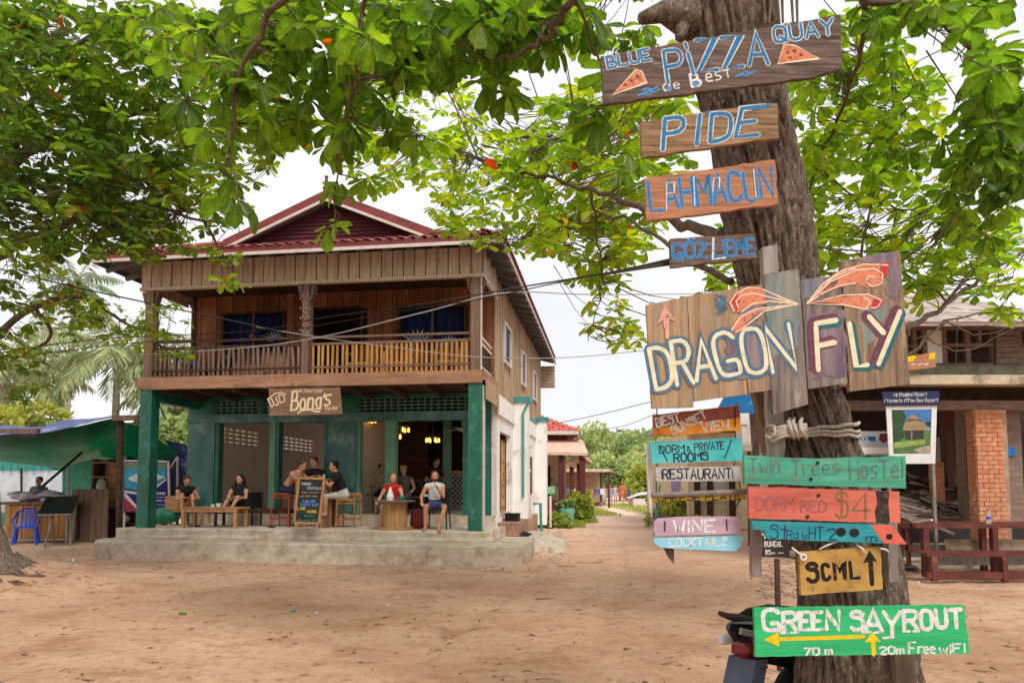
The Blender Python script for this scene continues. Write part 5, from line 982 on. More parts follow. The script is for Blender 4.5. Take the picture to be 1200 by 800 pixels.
MB().tube([(-.6,0,.775),(-.5,0,.745),(-.36,0,.72)], [.03,.085,.09], 12, ell=.5).build('tail_light', redl, mk, smooth=True); MB().ball((-.5,-.1,.755), .075,.03,.028, 10).build('indicator', glassy('clear lens', (.9,.9,.9,1), .1, .3), mk, smooth=True); MB().ball((-.5,.1,.755), .075,.03,.028, 10).build('indicator', glassy('clear lens b', (.9,.9,.9,1), .1, .3), mk, smooth=True)
MB().prism([(-.54,-.07,.69),(-.43,-.07,.68),(-.50,-.07,.5),(-.58,-.07,.32),(-.68,-.07,.30),(-.71,-.07,.34)], (0,.14,0)).build('rear_mudguard', plas, mk); MB().prism([(-.5,-.06,.73),(-.38,-.06,.73),(-.38,-.06,.682),(-.5,-.06,.69)], (0,.14,0)).build('bracket', redl, mk)
MB().box(-.52,-.074,.64,-.44,-.069,.65).build('badge', chrome, mk); MB().tube([(-.6,-.11,.45),(-.6,-.06,.45)], .02, 8).build('bolt', chrome, mk); MB().tube([(-.53,-.11,.52),(-.53,-.06,.52)], .02, 8).build('bolt', chrome, mk)
MB().prism([(x,-.05,z) for x, z in [(-.31*math.cos(q)*1.06, .29+.31*math.sin(q)*1.06) for q in [math.radians(a) for a in (92,105,118,130)]]+[(-.31*math.cos(q)*.98, .29+.31*math.sin(q)*.98) for q in [math.radians(a) for a in (130,118,105,92)]]], (0,.1,0)).build('fender', plas, mk)
spr = MB(); spr.tube([(.02+.004*math.cos(i*.9)*6,-.11+.024*math.sin(i*.9),.3+i*.0052) for i in range(60)], .006, 5); spr.tube([(.02,-.11,.28),(.06,-.11,.62)], .012, 6); spr.build('shock_spring', chrome, mk)
MB().prism([(.15,-.12,.7),(.55,-.1,.55),(.85,-.1,.5),(.95,-.08,.62),(1.0,-.06,.9),(.9,-.05,.93),(.7,-.08,.6),(.3,-.1,.35),(.2,-.1,.4)], (0,.2,0)).build('body_panel', blk, mk); MB().box(.3,-.13,.2,.7,.13,.42).lathe([(.1,0),(.12,.05),(.1,.1)], (.5,0,.42), 10).build('engine', metal, mk)
MB().tube([(.92,-.06,.95),(1.12,-.07,.29)], .022, 8).tube([(.92,.06,.95),(1.12,.07,.29)], .022, 8).build('fork', chrome, mk); MB().tube([(.8,-.33,1.02),(.9,-.15,1.0),(.9,.15,1.0),(.8,.33,1.02)], .014, 8).build('handlebar', black, mk); MB().ball((1.0,0,.95), .07,.1,.08, 12).build('headlight', chrome, mk, smooth=True)
MB().tube([(.3,-.16,.25),(-.1,-.18,.3),(-.35,-.18,.38)], [.03,.045,.05], 10).build('exhaust', chrome, mk, smooth=True); MB().bar((.45,.1,.25),(.35,.3,.02), .02).build('kickstand', metal, mk); MB().bar((0,-.08,.29),(.5,-.08,.32), .04).build('swing_arm', metal, mk)
# ---------------------------------------------------------------- leaves
def leaf_arrays(items, nst=5, wd=.30, fold=.10, droop=.18):
    ts = np.linspace(0, 1, nst+1); ws = np.interp(ts, [0,.12,.3,.55,.75,.9,.97,1], [.03,.2,.45,.82,1,.86,.5,.1])*wd
    n = len(items); P = np.array([tuple(i[0]) for i in items], np.float32); X = np.array([tuple(i[1]) for i in items], np.float32); Z = np.array([tuple(i[2]) for i in items], np.float32); Ln = np.array([i[3] for i in items], np.float32)
    X /= np.linalg.norm(X, axis=1, keepdims=True)+1e-9; Y = np.cross(Z, X); Y /= np.linalg.norm(Y, axis=1, keepdims=True)+1e-9; Z = np.cross(X, Y)
    rs = np.random.RandomState(n); dr = droop*(.4+1.4*rs.rand(n)); fo = fold*(.3+1.4*rs.rand(n)); loc = []
    for t_, w_ in zip(ts, ws):
        for s_ in (-1, 0, 1): loc.append((t_, s_*w_, abs(s_), t_*t_))
    loc = np.array(loc, np.float32); V_ = P[:,None,:]+Ln[:,None,None]*(loc[None,:,0:1]*X[:,None,:]+loc[None,:,1:2]*Y[:,None,:]+(loc[None,:,2]*fo[:,None]*wd*2-loc[None,:,3]*dr[:,None])[:,:,None]*Z[:,None,:])
    k = 3*(nst+1); f = []
    for i in range(nst): b_ = 3*i; f += [(b_,b_+1,b_+4,b_+3),(b_+1,b_+2,b_+5,b_+4)]
    f = np.array(f, np.int32); F = (f[None]+(np.arange(n)*k)[:,None,None]).reshape(-1,4)
    tint = np.repeat(np.array([i[4] for i in items], np.float32), k); return V_.reshape(-1,3), F, tint
def leaf_mesh(name, items, mat, off=(0,0,0), **kw):
    V_, F, tint = leaf_arrays(items, **kw); me_ = bpy.data.meshes.new(name); nv, nf = len(V_), len(F)
    me_.vertices.add(nv); me_.loops.add(nf*4); me_.polygons.add(nf); me_.vertices.foreach_set('co', (V_-np.array(off, np.float32)).ravel()); me_.loops.foreach_set('vertex_index', F.ravel())
    me_.polygons.foreach_set('loop_start', np.arange(0, nf*4, 4, dtype=np.int32)); me_.polygons.foreach_set('use_smooth', np.ones(nf, bool)); me_.update(calc_edges=True)
    at_ = me_.attributes.new('tint', 'FLOAT', 'POINT'); at_.data.foreach_set('value', tint); rb = me_.attributes.new('rib', 'FLOAT', 'POINT'); rb.data.foreach_set('value', np.tile(np.array([0,1,0], np.float32), nv//3)); me_.materials.append(mat); return me_
def leaves_obj(name, items, mat, parent, kind='stuff', **kw):
    me_ = leaf_mesh(name, items, mat, ORG.get(parent.name, (0,0,0)) if parent else (0,0,0), **kw); o = bpy.data.objects.new(name, me_); SC.collection.objects.link(o)
    if parent: o.parent = parent
    if kind: o['kind'] = kind
    return o
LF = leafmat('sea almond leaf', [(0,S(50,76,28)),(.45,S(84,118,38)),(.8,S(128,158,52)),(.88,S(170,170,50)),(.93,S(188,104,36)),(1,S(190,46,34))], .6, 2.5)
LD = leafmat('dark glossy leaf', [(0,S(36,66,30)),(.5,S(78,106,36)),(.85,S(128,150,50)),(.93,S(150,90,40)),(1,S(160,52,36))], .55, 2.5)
LG = leafmat('hazed far foliage', [(0,S(100,126,84)),(.5,S(142,166,106)),(1,S(190,204,136))], .35, 1.4)  # colours paled to imitate haze over distant foliage
LY = leafmat('yellow green shrub', [(0,S(96,126,52)),(.5,S(146,166,70)),(1,S(190,192,96))], .4, 1.4)
LP = leafmat('palm frond', [(0,S(122,146,106)),(.5,S(160,176,130)),(1,S(206,202,160))], .4, 1.3)
def rv(s=1.): return Vector((R.gauss(0,1), R.gauss(0,1), R.gauss(0,1)))*s
def rosette(c, L_, n, tint0, tspread=.15, red=.02, up=None, spread=.5, low=-.5):
    ax = (up or Vector((0,0,1)))+rv(.22); ax.normalize(); x0 = ax.orthogonal().normalized(); y0 = ax.cross(x0); out = []; ph = U(0, 6.28)
    for i in range(n):
        an = ph+i*2.4; el = U(low, spread); d = (x0*math.cos(an)+y0*math.sin(an))*math.cos(el)+ax*math.sin(el); z = ax-d*ax.dot(d)+rv(.25)
        t_ = min(.84, max(0, tint0+U(-tspread, tspread)))
        if R.random() < red: t_ = U(.88, 1)
        out.append((c+d*L_*.12, d, z, L_*U(.65, 1.15), t_))
    return out
def inframe(p):
    d = p.y*math.cos(PITCH)+(p.z-CH)*math.sin(PITCH)
    if d < .2: return None
    u_ = -p.y*math.sin(PITCH)+(p.z-CH)*math.cos(PITCH); x, y = 600+800*p.x/d, 514-800*u_/d
    return (x, y, d) if -30 < x < 1230 and -30 < y < 830 else None
def canopy(parent, regions, branches, mat, trunkm):
    """regions: (px,py,rx,ry,d0,d1,n,leaf,nleaf,tint,red); branches: polylines of points with radii"""
    items = []; segp = []; tw = MB()
    for pts, r0, r1 in branches:
        P = [W(*p) for p in pts]; n = len(P); sm_ = []
        for i in range(n-1):
            p0, p1, p2, p3 = P[max(i-1,0)], P[i], P[i+1], P[min(i+2,n-1)]
            for k in range(6):
                q = k/6; sm_.append(.5*((2*p1)+(-p0+p2)*q+(2*p0-5*p1+4*p2-p3)*q*q+(-p0+3*p1-3*p2+p3)*q**3)+rv(.012))
        sm_.append(P[-1]); m = len(sm_); MB().tube(sm_, [lerp(r0, r1, (i/(m-1))**.8) for i in range(m)], 8).build('branch', trunkm, parent, smooth=True); segp += sm_
    segp_np = np.array([tuple(p) for p in segp])
    for (px, py, rx, ry, d0, d1, n, L_, nl, tint, red) in regions:
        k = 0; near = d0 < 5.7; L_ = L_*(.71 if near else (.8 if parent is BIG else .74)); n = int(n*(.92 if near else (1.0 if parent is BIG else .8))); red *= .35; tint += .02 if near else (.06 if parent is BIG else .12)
        while k < n:
            a, b_ = U(-1,1), U(-1,1)
            if a*a+b_*b_ > 1: continue
            k += 1; Y = U(d0, d1); c = W(px+a*rx, py+b_*ry, Y)
            items += rosette(c, L_*U(.8,1.15), nl+R.randint(-1,2), tint+U(-.22,.22), .14, red, None, .25 if near else .45, -1.15 if near else -.6)
            d = np.linalg.norm(segp_np-np.array(tuple(c)), axis=1); j = int(np.argmin(d)); tgt = segp[j]; dv = tgt-c; ln = min(dv.length, min(dv.length, .75))
            e = c+dv.normalized()*ln; mid = c.lerp(e, .5)+Vector((U(-.04,.04), U(-.04,.04), -.05*ln)); tw.tube([c, c.lerp(mid, .6)+rv(.01), mid, e], [.0025,.0035,.0045,.006], 4, cap=False)
    tw.build('twigs', trunkm, parent, kind='stuff')
    sc = [(it[3]/q[2] if (q := inframe(it[0])) else 0, i) for i, it in enumerate(items)]; sc.sort(reverse=True); big = [i for s_, i in sc[:290]]; bs_ = set(big)
    leaves_obj('leaves', [it for i, it in enumerate(items) if i not in bs_], mat, parent)
    var = []
    for v_ in range(10): var.append(leaf_mesh('leaf', [(Vector((0,0,0)), Vector((1,0,0)), Vector((0,0,1)), 1., [.1,.25,.4,.5,.6,.7,.8,.35,.92,1.][v_])], mat, nst=7, droop=.12+.03*v_, fold=.1+.01*v_))
    for i in big:
        p, x, z, L_, t_ = items[i]; x = x.normalized(); y = z.cross(x).normalized(); z = x.cross(y); M_ = Matrix((x, y, z)).transposed().to_4x4()
        v_ = min(range(10), key=lambda q: abs([.1,.25,.4,.5,.6,.7,.8,.35,.92,1.][q]-t_)); o = bpy.data.objects.new('leaf', var[v_]); SC.collection.objects.link(o); o.parent = parent
        o.matrix_local = Matrix.Translation(p-Vector(ORG[parent.name])) @ M_ @ Matrix.Scale(L_, 4)
    return items
# big tree crown: small leaved far sprays left and right, large leaves close overhead
br = [([(850,275,3.4),(800,262,4.0),(740,238,4.8),(690,222,5.8),(640,208,6.8),(560,186,8),(490,158,9)], .036, .008),
 ([(860,330,3.4),(800,300,4.2),(730,255,5.5),(660,262,7),(590,290,8.5)], .02, .006),
 ([(850,-40,3.3),(790,-90,3.5),(720,-60,3.7),(672,0,3.9),(640,42,4.1),(604,64,4.2),(576,68,4.3)], .05, .009),
 ([(800,-60,3.3),(600,-120,3.6),(430,-60,4),(330,0,4.3),(280,90,4.6),(268,180,4.8)], .05, .008),
 ([(672,0,3.9),(700,60,4.1),(709,110,4.2),(712,150,4.3)], .012, .004), ([(430,-60,4),(420,60,4.4),(400,150,4.8),(392,245,5)], .02, .004),
 ([(690,222,5.8),(700,280,6.4),(705,330,6.8),(690,400,7)], .014, .004), ([(560,186,8),(530,120,8.5),(500,60,9)], .015, .005), ([(640,208,6.8),(600,150,7.5),(560,110,8)], .015, .005),
 ([(910,-60,3.4),(960,-100,3.8),(1010,0,4.8),(1000,90,5.6),(960,190,6.2),(925,300,6.4)], .04, .006),
 ([(940,400,3.45),(1000,395,4.4),(1062,385,5.4),(1110,355,6.2),(1160,320,7),(1240,270,8)], .038, .012), ([(1062,385,5.4),(1060,420,5.6),(1120,372,6.4),(1200,368,7.4),(1260,360,8)], .016, .006),
 ([(1110,355,6.2),(1060,320,6.6),(1010,330,7)], .012, .004),([(1062,385,5.4),(1010,300,6),(1040,180,6.6),(1080,100,7)], .018, .005), ([(1010,0,4.8),(1100,20,5.2),(1180,120,5.6),(1200,220,5.8)], .03, .006), ([(1110,355,6.2),(1150,290,6.8),(1120,210,7.2),(1090,160,7.4)], .014, .004),
 ([(960,190,6.2),(1000,230,6.6),(1080,250,7.2),(1150,300,7.6)], .012, .004), ([(1080,402,6),(1110,380,6.4),(1150,392,6.8),(1215,372,7.4)], .01, .003),([(1072,395,6),(1130,410,6.6),(1190,385,7.2)], .008, .003)]
A6 = 6
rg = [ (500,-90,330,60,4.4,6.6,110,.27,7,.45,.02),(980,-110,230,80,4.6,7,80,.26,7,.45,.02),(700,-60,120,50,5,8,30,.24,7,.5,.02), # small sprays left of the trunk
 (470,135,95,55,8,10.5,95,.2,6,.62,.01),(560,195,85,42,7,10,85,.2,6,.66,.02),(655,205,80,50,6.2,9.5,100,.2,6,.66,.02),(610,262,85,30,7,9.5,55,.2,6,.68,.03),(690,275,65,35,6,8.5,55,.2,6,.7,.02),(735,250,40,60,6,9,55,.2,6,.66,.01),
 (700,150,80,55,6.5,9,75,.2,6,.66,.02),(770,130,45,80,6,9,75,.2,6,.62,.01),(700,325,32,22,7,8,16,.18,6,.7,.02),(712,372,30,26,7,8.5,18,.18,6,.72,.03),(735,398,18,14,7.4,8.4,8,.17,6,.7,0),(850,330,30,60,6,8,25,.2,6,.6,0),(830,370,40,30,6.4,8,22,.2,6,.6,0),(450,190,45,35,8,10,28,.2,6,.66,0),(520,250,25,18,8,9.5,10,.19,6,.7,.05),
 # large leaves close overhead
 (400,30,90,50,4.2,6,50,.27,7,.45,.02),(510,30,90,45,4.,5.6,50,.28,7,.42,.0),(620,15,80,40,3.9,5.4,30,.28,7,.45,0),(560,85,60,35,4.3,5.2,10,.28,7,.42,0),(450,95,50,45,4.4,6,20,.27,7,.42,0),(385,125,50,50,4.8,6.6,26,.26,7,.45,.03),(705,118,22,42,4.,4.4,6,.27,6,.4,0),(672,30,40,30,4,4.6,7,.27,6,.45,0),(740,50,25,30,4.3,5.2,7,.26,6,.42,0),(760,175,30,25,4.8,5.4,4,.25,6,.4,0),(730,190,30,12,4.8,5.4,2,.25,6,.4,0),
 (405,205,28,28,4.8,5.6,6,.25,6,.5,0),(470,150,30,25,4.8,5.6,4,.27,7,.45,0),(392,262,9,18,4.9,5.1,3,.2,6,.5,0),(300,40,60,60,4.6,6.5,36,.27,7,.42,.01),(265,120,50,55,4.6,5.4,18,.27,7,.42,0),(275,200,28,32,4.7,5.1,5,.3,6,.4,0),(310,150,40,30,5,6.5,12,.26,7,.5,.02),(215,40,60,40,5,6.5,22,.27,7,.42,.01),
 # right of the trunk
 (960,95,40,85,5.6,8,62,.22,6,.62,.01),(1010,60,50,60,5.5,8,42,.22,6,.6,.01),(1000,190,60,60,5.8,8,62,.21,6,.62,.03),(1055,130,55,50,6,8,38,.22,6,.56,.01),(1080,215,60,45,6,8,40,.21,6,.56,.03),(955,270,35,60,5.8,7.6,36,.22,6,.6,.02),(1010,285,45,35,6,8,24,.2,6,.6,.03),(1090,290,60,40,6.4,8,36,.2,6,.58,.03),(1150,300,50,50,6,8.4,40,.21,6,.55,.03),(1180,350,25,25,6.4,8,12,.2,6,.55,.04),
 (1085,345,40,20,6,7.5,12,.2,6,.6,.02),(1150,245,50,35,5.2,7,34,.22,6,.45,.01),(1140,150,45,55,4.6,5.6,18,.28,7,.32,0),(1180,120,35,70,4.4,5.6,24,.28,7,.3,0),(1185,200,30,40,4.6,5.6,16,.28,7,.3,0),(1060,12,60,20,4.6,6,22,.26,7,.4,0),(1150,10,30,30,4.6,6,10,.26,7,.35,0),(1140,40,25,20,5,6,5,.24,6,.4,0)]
canopy(BIG, rg, br, LF, bark2)
# left tree: trunk off to the side, dark dense crown
LT = thing('left_tree', 'dark leafy almond tree at the left edge with its root mound', 'tree', (-8.35,10.2,0))
mb = MB(); vs = []; NA2 = 40; prof = [(-.35,1.9),(-.05,1.35),(.15,1.0),(.45,.78),(.9,.64),(1.6,.56),(2.6,.5),(3.8,.46),(5.2,.34),(6.4,.22),(7.6,.08)]
for z, r_ in prof:
    for k in range(NA2):
        an = 2*math.pi*k/NA2; fl_ = 1+.22*max(0, 1.2-z)*math.sin(an*5+1)+.12*noise.noise(Vector((math.cos(an)*3, math.sin(an)*3, z*1.5))); vs.append((-8.35+r_*fl_*math.cos(an)-.1*z*.2, 10.2+r_*fl_*math.sin(an), z))
mb.add(vs, [(j*NA2+k, j*NA2+(k+1)%NA2, (j+1)*NA2+(k+1)%NA2, (j+1)*NA2+k) for j in range(len(prof)-1) for k in range(NA2)]); mb.build('trunk', bark, LT, smooth=True)
for i in range(7):
    an = math.radians(-75+i*17); p = Vector((-8.35,10.2,.25)); q = p+Vector((math.cos(an), math.sin(an), 0))*U(1.1,1.7)
    MB().tube([p+Vector((math.cos(an),math.sin(an),0))*.7, p.lerp(q,.6)+Vector((0,0,U(.02,.12)))+rv(.05), q+Vector((0,0,-.2))], [.14,.09,.04], 8).build('root', bark, LT, smooth=True)
br2 = [([(-90,420,10.2),(-40,330,10),(60,270,9.6),(160,240,9.4),(240,260,9.4)], .11, .015), ([(-60,380,10.2),(0,210,9.6),(100,150,9.2),(220,120,9)], .13, .02), ([(-80,420,10.2),(-30,410,10.2),(40,360,10.6),(100,350,11),(150,380,11.6),(215,395,12)], .08, .01),
 ([(0,210,9.6),(60,80,9),(150,20,8.6)], .07, .015), ([(240,260,9.4),(262,300,9.2),(275,345,9)], .025, .006), ([(100,150,9.2),(180,210,9),(220,250,9)], .06, .01), ([(40,360,10.6),(60,390,10.8),(30,415,11),(0,420,11)], .04, .01),([(220,120,9),(290,150,9),(320,190,9)],.03,.008)]
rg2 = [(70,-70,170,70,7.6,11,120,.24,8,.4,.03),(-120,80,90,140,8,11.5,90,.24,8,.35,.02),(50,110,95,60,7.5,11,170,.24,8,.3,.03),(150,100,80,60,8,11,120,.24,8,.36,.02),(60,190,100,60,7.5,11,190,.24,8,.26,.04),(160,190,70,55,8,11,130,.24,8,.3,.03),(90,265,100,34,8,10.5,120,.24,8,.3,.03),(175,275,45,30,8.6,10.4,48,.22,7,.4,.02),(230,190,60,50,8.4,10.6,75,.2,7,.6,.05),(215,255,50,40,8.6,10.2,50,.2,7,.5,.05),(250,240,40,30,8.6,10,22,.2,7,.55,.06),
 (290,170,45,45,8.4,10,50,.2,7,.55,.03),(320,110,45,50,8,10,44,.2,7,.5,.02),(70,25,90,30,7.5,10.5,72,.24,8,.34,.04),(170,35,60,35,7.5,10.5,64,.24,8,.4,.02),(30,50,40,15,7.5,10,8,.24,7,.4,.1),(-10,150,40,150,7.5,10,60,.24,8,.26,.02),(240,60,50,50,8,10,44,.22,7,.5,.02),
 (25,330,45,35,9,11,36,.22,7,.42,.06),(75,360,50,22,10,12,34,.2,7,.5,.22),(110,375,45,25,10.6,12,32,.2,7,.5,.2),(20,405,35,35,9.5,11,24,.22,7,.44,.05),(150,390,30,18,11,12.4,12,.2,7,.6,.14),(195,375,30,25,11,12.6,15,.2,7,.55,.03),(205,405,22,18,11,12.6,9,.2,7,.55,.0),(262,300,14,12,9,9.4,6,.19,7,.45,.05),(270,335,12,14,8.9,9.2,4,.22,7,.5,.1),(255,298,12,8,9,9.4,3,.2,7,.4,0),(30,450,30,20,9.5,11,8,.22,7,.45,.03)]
canopy(LT, rg2, br2, LD, bark2)
# ---------------------------------------------------------------- plants behind
def crown(c, rx, ry, rz, n, L_, tint, parent, mat=LG, lumps=10, name='crown', nst=2):
    items = []; c = Vector(c); ls = []
    for i in range(lumps): ls.append((c+Vector((U(-.75,.75)*rx, U(-.75,.75)*ry, U(-.6,.7)*rz)), U(.3,.55)))
    for i in range(n):
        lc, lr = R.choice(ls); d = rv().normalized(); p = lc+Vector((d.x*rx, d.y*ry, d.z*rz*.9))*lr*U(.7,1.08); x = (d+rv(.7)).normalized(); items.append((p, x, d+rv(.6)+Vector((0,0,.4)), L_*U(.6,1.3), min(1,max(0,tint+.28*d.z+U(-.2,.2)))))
    return leaves_obj(name, items, mat, parent, nst=nst, wd=.42, kind='stuff')
def tree(label, base, h, rx, rz, n, L_, tint=.45, mat=LG, group=None, name='tree', tr=None):
    t_ = thing(name, label, 'tree', tuple(base), group=group); b_ = Vector(base); tr = tr or h*.03; top = b_+Vector((U(-.1,.1)*h, 0, h*.7))
    mb = MB().tube([b_-Vector((0,0,.3)), b_.lerp(top,.5)+Vector((U(-.03,.03)*h,0,0)), top], [tr,tr*.75,tr*.4], 8)
    for i in range(5): an = i*1.26+U(0,1); mb.tube([b_.lerp(top,.6+.08*i), b_.lerp(top,.8)+Vector((math.cos(an)*rx*.4, math.sin(an)*rx*.4, h*.1)), b_.lerp(top,.9)+Vector((math.cos(an)*rx*.7, math.sin(an)*rx*.7, rz*.4))], [tr*.4,tr*.25,tr*.1], 6)
    mb.build('trunk', pm('pale trunk', S(190,178,160), S(140,126,108)), t_, smooth=True); crown(b_+Vector((0,0,h-rz*.8)), rx, rx, rz, n, L_, tint, t_, mat); return t_
def bush(label, c, rx, rz, n, L_, tint=.5, mat=LY, name='shrub', cat='shrub', group=None):
    t_ = thing(name, label, cat, tuple(c), group=group); crown(Vector(c)+Vector((0,0,rz*.9)), rx, rx*.8, rz, n, L_, tint, t_, mat, 7, 'foliage', 3); mb = MB()
    for i in range(6): mb.tube([Vector(c)+Vector((U(-.1,.1),U(-.1,.1),-.05)), Vector(c)+Vector((U(-.5,.5)*rx, U(-.4,.4)*rx, rz*1.1))], [.02,.008], 5)
    mb.build('stems', bark2, t_, kind='stuff'); return t_
def palm(label, base, h, n, fl, tint, lean=(0,0)):
    t_ = thing('palm_tree', label, 'palm', tuple(base), group='palms behind the market stalls'); b_ = Vector(base); top = b_+Vector((lean[0], lean[1], h))
    MB().tube([b_-Vector((0,0,.3)), b_.lerp(top,.4)+Vector((lean[0]*.1,0,0)), top], [.22,.16,.13], 10).build('trunk', pm('pale trunk', S(190,178,160), S(140,126,108)), t_, smooth=True)
    for i in range(n):
        an = i*2.4; el = lerp(1.2, -.5, (i/n)**.8); L_ = fl*U(.85,1.1); d = Vector((math.cos(an), math.sin(an), 0)); pts = []; q = top.copy(); v = d*math.cos(el)+Vector((0,0,math.sin(el)))
        for k in range(9): pts.append(q.copy()); q = q+v*L_/8; v = (v+Vector((0,0,-.17))).normalized()
        mb = MB().tube(pts, [.035,.03,.026,.022,.018,.014,.01,.007,.004], 5); o = mb.build('frond', bamboo if 0 else pm('frond rib', S(170,176,120), S(140,150,96)), t_); items = []
        for k in range(46):
            u_ = (.8+k*7/46); j = int(u_); fr_ = u_-j; p = pts[j].lerp(pts[min(j+1,8)], fr_); tg = (pts[min(j+1,8)]-pts[j]).normalized(); sd = tg.cross(Vector((0,0,1))).normalized()
            for s_ in (-1, 1): dd = (sd*s_*.8+tg*.55+Vector((0,0,-.5))+rv(.1)).normalized(); items.append((p, dd, Vector((0,0,1))+rv(.3), L_*.24*math.sin(math.pi*min(.95,(k+6)/54))+.05, tint+U(-.2,.2)))
        leaves_obj('leaflets', items, LP, o, nst=2, wd=.07, kind='stuff')
    return t_
palm('feathery pale coconut palm in the middle behind the market stalls', (-17.5,30,0), 7.2, 22, 4.2, .6); palm('pale drooping palm left of the middle one, behind the stalls', (-20.5,28,0), 6.3, 18, 3.8, .75, (-.6,0))
palm('tall distant palm whose dark crown rises above the others', (-23.8,36,0), 12.2, 18, 2.6, .1, (.4,0)); palm('palm next to the left post of the house, behind the stalls', (-15.2,31,0), 6.4, 18, 3.8, .5, (.4,0))
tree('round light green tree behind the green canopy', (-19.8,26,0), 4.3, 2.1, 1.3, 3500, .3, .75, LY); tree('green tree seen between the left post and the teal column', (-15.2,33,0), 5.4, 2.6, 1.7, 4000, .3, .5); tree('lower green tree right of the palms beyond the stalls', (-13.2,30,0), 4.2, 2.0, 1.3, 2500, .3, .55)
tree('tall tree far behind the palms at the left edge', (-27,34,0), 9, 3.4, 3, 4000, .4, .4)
# hill
def hill_h(x, y): return max(0, 13*math.exp(-((x-35)/85)**2-((y-210)/52)**2)+3*noise.noise(Vector((x*.03, y*.03, 1)))*math.exp(-((y-210)/70)**2))-.5
mb = MB(); hx = [-120+i*12 for i in range(32)]; hy = [110+i*9 for i in range(22)]; mb.add([(x, y, hill_h(x, y)) for y in hy for x in hx], [(j*32+i, j*32+i+1, (j+1)*32+i+1, (j+1)*32+i) for j in range(21) for i in range(31)])
hl = mb.build('hill', pm('hill ground', S(110,130,76), S(84,104,58)), None, smooth=True); hl['kind'] = 'structure'
items = []
for i in range(520):
    x, y = U(-70,110), U(120,205); z = hill_h(x, y); r_ = U(2.,4); cz = z+U(1,3.5)
    tn = U(.05,.75)
    for k in range(44):
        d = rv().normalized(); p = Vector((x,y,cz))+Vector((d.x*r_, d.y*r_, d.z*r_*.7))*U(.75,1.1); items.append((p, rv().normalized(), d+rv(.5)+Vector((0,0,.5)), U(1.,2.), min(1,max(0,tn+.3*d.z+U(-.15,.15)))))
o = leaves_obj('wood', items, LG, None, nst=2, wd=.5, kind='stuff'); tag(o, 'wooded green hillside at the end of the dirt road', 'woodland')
for k, (px, d_, h, rx) in enumerate(((672,75,7.2,3.2),(690,95,9.2,4),(712,105,9.6,4.4),(738,100,9.0,4),(760,90,7.6,3.6),(784,80,6.6,3.4),(726,62,3.6,2.4))):
    g_ = W(px, 567, d_); tree(['slim tree over the red roofed house', 'tall tree left of the road end', 'tall pale trunked tree above the walkers', 'broad tree right of the road end', 'tree behind the hanging boards', 'leafy tree behind the DORM board', 'low tree in the gap above the walkers'][k], (g_.x, d_, 0), h, rx, rx*.7, 1500, .6, U(.2,.8), LG, 'trees at the end of the road')
# ---------------------------------------------------------------- houses along the road (left)
DX = 2.95
rh = thing('red_roofed_house', 'maroon and cream house with bright red roof beside the road behind the cafe', 'house', (0,0,0))
def W0(px, py, Y): return W(px, py, Y)
xl, xr = -2.6, -.9; 
mb = MB().box(-6,29.5,0,-.62,40,3.6); mb.build('wall', pm('cream wall', S(226,214,196), S(204,190,170), dirt=S(170,150,130)), rh)
rr2 = MB(); rr2.add([(-6.4,28.9,3.75),(-.1,28.9,3.75),(-.1,40.5,3.75),(-6.4,40.5,3.75),(-3.6,32.5,5.05),(-2.4,32.5,5.05),(-2.4,38,5.05),(-3.6,38,5.05)], [(0,1,5,4),(1,2,6,5),(2,3,7,6),(3,0,4,7),(4,5,6,7)])
bright = pm('bright red roof tile', S(204,104,96), S(176,80,76), scale=(6,6,6), rnd=.1); ro = rr2.build('roof', bright, rh)
for j in range(12):
    q = j/12; xa, xb = lerp(-6.4,-3.6,q), lerp(-.1,-2.4,q); n_ = max(2, int((xb-xa)/.42))
    for i in range(n_): piece('tile', (.38,.34,.05), (lerp(xa,xb,(i+.5)/n_), lerp(28.9,32.5,q)+.12, lerp(3.75,5.05,q)+.08), bright, ro, (math.atan2(1.3,3.6),0,0))
MB().box(-6.45,28.8,3.6,-.05,28.9,3.76).box(-.1,28.8,3.6,.0,40.5,3.76).build('fascia', white_trim, rh); MB().box(-6,29.4,3.0,-.6,29.5,3.6).box(-.62,29.5,3.0,-.55,39,3.6).build('upper_band', maroon, rh)
MB().hexa([(-6,27.4,2.75),(.1,27.4,2.65),(.1,29.5,3.3),(-6,29.5,3.4),(-6,27.4,2.87),(.1,27.4,2.77),(.1,29.5,3.42),(-6,29.5,3.52)]).build('porch_roof', pm('buff awning', S(230,196,176), S(206,170,150)), rh)
MB().hexa([(-.1,27.5,2.6),(.3,27.8,2.35),(.3,39,2.35),(-.1,39,2.6),(-.1,27.5,2.7),(.3,27.8,2.45),(.3,39,2.45),(-.1,39,2.7)]).build('side_awning', pm('buff awning', S(230,196,176), S(206,170,150)), rh)
for x, y in ((-4.2,27.7),(-3.0,27.7),(-1.9,27.7),(-.95,27.7),(-.1,27.7),(.2,32),(.2,36)): MB().box(x-.11,y-.11,0,x+.11,y+.11,2.7).build('porch_post', maroon, rh)
MB().box(-4.2,27.7,0,-.1,27.78,.85).build('porch_wall', maroon, rh); 
for x in (-3.4,-2.2): o = MB().box(x,29.42,1.0,x+.9,29.49,2.3).build('window', wood_dark, rh)
MB().box(-.54,31,2.2,-.5,33,3.5).build('blue_curtain', pm('pale blue cloth', S(150,176,214), S(120,146,186)), rh)
rh.location = (DX,0,0)
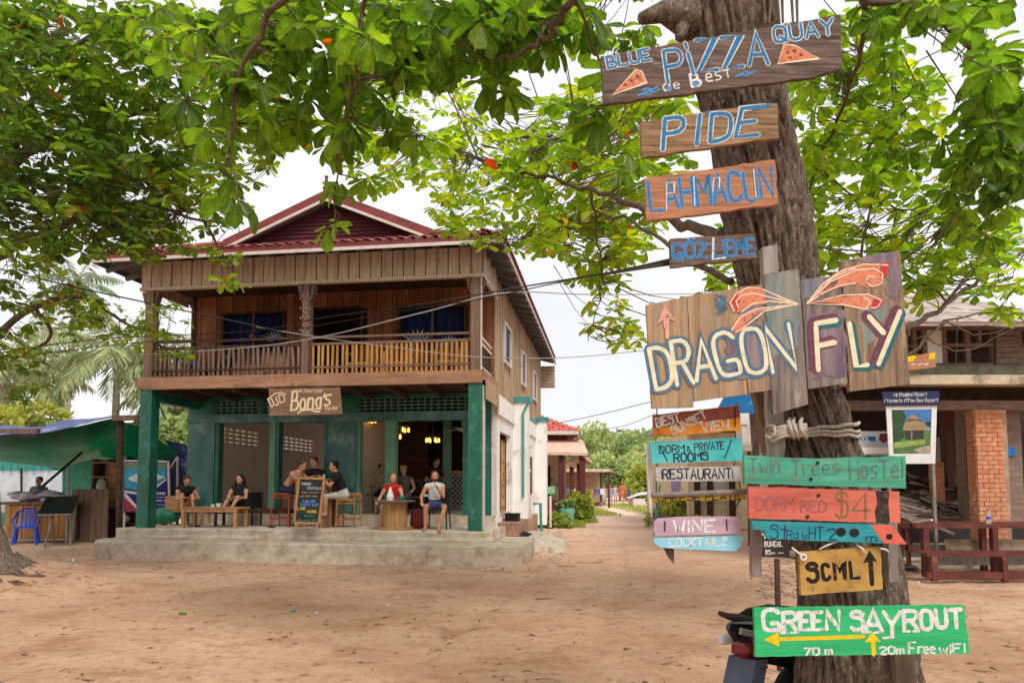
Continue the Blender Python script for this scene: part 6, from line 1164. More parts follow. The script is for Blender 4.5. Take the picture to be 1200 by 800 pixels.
gs = thing('green_notice', 'small green sign on a pale post beside the cafe corner', 'sign', (1.3,24,0)); c = W(645,574,24); MB().bar(c+Vector((0,0,-.2)), (c.x,24,0), .08).build('post', white_trim, gs); pl = Pl(645,574,24); MB().prism([pl(x,y) for x, y in ((640,570),(650.5,569),(650.5,578),(640,579))], (0,.03,0)).build('panel', pm('green notice', S(110,190,130), S(80,160,100)), gs); lay(gs, pw, lambda mb: [ribbon(mb, [(641,y),(649.5,y-.3)], .8, pl, .003) for y in (572,575)])
bush('yellow green shrub beside the porch of the red roofed house', (2.75,27.6,0), .38, .55, 1500, .2, .7); bush('second leafy shrub nearer the road beside the maroon porch', (3.45,33,0), .6, .8, 1200, .2, .55); bush('small weeds around the cafe rear corner', (1.55,24.2,0), .5, .25, 500, .14, .4, LY)
pt = thing('plant_pot', 'mint green pot standing beside the road in front of the shrub', 'pot', (2.15,27.0,0)); MB().lathe([(.2,0),(.27,.1),(.33,.55),(.30,.56),(.27,.5)], (2.15,27.0,0), 14).build('pot', pm('mint pot', S(130,200,176), S(100,170,150)), pt); crown((2.15,27.0,.7), .3,.3,.2, 160, .16, .3, pt, LG, 4, 'foliage', 3)
sh = thing('roadside_shack', 'small shack stacked with goods under a flat roof past the red roofed house', 'shack', (0,0,0)); MB().box(-1.6,43,2.3,1.9,47,2.45).build('roof', pm('faded sheet roof', S(214,196,180), S(180,160,150)), sh)
for x, y in ((-1.5,43.1),(.2,43.1),(1.8,43.1),(1.8,46.8)): MB().box(x-.06,y-.06,0,x+.06,y+.06,2.3).build('post', wood_dark, sh)
MB().box(-1.6,45,0,-1.4,47,2.3).box(-1.5,46.8,0,1.8,46.9,2.3).build('wall', wood_side, sh)
for i in range(16): x, z = -1.2+.38*(i%8), .3+.7*(i//8); k_ = thing('goods_box', ('upper' if i > 7 else 'lower')+' '+['white','maroon','grey','tan','blue'][i % 5]+' box on the roadside shack shelf, '+['leftmost','second from the left','third from the left','left of the middle','right of the middle','third from the right','second from the right','rightmost'][i % 8], 'box', (x+4.3,43.6,z), group='boxes of goods in the roadside shack'); MB().box(x+4.3-.16,43.4,z-.15,x+4.3+.16,43.8,z+U(.05,.25)).build('body', [white_p, maroon, plaster_d, wood_honey, bluetarp][i % 5], k_)
sh.location = (4.3,0,0)
lp = thing('utility_pole', 'pale slim pole above the shack at the end of the road', 'pole', (-1.2+.0,62,0)); MB().tube([(W(709,567,62).x,62,0),(W(709,567,62).x,62,4.6)], [.12,.09], 8).build('pole', white_trim, lp)
# walkers at the road end
def walker(label, px, d, h, yaw, **k): g_ = W(px, 567, d); return person(label, (g_.x, d, 0), yaw, stand=True, lean=.03, hL=(-.25,.08,.85), hR=(.25,.1,.85), scale=h/1.75, group='people walking on the road', voxel=.03, **k)
walker('walker in a coral dress with dark hair, tallest on the road', 729, 50, 1.72, .0, top='orange', thigh='orange', legs='orange', hair=(60,30,24), longhair=.1)
walker('walker in a lilac shirt left of the coral dress', 715, 48, 1.5, .2, top='lilac', thigh='lilac', legs='skin', hair=(90,60,44)); walker('walker in pale pink beside the lilac shirt', 708, 49, 1.45, -.2, top='pink', thigh='white', legs='skin', hair=(70,50,40))
walker('small child in a dark blue top right of the coral dress', 737, 50, 1.3, .3, top='bluesh', thigh='bluesh', legs='skin', hair=(30,26,30)); walker('distant walker in white behind the lilac shirt', 721, 54, 1.5, .0, top='white', thigh='white', legs='pink', hair=(40,30,26))
cv = thing('covered_stall', 'low stall under a lilac and white cover right of the walkers', 'stall', (W(757,567,46).x,46,0)); c = W(757,567,46); MB().box(c.x-1.0,45.3,0,c.x+1.0,46.8,.55).build('body', white_trim, cv)
mb = MB(); vs = [(c.x-1.3+2.6*i/8, 45.2+1.7*j/4, .5+.5*math.sin(math.pi*(i+.4)/8.8)*(.7+.3*math.sin(math.pi*j/4))) for i in range(9) for j in range(5)]; mb.add(vs, [(i*5+j,i*5+j+1,(i+1)*5+j+1,(i+1)*5+j) for i in range(8) for j in range(4)]); mb.build('cover', pm('lilac cover', S(206,176,210), S(230,220,226), scale=(2,2,2)), cv, smooth=True)
# cream building behind the hanging boards
cr_ = thing('cream_building', 'cream building with dark timber posts behind the hanging boards', 'building', (8.6,23,0)); mb = MB(); a = W(806,567,23); mb.box(a.x,23,0,14,30,3.25); mb.build('wall', pm('cream wall bright', S(240,224,186), S(224,204,164), dirt=S(200,180,150)), cr_)
for px in (817,832,858): x = W(px,567,22.9).x; MB().box(x-.09,22.85,0,x+.09,22.98,1.75).build('post', wood_dark, cr_)
for px in (824,846): x = W(px,567,22.9).x; MB().box(x-.28,22.95,.9,x+.28,22.99,1.6).build('window', pm('pale window', S(210,206,196), S(190,186,176)), cr_)
MB().hexa([(a.x-.1,22.6,3.3),(14.5,22.6,3.3),(14.5,30,3.6),(a.x-.1,30,3.6),(a.x-.1,22.6,3.4),(14.5,22.6,3.4),(14.5,30,3.7),(a.x-.1,30,3.7)]).build('roof', pm('grey sheet roof', S(190,186,182), S(150,148,146)), cr_)
bush('yellow green hedge left of the cream building', (W(795,567,24).x,24,0), .9, .55, 1500, .22, .7); bush('large green shrub at the right side of the road', (W(797,567,34).x,34,0), 1.2, 1.35, 1800, .35, .5); bush('pale shrub behind the lilac covered stall', (W(760,567,52).x,52,0), 2.2, 1.6, 1500, .4, .6); bush('low green plant by the foot of the cream building', (W(822,567,22).x,22,0), .45, .25, 500, .14, .5)
pc = thing('hung_cloth', 'lilac cloth hanging beside the yellow green hedge', 'cloth', tuple(W(791,570,22))); MB().prism([W(x,y,22) for x, y in ((786,562),(798,563),(797,577),(790,579),(787,576))], (0,.03,0)).build('cloth', pm('lilac cloth', S(196,170,214), S(170,144,190)), pc); MB().tube([W(784,562,22), W(800,562,22)], .015, 5).build('rail', greywood, pc)
bp_ = thing('bamboo_poles', 'white and teal poles standing at the right road edge', 'pole', (W(763,567,20).x,20,0)); x = W(763,567,20).x; MB().tube([(x,20,0),(x,20,1.9)], .03, 6).build('pole', white_trim, bp_); MB().tube([(x+.1,20.2,0),(x+.3,20.2,1.5)], .03, 6).build('pole', teal_pipe, bp_)
# grass verges
def grass(label, pts, n, L_=.16):
    items = []
    for i in range(n):
        (x0, y0, x1, y1) = R.choice(pts); x, y = U(x0,x1), U(y0,y1); z = ground_h(x, y); items.append((Vector((x,y,z)), Vector((U(-.5,.5),U(-.5,.5),1)), Vector((R.gauss(0,1),R.gauss(0,1),.2)), L_*U(.5,1.3), U(.2,.9)))
    o = leaves_obj('grass', items, LY, None, nst=2, wd=.1); tag(o, label, 'grass')
grass('short green grass along the left side of the road', [(1.2,24,2.6,29),(2.4,27,3.4,33),(3.2,32,5.2,44)], 9000); grass('short green grass on the right road verge', [(6.3,33,12,50),(7.2,25,12,34),(6.6,24,9,34)], 12000, .2)
# ---------------------------------------------------------------- market stalls (left)
tp = thing('green_canopy', 'green tarpaulin canopy with a blue upper side stretched over the market stall', 'canopy', (-11,17,2.5))
def sheet(rows, m, name, parent, sag=0., thick=None):
    mb = MB(); nr, nc = len(rows), len(rows[0]); S_ = 6; P = []
    for j in range((nr-1)*S_+1):
        a = min(int(j/S_), nr-2); q = j/S_-a; row = []
        for i in range((nc-1)*S_+1):
            b_ = min(int(i/S_), nc-2); s_ = i/S_-b_; p = (rows[a][b_].lerp(rows[a][b_+1], s_)).lerp(rows[a+1][b_].lerp(rows[a+1][b_+1], s_), q)
            p = p+Vector((0,0,-sag*math.sin(math.pi*s_)*math.sin(math.pi*min(1,max(0,q)))+.05*noise.noise(p*1.3)+.03*noise.noise(p*4))); row.append(p)
        P.append(row)
    C_ = len(P[0]); mb.add([p for r_ in P for p in r_], [(j*C_+i, j*C_+i+1, (j+1)*C_+i+1, (j+1)*C_+i) for j in range(len(P)-1) for i in range(C_-1)]); return mb.build(name, m, parent, smooth=True)
fe = [W(-60,512,15.5), W(45,507,16), W(132,491,16.5), W(162,498,16.8), W(207,529,17.2)]; be = [W(-60,528,20), W(62,549,20), W(108,538,20), W(150,540,20), W(196,535,19.5)]
gt = pm('green tarpaulin', S(10,124,84)); gt2 = leafmat('tarp glow', [(0,S(8,98,68)),(1,S(8,98,68))], .3, 1.)
sheet([fe, [a.lerp(b_, .5)+Vector((0,0,-.1)) for a, b_ in zip(fe, be)], be], gt2, 'sheet', tp, .12)
sheet([[W(-60,498,16.8), W(45,499,16.8), W(100,490,17), W(131,487,17)], [p+Vector((0,-.02,.01)) for p in [W(-60,513,15.45), W(45,508,15.9), W(95,498,16.3), W(133,490,16.45)]]], bluetarp, 'blue_edge', tp)
MB().bar(W(-20,507,16), W(45,506.5,16), .15, .18).build('beam', wood_post, tp); MB().bar(W(133,490,16.4), W(163,489,16.4), .14, .12).build('beam', wood_post, tp)
MB().tube([W(141,492,16.5), (W(141,600,16.5).x,16.5,0)], .08, 8).build('pole', wood_dark, tp); MB().tube([W(47,572,16.5), W(96,530,17.5)], .035, 6).build('prop', black, tp); MB().tube([W(80,545,17.4),(W(80,600,17.4).x,17.4,0)], .035, 6).build('prop', metal, tp)
tb = thing('blue_canopy', 'pale blue tarpaulin corner sagging over a navy sheet beside the left post', 'canopy', tuple(W(210,540,19)))
sheet([[W(192,515,18), W(215,520,18), W(232,528,18)], [W(203,530,18.6), W(218,538,18.4), W(230,548,18.2)], [W(212,545,18), W(220,556,18), W(229,566,18)]], bluetarp, 'sheet', tb, .05); sheet([[W(148,531,19.5), W(190,531,19.5), W(240,530,19.5)], [W(148,604,19.5), W(190,604,19.5), W(240,604,19.5)]], navy, 'backcloth', tb, 0); MB().tube([W(199,548,18.2), W(208,535,18.2)], .025, 6).tube([W(208,535,18.2),(W(208,535,18.2).x,18.3,0)], .03, 6).build('frame', white_trim, tb)
# stall counter
ct = thing('stall_counter', 'plank fronted market counter under the green canopy behind the blue chair', 'counter', tuple(W(50,600,17.8)))
xa, xb = W(6,600,17.8).x, W(84,600,17.8).x; zt = W(50,590,17.8).z; n_ = 11
for i in range(n_): w_ = (xb-xa)/n_; piece('plank', (round(w_-.012,3),.03,round(zt-.15,2)), (xa+(i+.5)*w_,17.8+.01*(i%2),zt/2-.02+.06), bal_y if i % 3 else wood_honey, ct)
MB().box(xa-.05,17.7,zt-.02,xb+.05,18.8,zt+.05).build('top', wood_post, ct); MB().box(xa,17.85,.1,xb,18.7,zt-.03).build('body', wood_dark, ct); MB().box(xb-.02,17.74,0,xb+.1,17.84,zt+.1).build('end_post', greywood, ct)
dpn = thing('stall_partition', 'dark plank partition between the counter and the concrete post', 'partition', tuple(W(100,600,18))); xa2, xb2 = W(84,600,18.2).x, W(127,600,18.2).x; z2 = W(100,573,18.2).z
for i in range(6): w_ = (xb2-xa2)/6; piece('plank', (round(w_-.012,3),.04,round(z2,2)), (xa2+(i+.5)*w_,18.2,z2/2), wood_post, dpn)
cl_ = thing('cloth_pile', 'heap of white and lilac cloths lying on the stall counter', 'cloth', tuple(W(40,585,18.2))); mb = MB()
for i in range(26): p = W(U(8,84), 586-U(0,8), U(17.9,18.5)); p.z = max(p.z, zt+.06)-.0; mb.ball(p, U(.12,.3), U(.1,.2), U(.05,.13), 8)
mb.build('cloth', pm('pale cloths', S(206,196,206), S(150,140,160), scale=(5,5,5), dirt=S(120,84,72)), cl_, smooth=True, kind='stuff')
wp = thing('tent_wall', 'pale sheet wall at the back of the market stall', 'wall', tuple(W(35,560,21))); mb = MB(); q = [W(-80,551,21), W(72,551,21), W(72,600,21), W(-80,600,21)]; q = [p if p.z > 0 else Vector((p.x,p.y,.05)) for p in q]; mb.prism(q, (0,.05,0)); mb.build('sheet', pm('pale sheet', S(206,212,220), S(180,190,200)), wp); MB().tube([W(25,548,20.9), W(25,590,20.9)], .03, 6).build('post', black, wp)
tf = thing('teal_net', 'teal see-through netting above the pale sheet wall', 'net', tuple(W(20,543,20.9))); mb = MB()
for i in range(14): mb.bar(W(-60+i*9,534,20.9), W(-60+i*9,552,20.9), .025)
for y in (535,541,547): mb.bar(W(-60,y,20.9), W(62,y,20.9), .025)
mb.build('bars', teal_pipe, tf, kind='stuff'); MB().prism([W(-60,534,21.1), W(62,534,21.1), W(62,552,21.1), W(-60,552,21.1)], (0,.02,0)).build('netting', pm('teal net', S(90,176,160), S(60,146,132)), tf)
g_ = W(45,600,19.4); person('figure in a pale grey shirt standing behind the stall counter', (g_.x,19.4,0), .1, stand=True, lean=.05, hL=(-.2,.15,.95), hR=(.2,.15,.95), top='grey', sleeves='grey', thigh='grey', legs='grey', hair=(40,34,34), voxel=.02)
ea = thing('display_easel', 'slanted black display panel on a wooden easel in front of the counter', 'easel', tuple(W(68,600,16.8))); q = [W(54,582,17.1), W(91,580.5,17.1), W(84,601,16.6), W(44,602,16.6)]; MB().prism(q, (0,.03,-.03)).build('panel', black, ea)
MB().tube([W(63,600,16.8), W(52,641,16.4)], .025, 6).build('leg', greywood, ea); MB().tube([W(84,600,17.0), (W(84,600,17).x,17,0)], .025, 6).build('leg', greywood, ea); MB().tube([W(57,588,17.3),(W(57,588,17.3).x,17.6,0)], .025, 6).build('leg', greywood, ea); MB().bar(W(44,603,16.58), W(84,602,16.58), .03, .03).build('ledge', greywood, ea)
bc_ = thing('plastic_chair', 'blue plastic armchair standing at the end of the root mound', 'chair', tuple(G(30,637)), .5); bl = pm('blue plastic', S(36,84,208), S(28,66,176), rough=.35, bump=0, spec=.5)
mb = MB().box(-.23,-.22,.40,.23,.22,.44); mb.build('seat', bl, bc_)
for x in (-1,1):
    for y in (-1,1): MB().bar((x*.25,y*.25,0),(x*.2,y*.19,.41), .05, .04).build('leg', bl, bc_)
    MB().tube([(x*.23,-.2,.42),(x*.27,-.2,.62),(x*.27,.1,.66),(x*.22,.25,.8)], .022, 6).build('armrest', bl, bc_)
for i in range(4): MB().bar((-.12+.08*i,.2,.44),(-.12+.08*i,.29,.84), .055, .015, up=(0,1,0)).build('back_slat', bl, bc_)
MB().tube([(-.24,.22,.5),(-.22,.28,.78),(-.1,.3,.88),(.1,.3,.88),(.22,.28,.78),(.24,.22,.5)], .022, 8).build('back_frame', bl, bc_)
cp = thing('concrete_post', 'round topped concrete post standing in front of the dark partition', 'post', tuple(G(116,632))); g_ = G(116,632); MB().lathe([(.13,-.1),(.125,.6),(.12,1.45),(.09,1.6),(.02,1.66)], g_, 10).build('post', concrete, cp, smooth=True)
cabn = thing('wooden_cabinet', 'low dark wooden cabinet left of the green post', 'cabinet', tuple(G(143,634))); gq = G(143,632); x0, x1 = W(126,600,gq.y).x, W(160,600,gq.y).x; y_ = gq.y
MB().box(x0,y_,.05,x0+.05,y_+.5,.85).box(x1-.05,y_,.05,x1,y_+.5,.85).box(x0,y_+.46,.05,x1,y_+.5,.85).build('side', wood_dark, cabn); MB().box(x0-.03,y_-.04,.85,x1+.03,y_+.52,.9).build('top', wood_post, cabn); MB().box(x0+.052,y_+.02,.42,x1-.052,y_+.455,.45).build('shelf', wood_dark, cabn); MB().ball((lerp(x0,x1,.4),y_+.25,.55), .18,.14,.12, 8).ball((lerp(x0,x1,.65),y_+.25,.2), .2,.15,.15, 8).build('contents', white_p, cabn)
sf = thing('tall_shelf', 'tall pale wooden shelf unit behind the concrete post', 'shelf', tuple(W(128,560,19))); x0, x1 = W(108,560,19).x, W(142,560,19).x
for z in (.2,.7,1.2,1.7,2.1): piece('shelf_board', (round(x1-x0,2),.4,.04), ((x0+x1)/2,19.2,z), wood_honeyx, sf)
for x in (x0,(x0+x1)/2,x1): piece('upright', (.06,.4,2.2), (x,19.2,1.1), wood_post, sf)
MB().box(x0,19.4,.2,x1,19.42,2.1).build('back', wood_dark, sf); MB().box(x1-.3,18.9,.9,x1-.02,18.95,2.1).build('pale_board', wood_honeyx, sf)
# boat banner
bpl = Pl(171,570,17.0); bn_ = thing('banner_stand', 'white framed banner with a white speedboat on blue water behind the green post', 'banner', tuple(bpl(171,570)))
MB().prism([bpl(x,y) for x, y in ((145,540),(197,541),(198,599),(144,600))], (0,.02,0)).build('panel', pm('banner indigo', S(44,44,120), S(34,32,96), bump=0), bn_)
def bpoly(c, q, l): mb = MB(); poly_on(mb, q, bpl, l); mb.build('print', pm('banner '+str(c[0])+str(c[1]), S(*c), S(*[x*.85 for x in c]), bump=0), bn_)
bpoly((120,140,120), [(146,541.5),(195,542),(195,549),(146,549)], .003); bpoly((60,156,190), [(146,549),(195,549),(195,559),(178,571),(160,574),(146,572)], .004); bpoly((214,216,214), [(150,560),(160,555),(172,553),(186,556),(194,559),(182,563),(166,566),(153,563)], .006); bpoly((150,160,170), [(160,556),(166,553),(174,552),(172,556)], .008)
bpoly((214,210,214), [(146,574),(160,576),(178,572),(195,560),(195,562),(179,575),(160,579),(146,577)], .006); bpoly((160,60,66), [(146,580),(152,586),(162,596),(164,599),(146,599)], .005); bpoly((214,210,214), [(146,577),(147,577),(155,586),(166,598),(163,599),(152,588),(146,582)], .006)
mb = MB(); text(mb, 'SPEED FERRY', (180,579), (194,579), 2.2, .5, bpl, .006); text(mb, 'DAILY', (183,587), (194,587), 2.2, .5, bpl, .006); [ribbon(mb, [(x,y),(194,y)], .5, bpl, .006) for x, y in ((181,582),(184,591),(186,595))]; mb.build('lettering', pw, bn_)
for (a_, b_) in (((144,539.5),(198,540.5)),((197,540),(199,600)),((144.5,540),(144,601))): MB().bar(bpl(*a_), bpl(*b_), .04).build('frame', white_trim, bn_)
MB().bar(bpl(145,600,-.03), Vector((bpl(145,600).x,17.03,0)), .04).bar(bpl(198,600,-.03), Vector((bpl(198,600).x,17.03,0)), .04).build('leg', white_trim, bn_)
gb = thing('green_bag', 'bulging green sack beside the left green post on the terrace edge', 'bag', tuple(H(-7.0,.9,.57))); c = W(193,604,15.7); MB().ball(c, .34,.26,.2, 14).ball(c+Vector((-.2,.0,-.05)), .2,.2,.15, 10).ball(c+Vector((.2,0,.04)), .14,.15,.14, 10).build('sack', greenpl, gb, smooth=True)
ghs = thing('green_gabled_house', 'green gabled roof with red edging far left behind the stalls', 'house', (-22,25,0)); MB().prism([(-30,25,0),(-17.6,25,0),(-17.6,25,2.9),(-22.5,25,4.9),(-30,25,2.4)], (0,6,0)).build('wall', pm('green gable wall', S(60,130,110), S(44,104,88)), ghs)
MB().bar((-23,24.8,5.15),(-17.3,24.8,2.85), .3, .16).build('barge_board', pm('salmon edge', S(206,130,116), S(176,100,90)), ghs); MB().hexa([(-22.6,24.7,5.0),(-17.2,24.7,2.8),(-17.2,31,2.8),(-22.6,31,5.0),(-22.6,24.7,5.1),(-17.2,24.7,2.9),(-17.2,31,2.9),(-22.6,31,5.1)]).build('roof', roof_under, ghs)
# ---------------------------------------------------------------- right building
rbd = thing('open_building', 'old two storey building with open ground floor, orange brick pillar and shingled roof', 'building', (8,12.6,0))
def rq(name, m, x0, y0, x1, y1, Y, d, parent=None):   # a box whose front face spans those pixels at depth Y
    a, b_ = W(x0, y1, Y), W(x1, y0, Y); return MB().box(a.x, Y, a.z, b_.x, Y+d, b_.z).build(name, m, parent or rbd)
old = pm('stained cream render', S(206,190,164), S(176,158,132), dirt=S(120,104,84), dirt_amt=.4, dirt_scale=2.2); oldwood = pm('grey brown timber', S(150,128,116), S(110,92,84), scale=(3,14,14))
rq('slab_edge', old, 960, 439, 1330, 450, 12.0, .3); rq('slab', wood_dark, 960, 447, 1330, 452, 12.3, 6); rq('beam', oldwood, 960, 469, 1330, 480, 12.6, .2); rq('soffit_recess', wood_dark, 960, 450, 1330, 469, 12.9, .1)
rq('lower_roof', pm('mossy ledge', S(124,120,104), S(90,88,76)), 960, 428, 1330, 439, 12.7, .1)
brk = thing('x','x','x') if 0 else None
pil = rq('brick_pillar', mortar, 1149, 480, 1179, 640, 12.56, .26); a0, a1 = W(1148,600,12.55).x, W(1180,600,12.55).x; zb, zt_ = 0, W(1160,480,12.55).z; mb = MB(); nrow = 34
for j in range(nrow):
    z = zb+(j+.5)*(zt_-zb)/nrow; off = .5*(j % 2)
    for i in range(3):
        xs = a0+(i-off)*(a1-a0)/2.5; xe = xs+(a1-a0)/2.5-.012; xs, xe = max(xs, a0), min(xe, a1)
        if xe-xs > .03: e_ = U(0,.008); mb.box(xs, 12.55-e_, z-.035, xe, 12.6, z+.035)
    for i in range(1): ys = 12.57+i*.19; mb.box(a0-.012-U(0,.006), ys, z-.035, a0+.05, 12.8, z+.035)
mb.build('brick', brick_m, rbd, kind='stuff')
rq('wood_post', oldwood, 1181, 478, 1195, 618, 12.9, .2); rq('wood_post', redbrown, 1113, 478, 1128, 618, 14, .2); rq('wood_post', oldwood, 1136, 478, 1146, 618, 13.0, .3); rq('small_brick_post', brick_m, 1098, 541, 1106, 620, 13.6, .2)
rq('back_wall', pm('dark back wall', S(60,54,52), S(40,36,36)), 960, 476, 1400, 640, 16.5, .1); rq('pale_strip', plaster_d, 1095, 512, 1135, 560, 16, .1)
a = W(1330,600,12.6); MB().box(5.8,12.3,0,a.x,17,.1).build('floor', concrete, rbd); stk_ = rq('blue_sticker', pm('blue sticker', S(60,130,200), S(40,100,170)), 1180, 524, 1190, 534, 12.87, .01); 
rq('upper_wall', pm('greyish board wall', S(96,86,82), S(70,62,60)), 960, 384, 1340, 440, 14.4, .1); rq('white_panel', plaster_w, 1085, 386, 1107, 431, 13.0, .06)
for x0, x1 in ((1060,1064),(1071,1074),(1083,1086),(1106,1109),(1163,1169),(1193,1197),(1147,1150),(1133,1136.5)): rq('window_post', oldwood, x0, 385, x1, 403 if x0 == 1147 else 428, 12.98, .08)
rq('window_rail', oldwood, 1060, 404, 1086, 406, 12.96, .08); rq('window_rail', oldwood, 1107, 402, 1168, 406, 12.95, .08); rq('window_rail', oldwood, 1194, 402, 1330, 405, 12.95, .08); rq('window_rail', oldwood, 1060, 425, 1168, 428.5, 12.94, .1); rq('window_head', oldwood, 1000, 382, 1330, 386, 12.93, .12)
for k in range(7): y0 = 387+k*6.6; o = rq('louvre_board', oldwood, 1168, y0, 1194, y0+6, 12.9-.012*(k%2), .04)
rq('louvre_foot', oldwood, 1169, 432, 1171.5, 438, 12.88, .05); rq('louvre_foot', oldwood, 1191, 432, 1194, 438, 12.88, .05)
shg = pm('weathered shingle', S(196,180,172), S(150,134,128), scale=(3,8,8), rnd=.1, dirt=S(110,98,92), dirt_amt=.3); rf_ = MB(); p0 = W(960,381,12.2); p1 = W(1290,379,12.2); zr = p0.z; rdg = W(1060,345,17); 
xr0, xr1 = W(900,345,17).x, W(1112,347,17).x; rf_.add([(p0.x-1,12.2,zr),(p1.x,12.2,zr),(xr1,17,rdg.z),(xr0,17,rdg.z),(p1.x,22,zr),(p0.x-1,22,zr)], [(0,1,2,3),(1,4,2),(4,5,3,2)]); ro2 = rf_.build('roof', shg, rbd)
for j in range(12):
    q = j/12; z = lerp(zr, rdg.z, q)+.03; y = lerp(12.15, 17, q)+.12; xa_, xb_ = lerp(p0.x-1, xr0, q), lerp(p1.x, xr1, q); n_ = int((xb_-xa_)/.62)
    for i in range(n_): xc = lerp(xa_, xb_, (i+.5)/n_); (piece('shingle', (.6,.46,.02), (xc+U(-.01,.01), y, z+U(0,.02)), shg, ro2, (math.atan2(rdg.z-zr, 4.8)+U(-.03,.01), U(-.01,.01), 0)) if i > n_*.25 else None)
rq('eave_board', oldwood, 960, 376.5, 1300, 382, 12.1, .05)
MB().tube([W(1122,372,12.3), W(1121,405,12.8), W(1120,425,12.8)], .012, 5).build('cable', greywood, rbd)
ysp = sign('yellow_notice', 'old plank with yellow marks hanging under the upper windows of the right building', [(1063,418),(1096,412),(1097,430),(1063,434)], 11.9, plank_rd, amp=.4, group=None); o, pl = ysp
lay(o, pye, lambda mb: (poly_on(mb, [(1063,418),(1070,416),(1074,418),(1070,423),(1064,424)], pl, .004), poly_on(mb, [(1089,414),(1096,412.5),(1096,420),(1088,421)], pl, .004))); lay(o, pw, lambda mb: [ribbon(mb, [(x,427),(x+5,426)], 1.4, pl, .004) for x in (1068,1076,1083)])
# resort sign and picture, pool poster
o, pl = sign('resort_sign', 'navy sign with white resort lettering above the thatched hut picture', [(1034,459),(1101,458),(1101,473.5),(1035,474)], 11.7, pm('navy sign', S(52,56,96), S(36,38,72), dirt=S(110,120,160), dirt_amt=.2, bump=0), amp=.1, group=None)
seq = [('Mr.Phabhei Resort',(1048,464.5),(1086,463.5),4.2,.5),('(formerly M\'Pay Bay Resort',(1036,471.5),(1099,470.5),4.2,.5)]; lay(o, pw, tx(seq, 0, .004))
o, pl = sign('picture_board', 'white framed picture of a thatched hut on the open building front', [(1038.5,476),(1098,475.5),(1096,543),(1042.5,543)], 11.75, white_p, amp=.1, group=None)
def pic(c, q, l, nm='print'): lay(o, pm('print %d %d %d' % c, S(*c), S(*[x*.82 for x in c]), scale=(6,6,6), bump=0), lambda mb: poly_on(mb, q, pl, l), nm)
pic((80,130,190), [(1045,480),(1092,479),(1091,505),(1046,505)], .003); pic((96,126,76), [(1046,505),(1091,505),(1090,531),(1047,531.5)], .004); pic((58,84,58), [(1045,480),(1058,480),(1062,488),(1058,500),(1060,512),(1050,520),(1046.5,518)], .006); pic((168,146,110), [(1060,495),(1066,492),(1064,489),(1069,485.5),(1076,489.5),(1080,493),(1091,503.5),(1080,504),(1058,504)], .008); pic((104,86,60), [(1060,494.5),(1066,490.5),(1078,491),(1081,494),(1072,492.5)], .010); pic((70,66,56), [(1060,504),(1083,504),(1082,514),(1061,515)], .009); pic((140,140,134), [(1067.5,504),(1069,504),(1069,514),(1067.5,514)], .011); pic((150,176,90), [(1048,518),(1084,515),(1084,520),(1048,525)], .011); pic((176,160,140), [(1078,531),(1070,527),(1084,522),(1091,522),(1090,531)], .011); pic((48,70,50), [(1085,494),(1091,494),(1091,500),(1086,499)], .010)
MB().bar(pl(1043,543,-.05), Vector((pl(1043,543).x,11.8,0)), .05).bar(pl(1095,543,-.05), Vector((pl(1095,543).x,11.8,0)), .05).build('leg', greywood, o)
o, pl = sign('pool_poster', 'pale poster with a blue POOL label left of the hut picture', [(1003,505),(1041,505),(1042,533),(1003,533)], 12.2, pm('pale poster', S(190,196,200), S(170,176,182), bump=0), amp=.1, group=None)
lay(o, pm('poster blue', S(20,116,186), S(16,100,170), bump=0), lambda mb: poly_on(mb, [(1004,511),(1026,511),(1026,517),(1004,517)], pl, .003), 'print'); seq = [('POOL',(1003,516.5),(1020,516.5),4.6,1.1)]; lay(o, pw, tx(seq, 0, .006)); lay(o, pm('poster maroon', S(130,60,66), S(90,40,50), bump=0), lambda mb: poly_on(mb, [(1031,508),(1040,507),(1041,516),(1035,519),(1030,515)], pl, .004), 'print'); lay(o, plaster_w, lambda mb: poly_on(mb, [(1005,524),(1041,524),(1041,531),(1006,531)], pl, .004), 'print')
MB().bar(pl(1010,533,-.05), Vector((pl(1010,533).x,12.3,0)), .05).build('leg', greywood, o)
# wood pile
wpl = thing('wood_pile', 'big heap of dark split firewood and boards left of the brick pillar', 'wood pile', (7,14.5,0)); stm = [wood_dark, pm('black brown stick', S(70,54,48), S(40,32,30)), pm('grey stick', S(150,134,122), S(100,88,80))]
for i in range(150):
    px = U(1050,1142); q = (px-1050)/92; ytop = lerp(558, 575, q); py = U(ytop, 612); Y = lerp(13.2, 14.6, (612-py)/55)+U(-.2,.2); L_ = U(.5,1.6); an = U(-.35,.25)+(-.25); c = W(px, py, Y)
    if c.x-L_/2 < W(1036,600,Y).x: c.x = W(1036,600,Y).x+L_/2
    if c.x+L_/2 > W(1149,600,Y).x: c.x = W(1149,600,Y).x-L_/2
    piece('stick', (round(L_,1), round(U(.05,.12),2), round(U(.04,.09),2)), c, stm[i % 3 if i % 5 else 2], wpl, (U(-.5,.5), an*-.7, U(-.3,.3)))
MB().add([(5.6,14.6,0),(8.6,14.6,0),(8.6,16,0),(5.6,16,0),(6,15,1.5),(8.3,15,1.2),(8.3,16,1.2),(6,16,1.5)], [(0,1,5,4),(1,2,6,5),(3,0,4,7),(4,5,6,7)]).build('core', wood_dark, wpl)
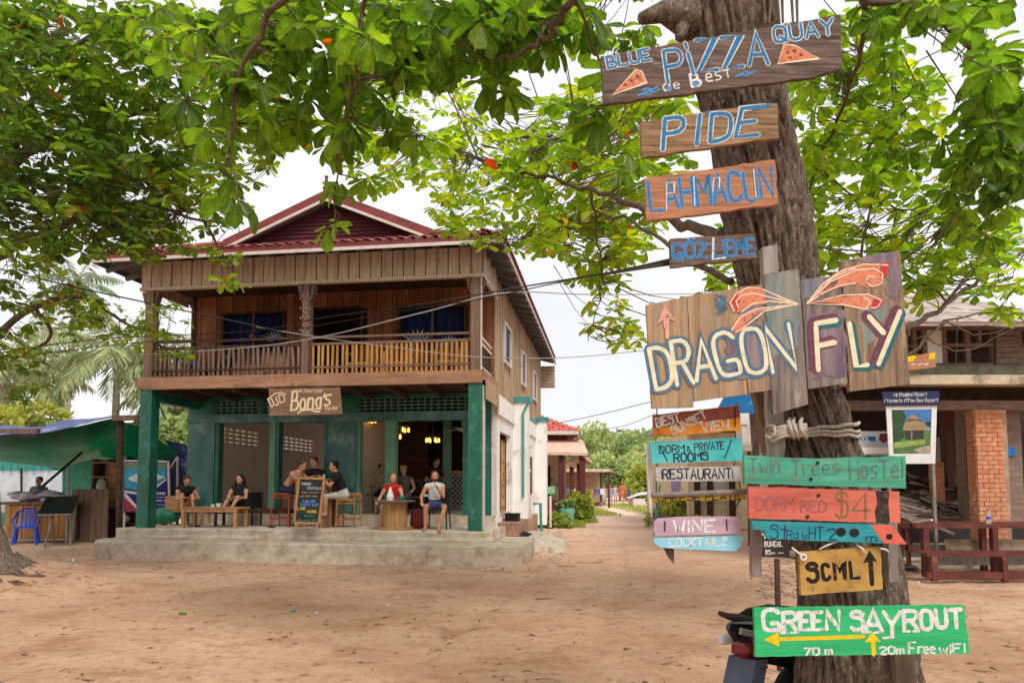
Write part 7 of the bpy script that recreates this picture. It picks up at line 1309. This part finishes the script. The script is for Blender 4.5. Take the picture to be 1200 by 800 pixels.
# red brown tiered bench
tb_ = thing('tiered_bench', 'red brown painted tiered bench frame in front of the brick pillar', 'bench', (8,11.2,0))
def rb_(x0, y0, x1, y1, Y, d, nm='rail'): return rq(nm, redbrown, x0, y0, x1, y1, Y, d, tb_)
z_top = W(1100,614,11.2).z; xL, xR = W(1071,614,11.2).x, 10.6
MB().box(xL,11.15,z_top-.06,xR,11.3,z_top).build('rail', redbrown, tb_); MB().box(xL,12.0,z_top-.06,xR,12.12,z_top).build('rail', redbrown, tb_)
for i in range(2): piece('slat', (round(xR-xL,2),.2,.025), ((xL+xR)/2,11.42+.46*i,z_top-.013), redbrown, tb_)
zs = W(1100,646,10.85).z; xs_ = W(1086,646,10.7).x; MB().box(xs_,10.7,zs-.06,xR,10.76,zs).build('rail', redbrown, tb_); piece('slat', (round(xR-xs_,2),.3,.025), ((xs_+xR)/2,10.93,zs-.01), redbrown, tb_); MB().box(xs_,10.7,.04,xR,10.76,.14).build('rail', redbrown, tb_)
for px in (1095,1178): x = W(px,660,10.7).x; MB().box(x-.04,10.69,0,x+.04,10.77,zs-.06).build('leg', redbrown, tb_)
for px in (1084,1165): x = W(px,630,11.2).x; MB().box(x-.045,11.16,0,x+.045,11.26,z_top-.06).build('leg', redbrown, tb_)
for x in (xL+.05, xL+1.7, xL+3.3): MB().box(x-.045,12.02,0,x+.045,12.1,z_top-.06).build('leg', redbrown, tb_)
for z in (.12,.45,z_top-.03): MB().box(xL,11.26,z-.05,xL+.06,12.02,z+.05).build('side_rail', redbrown, tb_)
for i in range(3): MB().box(xL-.0,11.4+i*.22,.12,xL+.05,11.46+i*.22,z_top-.06).build('side_post', redbrown, tb_)
for i, (x, y, z, m) in enumerate(((8.0,11.8,.12,greywood),(8.6,12.2,.3,old),(7.6,12.3,.2,plaster_d))): 
    k = thing('loose_board', ('grey board lying under the tiered bench', 'pale wide board stacked behind the bench frame', 'dull board leaning low behind the bench legs')[i], 'board', (x,y,z)); MB().box(x-.9,y,z,x+.9,y+.05,z+.22).build('board', m, k)
bt = thing('water_bottle', 'clear plastic bottle with a blue band standing on the tiered bench', 'bottle', tuple(W(1159,612,11.2))); c = Vector((W(1159,612,11.25).x,11.25,z_top)); MB().lathe([(.03,0),(.034,.02),(.034,.15),(.014,.2),(.013,.23)], c, 12).build('body', glassy('clear plastic', (.9,.95,.97,1), .1, .7), bt, smooth=True); MB().lathe([(.036,.08),(.036,.12)], c, 12).build('band', bl, bt); MB().lathe([(.015,.23),(.015,.25)], c, 10).build('cap', bl, bt)
wb = thing('white_pole', 'pale thin pole lying across the end of the bench top', 'pole', tuple(W(1078,612,11.8))); MB().tube([W(1066,613,11.9), W(1092,609,11.4)], .02, 6).build('pole', white_trim, wb)
# ---------------------------------------------------------------- overhead wires
def wire(label, pts, r=.012, m=black):
    P = [W(*p) for p in pts]; sm_ = []
    for i in range(len(P)-1):
        p0, p1, p2, p3 = P[max(i-1,0)], P[i], P[i+1], P[min(i+2,len(P)-1)]
        for k in range(8): q = k/8; sm_.append(.5*((2*p1)+(-p0+p2)*q+(2*p0-5*p1+4*p2-p3)*q*q+(-p0+3*p1-3*p2+p3)*q**3))
    sm_.append(P[-1]); o = MB().tube(sm_, r, 5).build('overhead_wire', m, None, tuple(P[0]), smooth=True); tag(o, label, 'wire', 'overhead wires')
wg = pm('pale wire', S(176,170,164), S(150,144,138))
wire('black wire dropping from the left tree across the balcony to the middle column', [(-40,305,11.5),(60,330,11.8),(160,352,12),(230,367,12.3),(310,384,12.8),(360,396,13)], .013); wire('pale wire from the balcony middle down past the right column to the street', [(300,383,12.9),(380,396,12.9),(470,408,12.8),(556,418,12.7),(660,419,13),(760,410,13.6),(900,396,15)], .009, wg)
wire('thick black wire from the left rising to the GOZLEME board', [(-40,420,12.4),(110,398,12.6),(290,388,12.8),(380,372,12.4),(490,357,12),(600,338,9),(700,322,6),(785,305,3.2)], .010); wire('second black wire running just below the thick one', [(-40,426,12.5),(165,401,12.9),(280,397,13),(380,380,12.8),(480,363,12.4),(560,351,12),(650,332,9),(720,320,6.6),(786,309,3.3)], .009)
wire('pale wire rising from the left column to the roof corner and beyond', [(160,416,13),(290,407,13),(380,394,12.9),(500,365,12.8),(594,343,12.8),(700,345,14),(860,344,18)], .012, wg); wire('black wire right of the trunk behind the winged board', [(955,290,4.4),(1050,296,6),(1200,300,9),(1260,300,10)], .006)
wire('distant thin wire above the red roof', [(640,498,30),(700,486,28),(765,470,26),(830,455,24)], .014); wire('lower distant wire to the right of the red roof', [(690,505,60),(730,499,50),(770,484,40)], .02)
# ---------------------------------------------------------------- litter and debris
mb = MB(); vs = []; NM = 40
for j in range(11):
    for i in range(NM):
        an = 2*math.pi*i/NM; r_ = 1.6*j/10*(1+.2*math.sin(an*3+1)+.12*math.sin(an*7)); x, y = -7.35+r_*math.cos(an)*.9, 9.9+r_*math.sin(an)*.75; f_ = 1-j/10
        vs.append((x, y, -.08+.3*f_**1.2*(1+.5*noise.noise(Vector((x*3,y*3,1))))+.07*noise.noise(Vector((x*9,y*9,4)))+.04*f_))
mb.add(vs, [(j*NM+i, j*NM+(i+1)%NM, (j+1)*NM+(i+1)%NM, (j+1)*NM+i) for j in range(10) for i in range(NM)]); md_ = mb.build('earth_mound', pm('dark mulch soil', S(128,98,74), S(70,54,42), scale=(9,9,9), bump=1., bdist=.05, detail=9), None, smooth=True); md_['kind'] = 'structure'
deb_ = MB()
def stick(px, py, L_, r_, an):
    g = G(px, py); g.z = ground_h(g.x, g.y)+r_*.6; d = Vector((math.cos(an), math.sin(an), 0)); deb_.tube([g-d*L_/2, g+Vector((0,0,.004))+rv(.01), g+d*L_/2], [r_, r_*.9, r_*.5], 5)
for i in range(120):
    px, py = (U(560,700), U(606,668)) if i % 3 == 0 else ((U(0,130), U(645,700)) if i % 3 == 1 else (U(0,1200), U(650,800)))
    stick(px, py, U(.05,.22), U(.002,.005), U(-.6,.6))
for q in ((690,657,.55,.012,.15),(660,665,.5,.01,.1),(640,698,.3,.01,.2),(640,617,.6,.014,.4)): stick(*q)
deb_.build('twig_litter', pm('brown twig', S(140,108,82), S(100,74,56)), None, kind='stuff')
items = []
for i in range(1700):
    px, py = R.choice([(U(590,670),U(603,660)),(U(590,640),U(606,650)),(U(0,110),U(640,690)),(U(560,720),U(600,670)),(U(860,1080),U(640,700)),(U(150,620),U(655,668)),(U(0,1200),U(660,800))]); g = G(px, py); g.z = ground_h(g.x, g.y)+.006; items.append((g, Vector((U(-1,1),U(-1,1),U(-.1,.2))), Vector((U(-.4,.4),U(-.4,.4),1)), U(.02,.075), U(0,1)))
o = leaves_obj('fallen_leaves', items, leafmat('dead leaf', [(0,S(84,60,44)),(.5,S(120,90,66)),(1,S(170,140,108))], .1, 1.), None, nst=2, wd=.3)
def litter(label, px, py, m, n, s_): g = G(px, py); g.z = ground_h(g.x, g.y); mb = MB(); [mb.ball(g+Vector((U(-s_,s_),U(-s_,s_)*.6,s_*.3)), s_*U(.3,.6), s_*U(.3,.5), s_*.3, 6) for _ in range(n)]; o = mb.build('litter', m, None, tuple(g)); tag(o, label, 'litter')
litter('green leaf scrap lying on the dirt left of centre', 214, 720, pm('green scrap', S(110,160,60)), 4, .05); litter('small teal can on the dirt in the middle', 342, 714, teal_pipe, 3, .045); litter('white scrap beside the teal can', 371, 715, white_p, 2, .04); litter('white scraps by the root mound', 19, 668, white_p, 3, .08); litter('pale scraps in front of the left mound', 84, 657, white_p, 3, .1)
litter('clear cup lying on the dirt right of centre', 456, 708, white_p, 2, .03); litter('white wrapper near the tiered bench', 1128, 680, white_p, 2, .05); litter('white scrap right of the trunk under the post', 1078, 682, white_p, 2, .05); litter('black scrap beside the grey post', 1060, 677, black, 3, .05)
rub_ = MB()
for i in range(220): px, py = U(893,945), U(655,700); g = G(px, py); rub_.ball((g.x,g.y,ground_h(g.x,g.y)+.01), U(.015,.05), U(.015,.05), U(.01,.025), 5)
for i in range(260): px, py = U(590,660), U(604,650); g = G(px, py); rub_.ball((g.x,g.y,ground_h(g.x,g.y)+.01), U(.015,.06), U(.015,.05), U(.01,.03), 5)
for i in range(420): px, py = U(0,1200), U(665,800); g = G(px, py); rub_.ball((g.x,g.y,ground_h(g.x,g.y)+.002), U(.004,.014), U(.004,.012), U(.003,.007), 5)
rub_.build('rubble', pm('pale rubble', S(186,160,136), S(130,104,84), scale=(8,8,8)), None, kind='stuff')
